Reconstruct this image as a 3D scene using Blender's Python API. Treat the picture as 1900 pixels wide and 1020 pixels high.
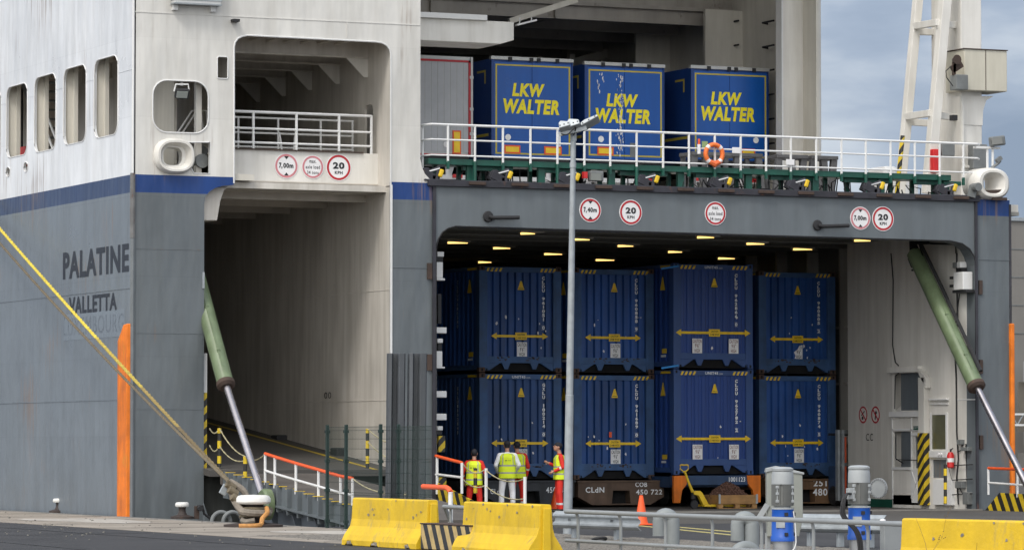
import bpy, bmesh, math, random
from mathutils import Vector, Matrix
R = math.radians
rnd = random.Random(7)
for o in list(bpy.data.objects): bpy.data.objects.remove(o)
scene = bpy.context.scene
C = scene.collection

# ---------------------------------------------------------------- camera
CA = R(24.3); FPX = 7250.0; PT = math.atan(311/7250.0)
CAM = Vector((0, 0, 1.75))
FW = Vector((math.sin(CA)*math.cos(PT), math.cos(CA)*math.cos(PT), math.sin(PT)))
RT = Vector((math.cos(CA), -math.sin(CA), 0))
UP = RT.cross(FW)
cd = bpy.data.cameras.new('camera'); cam = bpy.data.objects.new('camera', cd); C.objects.link(cam)
cd.sensor_width = 36; cd.lens = FPX/1900*36; cd.clip_start = 1; cd.clip_end = 6000
cam.matrix_world = Matrix.Translation(CAM) @ Matrix((RT, UP, -FW)).transposed().to_4x4()
scene.camera = cam

# ---------------------------------------------------------------- world, sun, exposure
SUN_EL, SUN_AZ = R(52), R(232)          # azimuth from +Y, clockwise
w = bpy.data.worlds.new('World'); scene.world = w; w.use_nodes = True
nt = w.node_tree; nt.nodes.clear()
def N(t, **k):
    n = nt.nodes.new(t)
    for a, b in k.items(): setattr(n, a, b)
    return n
sky = N('ShaderNodeTexSky', sky_type='NISHITA', sun_disc=False, sun_elevation=SUN_EL, sun_rotation=SUN_AZ)
sky.dust_density = 2.0
bg1 = N('ShaderNodeBackground'); bg1.inputs[1].default_value = 0.10
bg2 = N('ShaderNodeBackground'); bg2.inputs[1].default_value = 1.0
tc = N('ShaderNodeTexCoord'); mp = N('ShaderNodeMapping'); mp.inputs['Scale'].default_value = (1.0, 1.0, 3.0)
n1 = N('ShaderNodeTexNoise'); n1.inputs['Scale'].default_value = 14; n1.inputs['Detail'].default_value = 6; n1.inputs['Roughness'].default_value = .5
n2 = N('ShaderNodeTexNoise'); n2.inputs['Scale'].default_value = 4; n2.inputs['Detail'].default_value = 3
cr = N('ShaderNodeValToRGB'); e = cr.color_ramp.elements
e[0].position = .41; e[0].color = (.19, .245, .345, 1); e[1].position = .60; e[1].color = (.52, .56, .62, 1)
m1 = e.new if False else None
cr.color_ramp.elements.new(.5).color = (.29, .345, .445, 1)
mx = N('ShaderNodeMixShader'); mx.inputs[0].default_value = .9
out = N('ShaderNodeOutputWorld'); L = nt.links.new
L(tc.outputs['Generated'], mp.inputs[0]); L(mp.outputs[0], n1.inputs['Vector']); L(mp.outputs[0], n2.inputs['Vector'])
ma = N('ShaderNodeMath', operation='ADD'); mb_ = N('ShaderNodeMath', operation='MULTIPLY'); mb_.inputs[1].default_value = .5
L(n1.outputs['Fac'], ma.inputs[0]); L(n2.outputs['Fac'], ma.inputs[1]); L(ma.outputs[0], mb_.inputs[0])
L(mb_.outputs[0], cr.inputs[0]); L(sky.outputs[0], bg1.inputs[0])
nv = N('ShaderNodeVectorMath', operation='DOT_PRODUCT'); nv.inputs[1].default_value = (math.sin(SUN_AZ)*.95, math.cos(SUN_AZ)*.95, .45)
L(tc.outputs['Generated'], nv.inputs[0])
mr = N('ShaderNodeMapRange'); mr.inputs[1].default_value = -.3; mr.inputs[2].default_value = 1.0; mr.inputs[3].default_value = .72; mr.inputs[4].default_value = 2.3
L(nv.outputs['Value'], mr.inputs[0]); L(mr.outputs[0], bg2.inputs[1])
zr = N('ShaderNodeMapRange'); zr.inputs[1].default_value = .1; zr.inputs[2].default_value = .6
sxy = N('ShaderNodeSeparateXYZ'); L(tc.outputs['Generated'], nv.inputs[0]); L(nv.outputs['Value'], zr.inputs[0])
wc = N('ShaderNodeMix', data_type='RGBA'); wc.inputs[7].default_value = (.53, .53, .525, 1); L(zr.outputs[0], wc.inputs[0]); L(cr.outputs[0], wc.inputs[6]); L(wc.outputs[2], bg2.inputs[0])
L(bg1.outputs[0], mx.inputs[1]); L(bg2.outputs[0], mx.inputs[2]); L(mx.outputs[0], out.inputs[0])
sd = bpy.data.lights.new('sun', 'SUN'); so = bpy.data.objects.new('sun', sd); C.objects.link(so)
sd.energy = 1.0; sd.angle = R(14); sd.color = (1, .95, .89)
so.location = (0, 0, 60)
sv = Vector((math.sin(SUN_AZ)*math.cos(SUN_EL), math.cos(SUN_AZ)*math.cos(SUN_EL), math.sin(SUN_EL)))
so.rotation_euler = sv.to_track_quat('Z', 'Y').to_euler()
vs = scene.view_settings; vs.view_transform = 'Standard'; vs.look = 'None'; vs.gamma = 1; vs.exposure = 0.85

# ---------------------------------------------------------------- measuring (photo point -> point on a real plane)
YS = 88.1                                # stern plane
def ray(px, py): return FW + RT*((px-950)/FPX) + UP*((510-py)/FPX)
def P(px, py, Y=YS): d = ray(px, py); return CAM + d*(Y/d.y)
def PX(px, py, X): d = ray(px, py); return CAM + d*(X/d.x)
def PZ(px, py, z=0.0): d = ray(px, py); return CAM + d*((z-CAM.z)/d.z)
def PT_(px, py, t): return CAM + ray(px, py)*t
def S(px, py): p = P(px, py); return (p.x, p.z)

# ---------------------------------------------------------------- mesh helpers
WM = {}
SPLIT = set('web_frame tunnel_beam beam_knee pillar ceiling_girder hinge_plate gantry_leg banded_post wall_bumper ceiling_pipe ceiling_beam hull_frame junction_box edge_cleat ladder_rung mast_brace electric_cabinet chain_post railing_foot door_cleat cleat_pin jamb_stripe corner_casting hydraulic_hose yellow_mark chord inspection_hole lug bolt cap_post wheel_chock roof_clamp hinge weld_seam fork block clamp wall_cable stair_rail threshold door_brace binding warning_decal broken_edge side_decal paint_scrape torn_film leg_brace bumper height_label top_beam deck_beam box_girder handle_post stay lattice_bar mast_rail post lift_chain overhead_guard end_rim red_trim rust_patch cable'.split())
class MB:
    def __init__(s): s.v = []; s.f = []; s.m = []; s.cur = 0
    def add(s, vs, fs):
        b = len(s.v); s.v += [Vector(v) for v in vs]
        for f in fs: s.f.append([b+i for i in f]); s.m.append(s.cur)
        return s
    def mat(s, i): s.cur = i; return s
    def box(s, x0, x1, y0, y1, z0, z1):
        return s.add([(x0,y0,z0),(x1,y0,z0),(x1,y1,z0),(x0,y1,z0),(x0,y0,z1),(x1,y0,z1),(x1,y1,z1),(x0,y1,z1)],
            [(0,3,2,1),(4,5,6,7),(0,1,5,4),(1,2,6,5),(2,3,7,6),(3,0,4,7)])
    def obox(s, c, size, rot=None):      # centred box with a rotation
        c = Vector(c); a, b, d = [q/2 for q in size]
        vs = [Vector((x,y,z)) for z in (-d,d) for x,y in ((-a,-b),(a,-b),(a,b),(-a,b))]
        if rot is not None: vs = [rot @ v for v in vs]
        return s.add([c+v for v in vs], [(0,3,2,1),(4,5,6,7),(0,1,5,4),(1,2,6,5),(2,3,7,6),(3,0,4,7)])
    def bar(s, a, b, wx, wz=None, up=(0,0,1)):   # rectangular bar between two points
        a, b = Vector(a), Vector(b); d = b-a; ln = d.length; d.normalize(); wz = wz or wx
        u = Vector(up)
        if abs(d.dot(u)) > .98: u = Vector((0,1,0))
        x = d.cross(u).normalized(); z = x.cross(d)
        return s.obox((a+b)/2, (wx, ln, wz), Matrix((x, d, z)).transposed())
    def tube(s, pts, r, n=8, cap=True):
        pts = [Vector(p) for p in pts]; k = len(pts)
        rr = r if isinstance(r, (list, tuple)) else [r]*k
        vs = []; ref = None
        for i, p in enumerate(pts):
            d = (pts[min(i+1,k-1)]-pts[max(i-1,0)])
            if d.length < 1e-9: d = Vector((0,0,1))
            d.normalize()
            if ref is None or abs(ref.dot(d)) > .95:
                ref = Vector((0,0,1)) if abs(d.z) < .9 else Vector((0,1,0))
            x = d.cross(ref).normalized(); y = d.cross(x); ref = -y if False else ref
            for j in range(n):
                a = 2*math.pi*j/n; vs.append(p + (x*math.cos(a)+y*math.sin(a))*rr[i])
        fs = [(i*n+j, i*n+(j+1)%n, (i+1)*n+(j+1)%n, (i+1)*n+j) for i in range(k-1) for j in range(n)]
        if cap: fs += [tuple(range(n-1,-1,-1)), tuple(range((k-1)*n, k*n))]
        return s.add(vs, fs)
    def lathe(s, prof, c=(0,0,0), n=24, M=None, a0=0):    # prof [(r,z)]
        c = Vector(c); vs = []
        for r, z in prof:
            for j in range(n):
                a = 2*math.pi*j/n+a0; v = Vector((r*math.cos(a), r*math.sin(a), z))
                vs.append(c + (M @ v if M is not None else v))
        k = len(prof)
        fs = [(i*n+j, i*n+(j+1)%n, (i+1)*n+(j+1)%n, (i+1)*n+j) for i in range(k-1) for j in range(n)]
        fs += [tuple(range(n-1,-1,-1)), tuple(range((k-1)*n, k*n))]
        return s.add(vs, fs)
    def prism(s, pts, d):                # polygon (3D points) extruded by vector d
        d = Vector(d); n = len(pts); pts = [Vector(p) for p in pts]
        return s.add(pts+[p+d for p in pts], [tuple(range(n-1,-1,-1)), tuple(range(n,2*n))]+[(i,(i+1)%n,n+(i+1)%n,n+i) for i in range(n)])
    def plate(s, outer, holes, fn, d):   # 2D loops with holes -> solid plate of thickness d
        bm = bmesh.new(); d = Vector(d); es = []
        loops = [outer]+list(holes)
        for lp in loops:
            vv = [bm.verts.new((p[0], p[1], 0)) for p in lp]
            for i in range(len(vv)): es.append(bm.edges.new((vv[i], vv[(i+1)%len(vv)])))
        bmesh.ops.triangle_fill(bm, use_beauty=True, use_dissolve=False, edges=es, normal=(0,0,1))
        bm.verts.index_update()
        v2 = [Vector(fn(v.co.x, v.co.y)) for v in bm.verts]; n = len(v2)
        fs = [[v.index for v in f.verts] for f in bm.faces]
        s.add(v2+[v+d for v in v2], fs+[[n+i for i in reversed(f)] for f in fs])
        b = 0; side = []
        for lp in loops:
            k = len(lp)
            side += [(b+i, b+(i+1)%k, n+b+(i+1)%k, n+b+i) for i in range(k)]; b += k
        base = len(s.v)-2*n
        for f in side: s.f.append([base+i for i in f]); s.m.append(s.cur)
        bm.free(); return s
    def pieces(s):                       # loose islands, in order
        n = len(s.v); p = list(range(n))
        def f(a):
            while p[a] != a: p[a] = p[p[a]]; a = p[a]
            return a
        for q in s.f:
            r = f(q[0])
            for i in q[1:]: p[f(i)] = r
        out = {}
        for q, m in zip(s.f, s.m): out.setdefault(f(q[0]), []).append((q, m))
        res = []
        for fs in out.values():
            mb = MB(); idx = {}
            for q, m in fs:
                for i in q:
                    if i not in idx: idx[i] = len(mb.v); mb.v.append(s.v[i])
                mb.f.append([idx[i] for i in q]); mb.m.append(m)
            res.append(mb)
        return res
    def build(s, name, mat, parent=None, smooth=False, bevel=0, fixn=True):
        if name in SPLIT:
            ps = s.pieces()
            if 1 < len(ps) <= 100:
                r = [q.build1(name, mat, parent, smooth, bevel, fixn) for q in ps]
                return r[0]
        return s.build1(name, mat, parent, smooth, bevel, fixn)
    def build1(s, name, mat, parent=None, smooth=False, bevel=0, fixn=True):
        me = bpy.data.meshes.new(name)
        inv = WM[parent.name].inverted() if parent is not None and parent.name in WM else Matrix()
        me.from_pydata([inv @ v for v in s.v], [], s.f)
        mats = mat if isinstance(mat, (list, tuple)) else [mat]
        for m in mats: me.materials.append(m)
        if len(mats) > 1:
            for p, i in zip(me.polygons, s.m): p.material_index = i
        if fixn:
            bm = bmesh.new(); bm.from_mesh(me); bmesh.ops.recalc_face_normals(bm, faces=bm.faces); bm.to_mesh(me); bm.free()
        if smooth:
            for p in me.polygons: p.use_smooth = True
            try: me.set_sharp_from_angle(angle=R(38))
            except Exception: pass
        o = bpy.data.objects.new(name, me); C.objects.link(o)
        if parent is not None:
            o.parent = parent; WM[o.name] = WM.get(parent.name, Matrix())
        else: WM[o.name] = Matrix()
        if bevel:
            b = o.modifiers.new('bevel', 'BEVEL'); b.width = bevel; b.segments = 2; b.limit_method = 'ANGLE'; b.angle_limit = R(40)
        return o
def thing(name, label, cat, loc=(0,0,0), rz=0, group=None, kind=None):
    o = bpy.data.objects.new(name, None); C.objects.link(o); o.empty_display_size = .3
    o.location = loc; o.rotation_euler = (0,0,rz)
    o['label'] = label; o['category'] = cat
    if group: o['group'] = group
    WM[o.name] = Matrix.Translation(Vector(loc)) @ Matrix.Rotation(rz, 4, 'Z')
    return o
def tag(o, label, cat, group=None):
    o['label'] = label; o['category'] = cat
    if group: o['group'] = group
    return o
def setk(o, kind='structure'): o['kind'] = kind; return o
def dup(root, loc, rz=0, label=None):
    def cp(o, par):
        c = o.copy(); C.objects.link(c)
        if par is not None: c.parent = par
        for ch in list(o.children): cp(ch, c)
        return c
    r = cp(root, None); r.location = loc; r.rotation_euler = (0,0,rz)
    WM[r.name] = Matrix.Translation(Vector(loc)) @ Matrix.Rotation(rz, 4, 'Z')
    for ch in r.children_recursive: WM[ch.name] = WM[r.name]
    if label: r['label'] = label
    return r
def arc(cx, cy, r, a0, a1, n=8): return [(cx+r*math.cos(R(a0+(a1-a0)*i/n)), cy+r*math.sin(R(a0+(a1-a0)*i/n))) for i in range(n+1)]
def rrect(x0, y0, x1, y1, rx, ry=None, n=6):
    ry = ry or rx; o = []
    for cx, cy, a in ((x1-rx,y0+ry,-90),(x1-rx,y1-ry,0),(x0+rx,y1-ry,90),(x0+rx,y0+ry,180)):
        for i in range(n+1):
            t = R(a+90*i/n); o.append((cx+rx*math.cos(t), cy+ry*math.sin(t)))
    return o
_tc = {}
def text_geo(s, bold=0.0, shear=0.0):
    k = (s, bold, shear)
    if k in _tc: return _tc[k]
    cu = bpy.data.curves.new('t', 'FONT'); cu.body = s; cu.offset = bold; cu.shear = shear; cu.resolution_u = 3; cu.space_character = 1.12
    ob = bpy.data.objects.new('t', cu); C.objects.link(ob)
    bpy.context.view_layer.update()
    me = bpy.data.meshes.new_from_object(ob.evaluated_get(bpy.context.evaluated_depsgraph_get()))
    vs = [v.co.copy() for v in me.vertices]; fs = [tuple(p.vertices) for p in me.polygons]
    bpy.data.objects.remove(ob); bpy.data.curves.remove(cu); bpy.data.meshes.remove(me)
    x0 = min(v.x for v in vs); x1 = max(v.x for v in vs); y0 = min(v.y for v in vs); y1 = max(v.y for v in vs)
    vs = [((v.x-x0)/(x1-x0), (v.y-y0)/(y1-y0)) for v in vs]
    _tc[k] = (vs, fs); return _tc[k]
def put_text(mb, s, o, u, v, bold=0.0, shear=0.0):   # o = lower left corner, u and v = full width and height vectors
    o, u, v = Vector(o), Vector(u), Vector(v)
    vs, fs = text_geo(s, bold, shear)
    return mb.add([o+u*a+v*b for a, b in vs], fs)

# ---------------------------------------------------------------- materials
def mk(name):
    m = bpy.data.materials.new(name); m.use_nodes = True
    nt = m.node_tree; b = nt.nodes['Principled BSDF']
    return m, nt, b
def ramp(nt, src, stops, interp='LINEAR'):
    c = nt.nodes.new('ShaderNodeValToRGB'); c.color_ramp.interpolation = interp; el = c.color_ramp.elements
    while len(el) > 1: el.remove(el[-1])
    el[0].position = stops[0][0]; el[0].color = (*stops[0][1], 1)
    for p, q in stops[1:]: el.new(p).color = (*q, 1)
    nt.links.new(src, c.inputs[0]); return c.outputs[0]
def noise(nt, vec, scale, detail=4, rough=.55, sc=(1,1,1)):
    mp = nt.nodes.new('ShaderNodeMapping'); mp.inputs['Scale'].default_value = sc; nt.links.new(vec, mp.inputs[0])
    n = nt.nodes.new('ShaderNodeTexNoise'); n.inputs['Scale'].default_value = scale; n.inputs['Detail'].default_value = detail
    n.inputs['Roughness'].default_value = rough; nt.links.new(mp.outputs[0], n.inputs['Vector']); return n.outputs['Fac']
def mixc(nt, fac, a, b, mode='MIX'):
    m = nt.nodes.new('ShaderNodeMix'); m.data_type = 'RGBA'; m.blend_type = mode
    for i, x in ((0, fac), (6, a), (7, b)):
        if isinstance(x, (int, float)): m.inputs[i].default_value = x
        elif isinstance(x, tuple): m.inputs[i].default_value = (*x, 1)
        else: nt.links.new(x, m.inputs[i])
    return m.outputs[2]
def coords(nt, kind='Object'): return nt.nodes.new('ShaderNodeTexCoord').outputs[kind]
def mat(name, col, rough=.5, var=.12, scale=1.5, streak=0.0, dirt=None, dirt_amt=.0, dirt_scale=3.0, bump=0.0, bump_scale=6, metal=0.0, bands=None, wobble=0.0, spec=.5, sstr=(1.6,1.6,.16), speck=None, speck_amt=0.0, runs=0.0, plates=0.0, ovar=0.0):
    m, nt, b = mk(name); vec0 = coords(nt); base = col
    oi = nt.nodes.new('ShaderNodeObjectInfo'); va = nt.nodes.new('ShaderNodeVectorMath'); va.operation = 'ADD'
    cm = nt.nodes.new('ShaderNodeVectorMath'); cm.operation = 'SCALE'; cm.inputs[0].default_value = (37, 23, 11)
    nt.links.new(oi.outputs['Random'], cm.inputs['Scale']); nt.links.new(vec0, va.inputs[0]); nt.links.new(cm.outputs[0], va.inputs[1]); vec = va.outputs[0]
    if bands:                             # bands: [(z, colour), ...] colour above z
        sx = nt.nodes.new('ShaderNodeSeparateXYZ'); nt.links.new(vec0, sx.inputs[0])
        base = col
        for z, cc in bands:
            g = nt.nodes.new('ShaderNodeMath'); g.operation = 'GREATER_THAN'; g.inputs[1].default_value = z
            nt.links.new(sx.outputs[2], g.inputs[0]); base = mixc(nt, g.outputs[0], base, cc)
    f = noise(nt, vec, scale, 5)
    base = mixc(nt, 1.0, base, ramp(nt, f, [(.3, (1-var,)*3), (.7, (1+var*.4,)*3)]), 'MULTIPLY')
    if streak:
        s = noise(nt, vec, 2.2, 5, .6, sstr)
        base = mixc(nt, 1.0, base, ramp(nt, s, [(.35, (1-streak,1-streak*1.05,1-streak*1.15)), (.62, (1,1,1))]), 'MULTIPLY')
    if dirt and dirt_amt:
        d = noise(nt, vec, dirt_scale, 8, .7, (1,1,.45))
        th = .74-.42*dirt_amt
        base = mixc(nt, ramp(nt, d, [(th, (0,0,0)), (th+.14, (.9,.9,.9))]), base, dirt)
    if speck and speck_amt:
        d = noise(nt, vec, 9, 6, .75)
        base = mixc(nt, ramp(nt, d, [(.72-speck_amt, (0,0,0)), (.74-speck_amt, (1,1,1))]), base, speck)
    if ovar:
        base = mixc(nt, 1.0, base, ramp(nt, oi.outputs['Random'], [(0, (1-ovar,1-ovar*.8,1-ovar*.9)), (1, (1.05,1.02,1.0))]), 'MULTIPLY')
    if plates:                            # shell plates differ a little in shade from repainting
        vo = nt.nodes.new('ShaderNodeTexBrick'); mp3 = nt.nodes.new('ShaderNodeMapping'); mp3.inputs['Rotation'].default_value = (R(90), 0, 0)
        cx3 = nt.nodes.new('ShaderNodeSeparateXYZ'); nt.links.new(vec0, cx3.inputs[0]); ad = nt.nodes.new('ShaderNodeMath'); ad.operation = 'ADD'
        nt.links.new(cx3.outputs[0], ad.inputs[0]); nt.links.new(cx3.outputs[1], ad.inputs[1]); cb = nt.nodes.new('ShaderNodeCombineXYZ')
        nt.links.new(ad.outputs[0], cb.inputs[0]); nt.links.new(cx3.outputs[2], cb.inputs[1]); nt.links.new(cb.outputs[0], vo.inputs['Vector'])
        vo.inputs['Scale'].default_value = 1; vo.inputs['Brick Width'].default_value = 5.3; vo.inputs['Row Height'].default_value = 1.9; vo.inputs['Mortar Size'].default_value = .012
        vo.inputs['Color1'].default_value = (1,1,1,1); vo.inputs['Color2'].default_value = (1-plates,)*3+(1,); vo.inputs['Mortar'].default_value = (1-plates*1.6,)*3+(1,)
        base = mixc(nt, 1.0, base, vo.outputs['Color'], 'MULTIPLY')
    if runs:                              # thin rust runs and scrapes
        d = noise(nt, vec, 1.0, 7, .62, (9,9,.28)); d2 = noise(nt, vec, .35, 3)
        mu = nt.nodes.new('ShaderNodeMath'); mu.operation = 'MULTIPLY'; nt.links.new(d, mu.inputs[0]); nt.links.new(d2, mu.inputs[1])
        base = mixc(nt, ramp(nt, mu.outputs[0], [(.37-.05*runs, (0,0,0)), (.45-.05*runs, (.55,.55,.55))]), base, (.20,.13,.085))
    if isinstance(base, tuple): b.inputs['Base Color'].default_value = (*base, 1)
    else: nt.links.new(base, b.inputs['Base Color'])
    rr = ramp(nt, f, [(.3, (max(0,rough-.08),)*3), (.7, (min(1,rough+.1),)*3)]); nt.links.new(rr, b.inputs['Roughness'])
    b.inputs['Metallic'].default_value = metal; b.inputs['Specular IOR Level'].default_value = spec
    h = None
    if bump:
        bp = nt.nodes.new('ShaderNodeBump'); bp.inputs['Strength'].default_value = bump; bp.inputs['Distance'].default_value = .02
        nt.links.new(noise(nt, vec, bump_scale, 6, .6), bp.inputs['Height']); h = bp
    if wobble:                            # plate buckling between frames
        bp = nt.nodes.new('ShaderNodeBump'); bp.inputs['Strength'].default_value = wobble; bp.inputs['Distance'].default_value = .15
        nt.links.new(noise(nt, vec, 1.5, 2, .45, (1.4,1.4,.45)), bp.inputs['Height'])
        if h: nt.links.new(h.outputs[0], bp.inputs['Normal'])
        h = bp
    if h: nt.links.new(h.outputs[0], b.inputs['Normal'])
    return m
def stripes_mat(name, c1, c2, period, ang=(1,0,1), duty=.5, dirt=.2, rough=.5):
    m, nt, b = mk(name); vec = coords(nt)
    d = nt.nodes.new('ShaderNodeVectorMath'); d.operation = 'DOT_PRODUCT'; d.inputs[1].default_value = tuple(a/period for a in ang)
    nt.links.new(vec, d.inputs[0])
    fr = nt.nodes.new('ShaderNodeMath'); fr.operation = 'FRACT'; nt.links.new(d.outputs['Value'], fr.inputs[0])
    g = nt.nodes.new('ShaderNodeMath'); g.operation = 'GREATER_THAN'; g.inputs[1].default_value = duty; nt.links.new(fr.outputs[0], g.inputs[0])
    base = mixc(nt, g.outputs[0], c1, c2)
    f = noise(nt, vec, 6, 6, .65)
    base = mixc(nt, 1.0, base, ramp(nt, f, [(.35, (1-dirt,)*3), (.6, (1,1,1))]), 'MULTIPLY')
    nt.links.new(base, b.inputs['Base Color']); b.inputs['Roughness'].default_value = rough
    return m
def emit(name, col, s):
    m, nt, b = mk(name); b.inputs['Base Color'].default_value = (*col, 1); b.inputs['Emission Color'].default_value = (*col, 1)
    b.inputs['Emission Strength'].default_value = s; return m
WHT = (.69, .675, .635); GRY = (.125, .143, .155); BLU = (.005, .042, .19)
M = {}
M['stern'] = mat('stern_paint', GRY, .42, .14, .5, .13, runs=1.0, plates=.045, bands=[(7.69, BLU), (8.115, WHT)], wobble=.3, bump=.05, speck=(.35,.2,.1), speck_amt=-.03)
M['side'] = mat('side_paint_lit', (.165,.19,.215), .34, .14, .45, .12, runs=.7, plates=.07, bands=[(7.69, (.022,.045,.115)), (8.115, (.74,.755,.775))], wobble=.32, bump=.04)  # hull paint again; the side's lighter, bluer daylight is put into its colours
M['grey'] = mat('grey_hull_paint', GRY, .42, .12, .7, .10, wobble=.15, bump=.06)
M['white'] = mat('white_ship_paint', (.69,.67,.625), .45, .10, .7, .14, dirt=(.30,.22,.14), dirt_amt=.12, wobble=.1, bump=.05)
M['tunnel'] = mat('tunnel_wall_paint', (.62,.585,.53), .5, .14, .5, .22, dirt=(.24,.20,.15), dirt_amt=.14, wobble=.12, bump=.05)
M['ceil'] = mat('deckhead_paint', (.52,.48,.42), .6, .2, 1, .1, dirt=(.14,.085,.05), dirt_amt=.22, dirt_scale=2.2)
M['hangar'] = mat('hangar_paint', (.64,.61,.54), .55, .12, .6, .12)
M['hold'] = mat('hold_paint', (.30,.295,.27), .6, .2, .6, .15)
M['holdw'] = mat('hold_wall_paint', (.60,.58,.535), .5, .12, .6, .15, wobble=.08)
M['rail'] = mat('white_rail_paint', (.70,.70,.69), .4, .08, 3, bump=.02)
M['rust'] = mat('rusty_steel', (.07,.045,.035), .8, .4, 3, .2, dirt=(.22,.08,.03), dirt_amt=.25, bump=.3, bump_scale=20)
M['rustedge'] = mat('rusty_edge', (.035,.035,.045), .75, .4, 3, .1, dirt=(.13,.055,.03), dirt_amt=.32, dirt_scale=2.5, bump=.2)
M['dark'] = mat('black_rubber', (.018,.018,.02), .7, .3, 6, bump=.1)
M['black'] = mat('black_letters', (.015,.015,.018), .5, .2, 8)
M['green'] = mat('green_gantry_paint', (.008,.085,.058), .45, .25, 3, .2, dirt=(.02,.03,.03), dirt_amt=.15)
M['steel'] = mat('steel', (.32,.33,.34), .4, .15, 4, metal=.7, bump=.03)
M['chrome'] = mat('piston_steel', (.40,.38,.40), .25, .1, 3, metal=.9)
M['galv'] = mat('galvanised_steel', (.36,.39,.41), .5, .18, 7, .08, metal=.35, bump=.04)
M['cyl'] = mat('green_cylinder_paint', (.15,.20,.11), .38, .22, 2.5, .2, dirt=(.10,.07,.03), dirt_amt=.12, speck=(.45,.5,.4), speck_amt=-.01)
M['orange'] = mat('orange_paint', (.86,.21,.010), .55, .28, 2.5, .3, speck=(.25,.10,.05), speck_amt=-.02, dirt=(.55,.24,.02), dirt_amt=.38, dirt_scale=2.5, bump=.15)
M['redrail'] = mat('orange_rail_paint', (.78,.10,.02), .45, .12, 5)
M['yellow'] = mat('yellow_paint', (.72,.48,.02), .5, .15, 3)
M['equip'] = mat('equipment_grey', (.17,.18,.18), .5, .2, 5, .1)
M['signw'] = mat('sign_white', (.74,.73,.73), .4, .06, 6)
M['signr'] = mat('sign_red', (.42,.012,.02), .45, .15, 6)
M['signf'] = mat('sign_faded_red', (.55,.20,.22), .5, .15, 6)
M['navy'] = mat('name_letters', (.018,.022,.032), .5, .2, 3)
M['hazard'] = stripes_mat('hazard_stripes', (.02,.02,.02), (.62,.44,.02), .42, (0,-1,.6))
M['hazx'] = stripes_mat('hazard_stripes_small', (.02,.02,.02), (.62,.44,.02), .34, (-1,1,1))
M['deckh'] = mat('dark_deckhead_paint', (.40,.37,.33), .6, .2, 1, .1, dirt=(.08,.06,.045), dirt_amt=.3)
M['hazp'] = stripes_mat('banded_post', (.02,.02,.02), (.70,.50,.02), .36, (0,0,1))
M['glass'] = mat('olive_glass', (.10,.10,.055), .15, .2, 2)
M['lampon'] = emit('lit_tube', (1.0, .66, .20), 1.05)
M['white2'] = mat('white_plain', (.66,.66,.65), .5, .05, 6)
M['red'] = mat('red_paint', (.55,.02,.02), .4, .1, 5)
# ---------------------------------------------------------------- water and ground
WATER = mat('harbour_water', (.02,.035,.035), .12, .2, .3, bump=.5, bump_scale=1.2)
M['asph'] = mat('asphalt', (.052,.052,.055), .85, .3, .7, bump=.35, bump_scale=45, speck=(.11,.11,.11), speck_amt=.0, dirt=(.035,.035,.037), dirt_amt=.3, dirt_scale=.35, spec=.25)
M['asph2'] = mat('ramp_apron_asphalt', (.085,.080,.074), .85, .25, .5, bump=.3, bump_scale=40, dirt=(.05,.047,.045), dirt_amt=.35, dirt_scale=.5, spec=.25)
M['conc'] = mat('quay_concrete', (.30,.265,.225), .85, .28, .9, bump=.5, bump_scale=22, dirt=(.16,.135,.115), dirt_amt=.32, dirt_scale=1.1, speck=(.45,.43,.40), speck_amt=.02, spec=.2)
M['concr'] = mat('light_concrete', (.20,.19,.175), .85, .3, .8, bump=.3, bump_scale=20, dirt=(.10,.10,.09), dirt_amt=.3, spec=.2)
QX, QY = 29.72, 76.0
mb = MB().box(-4000, 4000, -600, 5000, -3.2, -3.0); setk(mb.build('harbour_water', WATER))
# quay: one L-shaped slab (land left of the ship and the land the ramps come down to)
mb = MB().plate([(-600,-80),(600,-80),(600,QY),(QX,QY),(QX,900),(-600,900)], [], lambda a,b:(a,b,-6), (0,0,5.996)); setk(mb.build('quay', M['asph']))
mb = MB().plate([(25.35,QY-30),(QX+.0,QY-30),(QX,420),(25.35,420)], [], lambda a,b:(a,b,-.5), (0,0,.504)); setk(mb.build('quay_edge_strip', M['conc']))
mb = MB().box(QX-.28, QX+.02, QY+.6, 420, -.9, .012); setk(mb.build('quay_coping', M['concr'], bevel=.03))
# joints cut across the strip
mb = MB()
for k in range(22): mb.box(25.4, QX-.3, 52+k*4.1, 52+k*4.1+.035, -.1, .0085)
setk(mb.build('quay_strip_joints', M['asph']))
# right-hand background land
mb = MB().box(58.5, 600, QY+.02, 900, -6, .0); setk(mb.build('far_quay', M['asph2']))
# link span between the two quay sides, under the ramps
mb = MB().box(36.9, 58.48, QY+.01, 87.4, -1.4, -.03); setk(mb.build('linkspan', M['asph2']))
# gravel patch by the barriers
g = MB(); nx, ny = 150, 60
gx0, gx1, gy0, gy1 = 25.9, 31.5, 54, 70
mb = MB(); vs = []
for j in range(ny+1):
    for i in range(nx+1):
        x = gx0+(gx1-gx0)*i/nx; y = gy0+(gy1-gy0)*j/ny
        ed = min(i, nx-i, j, ny-j)/6
        vs.append((x+rnd.uniform(-.02,.02), y+rnd.uniform(-.06,.06), -.01+min(1,ed)*(.035+rnd.uniform(-.012,.02))))
mb.add(vs, [(j*(nx+1)+i, j*(nx+1)+i+1, (j+1)*(nx+1)+i+1, (j+1)*(nx+1)+i) for j in range(ny) for i in range(nx)])
setk(mb.build('gravel_strip', mat('gravel', (.20,.185,.165), .9, .5, 14, bump=.9, bump_scale=60, spec=.2)), 'stuff')
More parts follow.
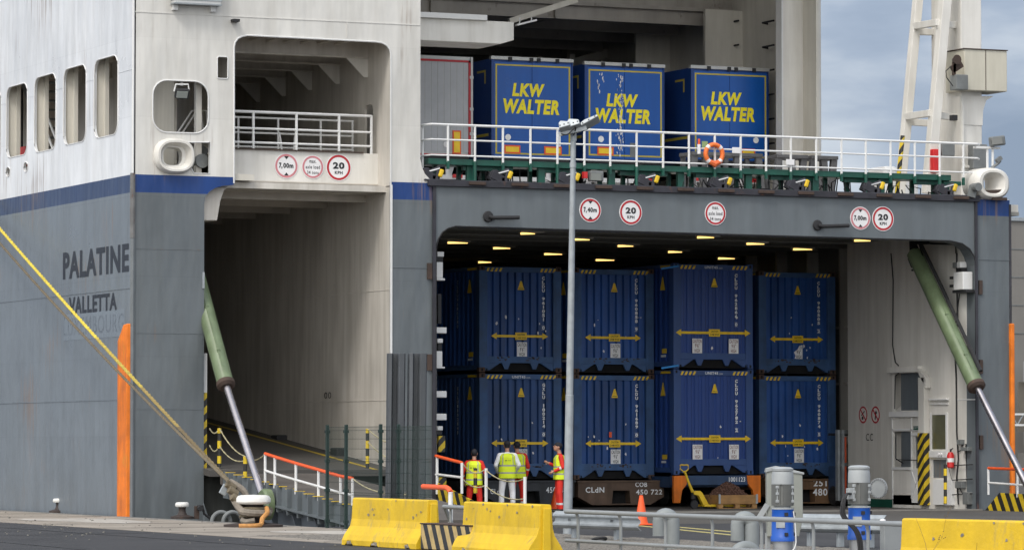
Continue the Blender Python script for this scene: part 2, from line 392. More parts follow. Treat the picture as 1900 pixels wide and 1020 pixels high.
# painted yellow lines on the apron
def line(a, b, wd, z=.006, nm='painted_line', m='yline'):
    a, b = Vector(a), Vector(b); d = (b-a).normalized(); n = Vector((-d.y, d.x, 0))*wd/2
    q = [a-n, a+n, b+n, b-n]
    return [(p.x, p.y, z) for p in q]
M['yline'] = mat('yellow_road_paint', (.48,.42,.16), .7, .2, 3, dirt=(.10,.09,.075), dirt_amt=.38, dirt_scale=5)
mb = MB()
for (a, b, wd) in (((1090,965),(1372,993),.10), ((1130,966),(1372,987),.10)):
    q = line(PZ(*a), PZ(*b), wd); mb.prism(q, (0,0,-.02))
setk(mb.build('painted_line', M['yline']))

# ================================================================ THE SHIP
SHIP = thing('cargo_ship', 'huge grey and white ro-ro cargo ship with blue band, stern doors open to the quay', 'ship', (42, 100, 0))
def part(nm, mb, m, parent=None, **k): return mb.build(nm, M[m] if isinstance(m, str) else m, parent or SHIP, **k)
def F(y): return lambda a, b: (a, y, b)
XP, ZP = 29.9, 18.5
def s(px, py): return S(px, py)
# stern plating, port part, with combined tunnel and balcony opening
o = [(XP,-1.5)]
xa = s(379,700)[0]
o += [(xa,-1.5)] + [s(379,380), s(381,366), s(388,356), s(399,349), s(413,345), s(434,343)]
o += [s(434,88), s(436,79), s(441,72), s(449,68), s(459,66)]
o += [s(697,78), s(709,80), s(718,85), s(723,92), s(725,101)]
xb = s(725,600)[0]; xc = 37.65
o += [(xb,-1.5),(xc,-1.5),(xc, s(803,337)[1]), s(796,331), s(788,322), s(783,310), s(780,295), (s(780,200)[0], ZP),(XP,ZP)]
o = [(p[0] if i not in (1,) else xa, p[1]) for i, p in enumerate(o)]
def srr(x0, y0, x1, y1, r): 
    a, b = s(x0, y1), s(x1, y0); return rrect(a[0], a[1], b[0], b[1], r)
h1 = srr(283,152,387,245,.36); h2 = srr(403,106,423,146,.05); h3 = srr(303,274,338,306,.16)
h4 = [s(347,264), s(388,264), s(388,322), s(360,322), s(352,308), s(347,290)]
part('stern_plating', MB().plate(o, [h1,h2,h3,h4], F(YS), (0,.06,0)), 'stern')
def ring(loop, y, r, m='white2', nm='window_rim'):
    pts = [(a, y, b) for a, b in loop]; pts = pts+pts[:2]
    return part(nm, MB().tube(pts, r, 5, False), m, smooth=True)
ring(h1, YS-.004, .02); ring(h2, YS-.004, .016); ring([(p) for p in h4], YS-.005, .02)
# edge bar round the big bay
pts = [(p[0], YS-.008, p[1]) for p in [s(434,340)]+o[8:20-1]]
part('bay_rim', MB().tube([(a,b_,c) for a,b_,c in pts if True], .022, 5), 'white2', smooth=True)
part('bay_rim', MB().box(xb-.02, xb+.03, YS-.03, YS+.0, -1.4, s(725,343)[1]), 'white2')
# side plating with tall windows
holes = []
def yz(px, py, X=XP): p = PX(px, py, X); return (p.y, p.z)
sw = [(-28,166,2,300),(12,154,51,294),(64,136,104,284),(118,120,160,270),(175,103,219,257)]
wins = []
for x0,y0,x1,y1 in sw:
    ya = yz(x0,(y0+y1)/2)[0]; yb = yz(x1,(y0+y1)/2)[0]; xm = (x0+x1)/2
    zt = yz(xm, y0+4)[1]; zb = yz(xm, y1-4)[1]
    wins.append((yb, zb, ya, zt)); holes.append(rrect(yb, zb, ya, zt, .32))
yw0 = wins[4][0]; pitch = wins[3][0]-wins[4][0]
for k in range(1, 7): holes.append(rrect(wins[0][0]+pitch*k, wins[0][1], wins[0][2]+pitch*k, wins[0][3], .32))
hs = []
for cx, cy in ((15,319),(48,310)):
    c = yz(cx, cy); hs.append([(c[0]+.19*math.cos(t*.5236), c[1]+.13*math.sin(t*.5236)) for t in range(12)])
side = [(YS,-1.5),(YS+100,-1.5),(YS+100,ZP),(YS,ZP)]
part('hull_side_plating', MB().plate(side, holes+hs, lambda a,b:(XP,a,b), (.06,0,0)), 'side')
for h in holes+hs:
    p = [(XP-.002, a, b) for a, b in h]; part('window_rim', MB().tube(p+p[:2], .016, 5, False), 'rail', smooth=True)
# corner bar, chipped to rust at the top
part('corner_bar', MB().tube([(XP,YS,-1.4),(XP,YS,s(247,352)[1])], .06, 8), mat('corner_bar_paint', (.15,.165,.175), .5, .2, 3, dirt=(.10,.055,.035), dirt_amt=.25, dirt_scale=8, bump=.1), smooth=True)
part('corner_bar_rust', MB().tube([(XP-.005,YS-.005,6.6),(XP-.005,YS-.005,8.14)], .064, 8), mat('rust_flakes', (.16,.16,.16), .8, .3, 5, dirt=(.11,.05,.03), dirt_amt=.5, dirt_scale=9, bump=.4), smooth=True)
part('corner_bar_upper', MB().tube([(XP,YS,8.14),(XP,YS,ZP)], .03, 8), 'white2', smooth=True)
# orange fender strip
z1 = s(235,600)[1]
q = [(YS-.02,-1.2),(YS-.02,z1),(YS+.25,z1-.02),(YS+.68,z1-.40),(YS+.68,-1.2)]
part('fender_strip', MB().prism([(XP-.14,a,b) for a,b in q], (.15,0,0)), 'orange', bevel=.02)
# weld seams (raised beads)
mb = MB()
def seam_s(x0,y0,x1,y1): a, b = P(x0,y0), P(x1,y1); mb.bar((a.x,YS-.002,a.z),(b.x,YS-.002,b.z), .02, .022)
seam_s(249,22,779,47); seam_s(644,40,644,70)
zz = s(800,497)[1]; mb.bar((xb+.04,YS-.003,zz),(xc-.03,YS-.003,zz),.02,.02)
for z in (2.55, 4.35, 6.35):
    mb.bar((XP+.08,YS-.001,z),(xa-.02,YS-.001,z),.012,.016)
part('weld_seam', mb, 'stern')
mb = MB()
for z, y1 in ((2.78,YS+60),(5.42,YS+60),):
    mb.bar((XP-.002,YS+.7 if z<5 else YS+.05,z),(XP-.002,y1,z),.022,.02)
mb.bar((XP-.002,YS+.05,13.5),(XP-.002,YS+60,13.5),.016,.014)
ws = sorted(h_[0] for h_ in wins)+[1e3]
y_ = YS+.05; wd_ = wins[4][2]-wins[4][0]
for a_ in sorted([w_[0] for w_ in wins]): mb.bar((XP-.002,y_,10.62),(XP-.002,a_-.02,10.62),.012,.012); y_ = a_+wd_+.02
part('weld_seam', mb, 'side')
# ---- name and port of registry
def side_text(t, x0, x1, ytop0, ybot0, ytop1, ybot1, X=XP, m='navy', bold=.03):
    pa, pb = PX(x0, ybot0, X), PX(x1, ybot1, X); pc = PX(x0, ytop0, X); pd = PX(x1, ytop1, X)
    z0 = (pa.z+pb.z)/2; z1 = (pc.z+pd.z)/2
    mb = MB(); put_text(mb, t, (X-.008, pa.y, z0), (0, pb.y-pa.y, 0), (0,0,z1-z0), bold=bold); return part('lettering', mb, m)
side_text('PALATINE', 117, 239, 468, 518, 452, 504, bold=.035)
side_text('VALLETTA', 128, 217, 550, 583, 544, 576)
M['ghost'] = mat('painted_over_letters', (.135,.158,.185), .3, .3, 6)
side_text('LUXEMBOURG', 118, 230, 590, 623, 581, 615, m='ghost', bold=.0)
# repaint patch behind old name
a, b = PX(118,632,XP), PX(232,575,XP); 
part('repainted_patch', MB().box(XP-.006, XP, b.y, a.y, min(a.z,b.z)-.0, PX(118,588,XP).z+.06), mat('patch_paint', (.17,.20,.23), .3, .12, 2))
# ---- spaces behind the side windows (open mooring deck)
RX = 33.2
part('mooring_deck_floor', MB().box(XP+.07, 33.0, YS+.07, YS+60, 8.05, 8.2), 'hangar')
part('mooring_deck_ceiling', MB().box(XP+.07, s(434,200)[0]-.02, YS+.07, YS+60, 12.3, 12.4), 'hangar')
part('inner_bulkhead', MB().box(RX, RX+.08, YS+4.8, YS+60, 8.2, 12.3), 'hangar')
part('inner_bulkhead', MB().box(XP+.07, 33.0, YS+60, YS+60.1, 8.2, 12.3), 'hangar')
part('inner_bulkhead', MB().box(RX+.08, s(434,200)[0]-.06, YS+4.8, YS+4.9, 8.2, 12.3), 'hangar')
mb = MB()
for k in range(len(wins)):
    yb, zb, ya, zt = wins[k]
    mb.box(XP+.06, XP+.26, ya+.05, ya+.13, 8.2, 12.3); mb.box(XP+.26, XP+.36, ya-.06, ya+.22, 8.2, 12.3)
part('web_frame', mb, 'hangar')
mb = MB()                                   # stair behind the second and third window
for k in range(14):
    mb.box(31.0, 31.9, 97.2+k*.28, 97.44+k*.28, 8.4+k*.27, 8.45+k*.27)
mb.bar((30.95,97.0,8.3),(30.95,101.2,12.2),.05,.22)
part('deck_stair', mb, 'equip')
mb = MB()
for dz in (.45, .95): mb.tube([(30.9,96.9,8.4+dz),(30.9,100.9,12.1+dz*.6)], .035, 6)
for k in range(4): mb.tube([(30.9,97.2+k*1.1,8.5+k*1.0),(30.9,97.2+k*1.1,9.4+k*1.0)], .03, 6)
part('stair_rail', mb, 'rail', smooth=True)
mb = MB(); p = PX(215,240,30.15); mb.box(30.2,30.5,p.y-.3,p.y-.05,p.z-.1,p.z+.08); part('flag_box', mb, mat('teal_box',(.02,.13,.2),.4))
mb = MB(); p = PX(43,272,30.6); mb.box(30.6,31.2,p.y-.2,p.y+.4,p.z-.5,p.z); part('red_reel', mb, 'red')
mb = MB(); mb.tube([(31.72,PX(40,170,31.7).y,11.5),(31.72,PX(40,170,31.7).y,9.4)],.03,6); part('pipe', mb, 'dark')
# ---- room behind the stern window
M['cabin'] = M['hangar']
part('bulkhead', MB().box(s(345,200)[0]-.02+.25, s(345,200)[0]+.3, YS+1.5, YS+4.8, 8.2, 12.3), 'hangar')
mb = MB(); q = s(316,200)[0]; mb.box(q, q+.1, YS+3.0, YS+3.15, 8.2, 12.3); mb.box(s(372,200)[0],s(372,200)[0]+.14,YS+.3,YS+.45,8.2,12.3)
part('pillar', mb, 'holdw')
mb = MB()
for dx in (0,.45):
    a, b = P(330+dx*20,246,YS+1.2), P(356+dx*20,206,YS+1.2)
    mb.tube([a, b, b+Vector((.25,0,0.02)), b+Vector((.3,0,-.6))], .022, 6)
part('stair_rail', mb, 'rail', smooth=True)
# floodlight hanging in the stern window
LF = part('floodlight', MB().obox(P(338,174,YS-.05),(.34,.16,.24), Matrix.Rotation(R(25),3,'X')), 'dark', bevel=.03)
part('lens', MB().obox(P(338,176,YS-.15),(.27,.02,.16), Matrix.Rotation(R(25),3,'X')), mat('lamp_lens',(.30,.32,.30),.1), LF)
mb = MB(); a = P(323,170,YS-.03); b = P(351,170,YS-.03); c = P(326,157,YS-.03); d = P(349,157,YS-.03)
mb.tube([a,c,d,b], .022, 6); mb.box(P(326,0,YS).x,P(348,0,YS).x,YS-.07,YS,P(0,159,YS).z-.62,P(0,159,YS).z-.55) if False else None
mb.tube([P(337,160,YS+.2),P(337,151,YS+.2)], .04, 6)
part('bracket', mb, 'rail', LF, smooth=True)
# ---- fairleads: thick flared rings
def fairlead(cx, cy, w, h, hw, hh, Y, dep, name='fairlead'):
    c = P(cx, cy, Y); k = 90.9/7250*1.0; k = (Y/ray(cx,cy).y)/FPX
    W, H, hW, hH = w*k/.86/2, h*k/2, hw*k/.86/2, hh*k/2
    n = 40; rows = []
    for (f, yy) in ((-.12,dep+.02),(-.10,0.0),(.0,-.10),(.2,-.17),(.42,-.17),(.66,-.08),(.86,.06),(1.0,.25),(1.0,max(dep,.4))):
        row = []
        for j in range(n):
            a = 2*math.pi*j/n
            def se(A, B, p): 
                ca, sa = math.cos(a), math.sin(a)
                return A*abs(ca)**(2/p)*(1 if ca>=0 else -1), B*abs(sa)**(2/p)*(1 if sa>=0 else -1)
            xo, zo = se(W, H, 2.4); xi, zi = se(hW, hH, 3.4)
            row.append((c.x+xo*(1-f)+xi*f, Y+yy, c.z+zo*(1-f)+zi*f))
        rows.append(row)
    vs = [v for r in rows for v in r]
    fs = [(i*n+j, i*n+(j+1)%n, (i+1)*n+(j+1)%n, (i+1)*n+j) for i in range(len(rows)-1) for j in range(n)]
    return part(name, MB().add(vs, fs), 'white', smooth=True), c
f1, c1 = fairlead(323,290,66,64,34,32,YS-.02,.1)
# lower small opening beside the fairlead: dark machinery
mb = MB()
mb.bar(P(352,318,YS+.7),P(378,272,YS+.7),.12,.3); mb.lathe([(.17,0),(.17,.3)], P(368,300,YS+.5), 16, Matrix.Rotation(R(90),3,'X'))
mb.bar(P(363,264,YS+.9),P(363,322,YS+.9),.06)
part('mooring_winch', mb, 'equip')
# top fixtures
FX = part('ventilation_box', MB().box(s(317,0)[0], s(403,0)[0], YS-.28, YS, s(360,9)[1], s(360,9)[1]+.9), 'white2', bevel=.02)
mb = MB(); z = s(360,9)[1]
for i in range(9): mb.box(s(317,0)[0]-.02, s(403,0)[0]+.02, YS-.30, YS-.02, z-.03+i*.1, z+.0+i*.1)
part('louvre', mb, 'galv', FX)
for x in (323,393): part('bracket', MB().box(s(x,0)[0]-.06, s(x,0)[0]+.06, YS-.12, YS, z-.16, z-.03), 'white2', FX)
part('small_lamp', MB().box(s(428,0)[0], s(440,0)[0], YS-.2, YS, s(433,42)[1], s(433,37)[1]), 'dark')
# ---- tunnel
zt = s(560,343)[1]
part('tunnel_wall', MB().plate([(YS+.06,-1.4),(YS+55,-1.4),(YS+55,8.0),(YS+.06,8.0)], [], lambda a,b:(xb,a,b), (.06,0,0)), 'tunnel')
part('tunnel_wall', MB().box(xa-.3, xa-.02, YS+.06, YS+55, -1.4, 8.0), 'tunnel')
part('tunnel_end_wall', MB().box(xa-.2, xb+.1, YS+50, YS+50.1, 0, 8.0), 'hold')
ft = MB().prism([(xa-.01,YS-.4,.95),(xa-.01,YS-.4,1.10),(xa-.01,YS+50,1.10+5.0),(xa-.01,YS+50,5.9)], (xb-xa,0,0))
part('tunnel_floor', ft, 'asph2')
part('tunnel_ceiling', MB().box(xa-.25, xb, YS+.3, YS+50, zt-.1, zt+.05), 'tunnel')
mb = MB()
for k in range(12):
    y = YS+1.6+k*2.6; mb.box(xa-.2, xb-.005, y, y+.08, zt-.28, zt-.1)
part('tunnel_beam', mb, 'ceil')
mb = MB()
def seam_x(x0,y0,x1,y1, X=xb): a, b = PX(x0,y0,X), PX(x1,y1,X); mb.bar((X-.002,a.y,a.z),(X-.002,b.y,b.z),.02,.02)
seam_x(380,743,724,743) if False else None
mb.bar((xb-.001,YS+.1,s(725,742)[1]),(xb-.001,YS+22,s(725,742)[1]),.016,.016)
mb.bar((xb-.001,YS+.1,s(725,537)[1]),(xb-.001,YS+22,s(725,537)[1]),.016,.016)
mb.bar((xb-.001,YS+.9,7.75),(xb-.001,YS+30,7.75),.02,.03)
part('weld_seam', mb, 'tunnel')
mb = MB()
for cx, cy in ((437,806),(515,815),(626,839)):
    p = PX(cx, cy, xb-.2); mb.box(xb-.30, xb-.0, p.y-.2, p.y+.25, p.z-.25, p.z+.12)
part('wall_bumper', mb, 'dark', bevel=.03)
mb = MB()   # yellow edge line on the tunnel floor
def fz(y): return 1.10+(y-(YS-.4))*.0990
for y in range(0, 44, 4):
    mb.add([(xb-.62,YS-.4+y,fz(YS-.4+y)+.006),(xb-.48,YS-.4+y,fz(YS-.4+y)+.006),(xb-.48,YS+3.6+y,fz(YS+3.6+y)+.006),(xb-.62,YS+3.6+y,fz(YS+3.6+y)+.006)], [(0,1,2,3)])
part('floor_line', mb, mat('floor_yellow',(.42,.30,.02),.6,.2,3,dirt=(.08,.07,.06),dirt_amt=.3), fixn=False)
mb = MB(); p = PX(608,733,xb); put_text(mb, '00', (xb-.008,PX(602,739,xb).y,PX(602,739,xb).z), (0,PX(615,739,xb).y-PX(602,739,xb).y,0), (0,0,.16)); part('lettering', mb, 'black')
# bracket top left of the tunnel
q = [s(379,408), s(411,408), s(417,372), s(424,352), s(434,344), s(379,344)]
part('corner_bracket', MB().prism([(a, YS+.30, b) for a,b in q], (0,.6,0)), 'tunnel', bevel=.02)
# striped jamb edge on the port side of the tunnel
part('jamb_stripe', MB().box(xa-.02, xa+.10, YS+.08, YS+.16, s(385,872)[1], s(385,728)[1]), 'hazx')
part('jamb_edge', MB().box(xa-.02, xa+.10, YS+.08, YS+.16, s(385,728)[1], s(385,655)[1]), 'white2')
for cy in (520, ): part('hinge_plate', MB().box(xa-.06, xa-.01, YS-.03, YS, s(380,535)[1], s(380,505)[1]), 'galv')
# lower stern: sponson below the tunnel sill
part('lower_stern', MB().plate([(xa-.01,-1.5),(xb,-1.5),(xb,.94),(xa-.01,.94)], [], F(YS+.35), (0,.1,0)), mat('stern_rust_grey',(.085,.09,.085),.7,.25,1.2,.35,dirt=(.12,.05,.02),dirt_amt=.3,dirt_scale=1.5))
q = [(xa-.01, -.2)]+[(xa-.01+.55*(1-math.cos(t*math.pi/12)), -.2+0*.0+.0) for t in range(0)]
part('sill_bracket', MB().prism([(xa-.01,YS-.02,-1.2),(xa+.55,YS-.02,-1.2),(xa+.42,YS-.02,-.55),(xa+.15,YS-.02,-.1),(xa-.01,YS-.02,.35)], (0,.2,0)), 'grey', bevel=.02)
# ---- balcony beam and its room
BY = YS+.85; xbl = s(434,300)[0]-.25
zb0 = P(560,338,BY).z; zb1 = P(560,281,BY).z
part('bay_beam', MB().box(xbl, xb, BY, BY+.12, zb0, zb1), 'white')
part('bay_beam_flange', MB().box(xbl, xb, BY-.04, BY+.5, zb0-.03, zb0), 'ceil')
part('balcony_floor', MB().box(xbl, xb, BY+.12, YS+26, zb1-.12, zb1-.02), 'hangar')
part('balcony_gutter', MB().box(xbl, xb-.4, BY-.06, BY+.1, zb1, zb1+.03), 'rust')
zc = P(580,72,YS).z-.12
part('balcony_ceiling', MB().box(xbl, xb, YS+.07, YS+26, zc+.25, zc+.35), mat('rusty_deckhead', (.68,.62,.54), .6, .25, 1.5, .15, dirt=(.16,.08,.04), dirt_amt=.55, dirt_scale=3.5))
slot = rrect(*[v for v in (PX(692,285,xb).y, P(0,285,YS).z)] , *[v for v in (PX(677,150,xb).y, P(0,158,YS).z)], .15)
part('balcony_wall', MB().plate([(YS+.06,zt+.05),(YS+26,zt+.05),(YS+26,zc+.25),(YS+.06,zc+.25)], [slot], lambda a,b:(xb,a,b), (.06,0,0)), 'tunnel')
part('balcony_wall', MB().box(s(434,200)[0]-.05, s(434,200)[0]+.0, YS+.07, YS+26, zb1, zc+.25), 'tunnel')
part('balcony_end_wall', MB().box(xbl, xb, YS+14, YS+14.1, zb1, zc+.25), 'tunnel')
mb = MB()
for k in range(6):
    y = YS+1.5+k*1.9; mb.box(xbl, xb, y, y+.05, zc-.12, zc+.25); mb.box(xbl, xb, y-.08, y+.13, zc-.15, zc-.12)
part('ceiling_beam', mb, 'tunnel')
mb = MB()
for k in range(1, 6):
    y = YS+1.5+(k-1)*1.9; mb.prism([(xb,y,zc-.15),(xb-.58,y,zc-.15),(xb-.10,y,zc-.62),(xb,y,zc-.62)], (0,.05,0))
part('beam_knee', mb, 'holdw')
mb = MB()
for k in range(8): mb.tube([(xbl+.3+.45*k,YS+.5,zc+.17),(xbl+.3+.45*k,YS+9,zc+.17)], .03, 6)
part('ceiling_pipe', mb, 'ceil', smooth=True)
def railing(p0, p1, n, h, rows, r=.026, rp=.024, nm='deck_railing', m='rail', ends=True):
    mb = MB(); p0, p1 = Vector(p0), Vector(p1)
    for k in range(n+1):
        a = p0.lerp(p1, k/n); mb.tube([a, a+Vector((0,0,h))], rp, 6)
    for f in rows: mb.tube([p0+Vector((0,0,h*f)), p1+Vector((0,0,h*f))], r if f == rows[-1] else r*.75, 6)
    return part(nm, mb, m, smooth=True)
a = P(436,278,BY+.03); b = P(689,287,BY+.03); hh = P(436,205,BY+.03).z-a.z
railing((s(437,0)[0]+.0,BY+.03,a.z),(b.x,BY+.03,a.z),3,hh,(.22,.62,1.0)) if False else None
mb = MB()
for px in (470,550,629,689): q = P(px,280,BY+.03); mb.tube([(q.x,q.y,a.z),(q.x,q.y,a.z+hh)], .035, 6)
for f in (.20,.56,.98): mb.tube([(a.x-.1,a.y,a.z+hh*f),(b.x,a.y,a.z+hh*f)], .030 if f<.9 else .036, 6)
part('deck_railing', mb, 'rail', smooth=True)
mb = MB(); y2 = BY+1.3
for px in (442,516,595,654): q = P(px,280,y2); mb.tube([(q.x,y2,a.z),(q.x,y2,a.z+hh*.95)], .028, 6)
for f in (.20,.56,.95): mb.tube([(a.x-.1,y2,a.z+hh*f),(P(656,280,y2).x,y2,a.z+hh*f)], .026, 6)
mb.tube([P(518,246,BY+.9),P(523,280,BY+.9)],.03,6); mb.tube([P(549,243,BY+.9),P(545,280,BY+.9)],.03,6)
part('deck_railing', mb, 'rail', smooth=True)
# ---- round signs
def sign(px, py, d, kind, Y, rim='signr'):
    c = P(px, py, Y); k = (Y/ray(px,py).y)/FPX; r = d*k/2
    Mx = Matrix.Rotation(R(90), 3, 'X')
    root = MB().lathe([(r*1.0,0),(r*1.0,.012)], c, 36, Mx).build('round_sign', M['signw'], SHIP)
    mb = MB(); n = 36; vs = []
    for rr in (r*.94, r*.78):
        for j in range(n): a_ = 2*math.pi*j/n; vs.append((c.x+rr*math.cos(a_), Y-.017, c.z+rr*math.sin(a_)))
    mb.add(vs, [(j,(j+1)%n,n+(j+1)%n,n+j) for j in range(n)]); mb.build('rim', M[rim], root)
    y = Y-.018
    def T(t, cx, cz, w_, h_, b=.02): mb = MB(); put_text(mb, t, (c.x+(cx-w_/2)*r, y, c.z+(cz-h_/2)*r), (w_*r,0,0), (0,0,h_*r), bold=b); mb.build('lettering', M['black'], root, fixn=False)
    if kind == '20': T('20',0,.14,.92,.50,.045); T('KPH',0,-.38,.62,.24,.03)
    elif kind == 'axle': T('max.',0,.45,.62,.22,.01); T('axle load',0,.0,1.3,.30,.01); T('34 tons',0,-.46,1.05,.28,.01)
    else:
        T(kind[0]+',',-.48,0,.28,.50,.05); T(kind[1:],.16,0.03,.86,.40,.04)
        for sg in (1,-1): MB().add([(c.x-.2*r,y,c.z+sg*.76*r),(c.x+.2*r,y,c.z+sg*.76*r),(c.x,y,c.z+sg*.52*r)], [(0,1,2)]).build('arrow_mark', M['black'], root, fixn=False)
    return root
for (px,py,d,k,rim) in ((531,308,47,'700m','signf'),(580,310,44,'axle','signf'),(628,311,50,'20','signr')): sign(px,py,d,k,BY-.002,rim)
PYF = YS-.03
for (px,py,d,k,rim) in ((1095,390,45,'740m','signr'),(1170,394,47,'20','signr'),(1327,396,44,'axle','signr'),(1596,405,43,'700m','signf'),(1638,406,46,'20','signr')): sign(px,py,d,k,PYF-.002,rim)
# ---- stern portal
zt0 = s(1300,360)[1]
xr = s(1812,600)[0]
ino = [(s(807.5,600)[0],-.9)]+[s(808,470),s(809,455),s(813,442),s(820,431),s(830,424),s(844,420)]+[s(1762,447),s(1784,452),s(1798,462),s(1806,476),s(1810,492),s(1811,512)]+[(xr-.05,-.9)]
po = [(xc+.03,-.9)]+[(xc+.03,zt0),(xr+.0,zt0),(xr,-.9)]
loop = po+ino[::-1]
part('portal_frame', MB().plate(loop, [], F(PYF), (0,.5,0)), 'grey')
part('portal_top_edge', MB().box(xc-.15, xr+.05, PYF-.10, PYF+.5, zt0, zt0+.16), 'rustedge', bevel=.01)
part('portal_seal', MB().box(xc-.03, xc+.05, PYF-.05, PYF-.001, -.8, zt0), 'rustedge')
part('portal_seal', MB().box(xr-.07, xr-.0, PYF-.05, PYF-.001, -.8, zt0), 'rustedge')
pts = [(p[0],PYF-.012,p[1]) for p in ino]
part('portal_lip', MB().tube(pts, .018, 5), 'dark', smooth=True)
for cy in (503,672): part('hinge_plate', MB().box(xc-.16, xc-.04, YS-.05, YS, s(800,cy+15)[1], s(800,cy-15)[1]), 'rust')
for cy in (533,680,820): part('hinge_plate', MB().box(xr+.06, xr+.16, YS-.05, YS, s(1818,cy+13)[1], s(1818,cy-13)[1]), 'rust')
mb = MB()
for k in range(14): mb.box(xc+.9+k*1.15, xc+1.35+k*1.15, PYF-.16, PYF-.10, zt0+.05, zt0+.13)
part('edge_cleat', mb, 'rust', bevel=.01)
# locking arms on the lintel
for px in (905,1516):
    c = P(px,402 if px<1000 else 418,PYF); e2 = P(px+54,404 if px<1000 else 419,PYF)
    mb = MB().lathe([(.12,0),(.14,.03),(.12,.07),(.05,.08)], c, 20, Matrix.Rotation(R(90),3,'X'))
    mb.tube([c+Vector((0,-.08,0)), c+Vector((.1,-.12,-.03)), e2+Vector((0,-.14,0))], [.05,.05,.05], 10)
    part('locking_arm', mb, 'dark', smooth=True)
# right stern pillar
XR = s(1875,600)[0]
part('stern_pillar', MB().box(xr+.02, XR, YS, YS+4, -1.5, 8.13), 'stern', bevel=.02)
part('hull_side_plating', MB().box(54.75, 54.85, YS+4, YS+100, -1.5, 8.1), 'side')
part('transom_return', MB().prism([(XR,YS+3.9,-1.5),(54.8,YS+4.1,-1.5),(54.8,YS+4.1,8.1),(XR,YS+3.9,8.1)], (0,.1,0)), 'side')
q = s(1875,600)
part('fender_strip', MB().box(XR-.05, XR+.07, YS-.1, YS+.3, -1.2, q[1]), 'orange', bevel=.03)
part('corner_bar', MB().tube([(XR,YS,3.5),(XR,YS,8.0)], .035, 8), 'rustedge')
zz = s(1850,482)[1]; part('weld_seam', MB().bar((xr+.1,YS-.003,zz),(XR-.03,YS-.003,zz),.02,.02), 'grey')
# ---- hold
HZ = s(1300,433)[1]+.35
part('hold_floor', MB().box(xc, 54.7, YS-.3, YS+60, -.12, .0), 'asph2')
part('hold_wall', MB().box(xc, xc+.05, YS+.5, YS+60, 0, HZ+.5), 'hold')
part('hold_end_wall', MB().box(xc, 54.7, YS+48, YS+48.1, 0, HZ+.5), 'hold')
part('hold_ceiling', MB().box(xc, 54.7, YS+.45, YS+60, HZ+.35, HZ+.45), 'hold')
mb = MB()
for k in range(16):
    y = YS+1.6+k*2.4; mb.box(xc+.05, 54.6, y, y+.06, HZ-.12, HZ+.35); mb.box(xc+.05, 54.6, y-.1, y+.16, HZ-.15, HZ-.12)
for k in range(7): x = xc+2+k*2.4; mb.box(x, x+.05, YS+.5, YS+40, HZ+.05, HZ+.35)
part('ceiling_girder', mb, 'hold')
lamps = [(881,420),(986,434),(850,451),(934,461),(1028,472),(905,487),(1078,445),(1165,457),(1123,483),(1220,428),(1313,441),(1404,453),(1258,468),(1490,463),(1350,480),(1566,436),(1604,447)]
for (px,py) in lamps:
    p = PZ(px, py, HZ-.02); y = p.y
    p = PZ(px, py, HZ-.22); y = p.y
    root = part('ceiling_lamp', MB().box(p.x-.34, p.x+.34, y-.08, y+.08, HZ-.19, HZ-.15), 'holdw')
    lq = rnd.uniform(.6,1.05)
    part('tube', MB().tube([(p.x-.30,y,HZ-.215),(p.x-.30+.62*lq,y,HZ-.215)], [.034,.012], 6), 'lampon', root)  # taper shapes the glow like a wedge of thrown light
    mb = MB(); mb.add([(p.x-.30,y+.05,HZ-.25),(p.x+.45,y+.05,HZ-.21),(p.x+.80,y+.6,HZ-.15),(p.x-.1,y+.6,HZ-.15)],[(0,1,2,3)]); part('reflector', mb, 'white2', root, fixn=False)  # wedge plate added to stand for lamp light thrown on the beams
# right side wall of the hold with cabin, at X = xw
xw = xr-.03
def rz(px, py, X=None): p = PX(px, py, X or xw); return (p.y, p.z)
def rbox(mb, x0, y0, x1, y1, proud, back=.0):    # box on the wall given by photo corners
    a = rz(x0,(y0+y1)/2)[0]; b = rz(x1,(y0+y1)/2)[0]; z_0 = rz((x0+x1)/2,y1)[1]; z_1 = rz((x0+x1)/2,y0)[1]
    return mb.box(xw-proud, xw+back, b, a, z_0, z_1)
def rhole(x0, y0, x1, y1):
    a = rz(x0,(y0+y1)/2)[0]; b = rz(x1,(y0+y1)/2)[0]; z_0 = rz((x0+x1)/2,y1)[1]; z_1 = rz((x0+x1)/2,y0)[1]
    return [(b,z_0),(a,z_0),(a,z_1),(b,z_1)]
yfar = rz(1655,700)[0]; yf2 = rz(1572,700)[0]
hl = [rhole(1658,800,1691,866), rhole(1697,809,1709,868), rhole(1729,769,1756,833), rhole(1729,852,1756,886), rhole(1791,823,1809,846), rhole(1659,692,1711,764)]
part('side_wall', MB().plate([(PYF+.5,0),(yfar,0),(yfar,HZ+.5),(PYF+.5,HZ+.5)], hl, lambda a,b:(xw,a,b), (.05,0,0)), 'white')
part('side_wall', MB().box(xw+.02, xw+.06, yfar, yf2, .05, HZ+.5), 'holdw')
part('skirting', MB().box(xw+.01, xw+.018, yfar, yf2, 0, .22), 'green')
part('cabin_back_wall', MB().box(xw+.35, xw+.4, PYF+.5, yfar, 0, HZ), 'holdw')
part('cabin_back_wall', MB().box(xw+.05, xw+.4, yfar, yfar+.05, 0, HZ), 'holdw')
part('side_wall', MB().box(54.55, 54.6, yf2, YS+48, 0, HZ+.5), 'hold')
part('side_wall', MB().box(xw+.06, 54.6, yf2-.05, yf2, 0, HZ+.5), 'hold')
mb = MB()
for k in range(10): mb.box(54.2, 54.55, yf2+.5+k*1.9, yf2+.58+k*1.9, 0, HZ+.4)
for z in (1.7,3.4,5.0): mb.box(54.3, 54.56, yf2, YS+30, z, z+.06)
part('hull_frame', mb, 'holdw')
mb = MB()
rbox(mb,1655,680,1712,691,.16); 
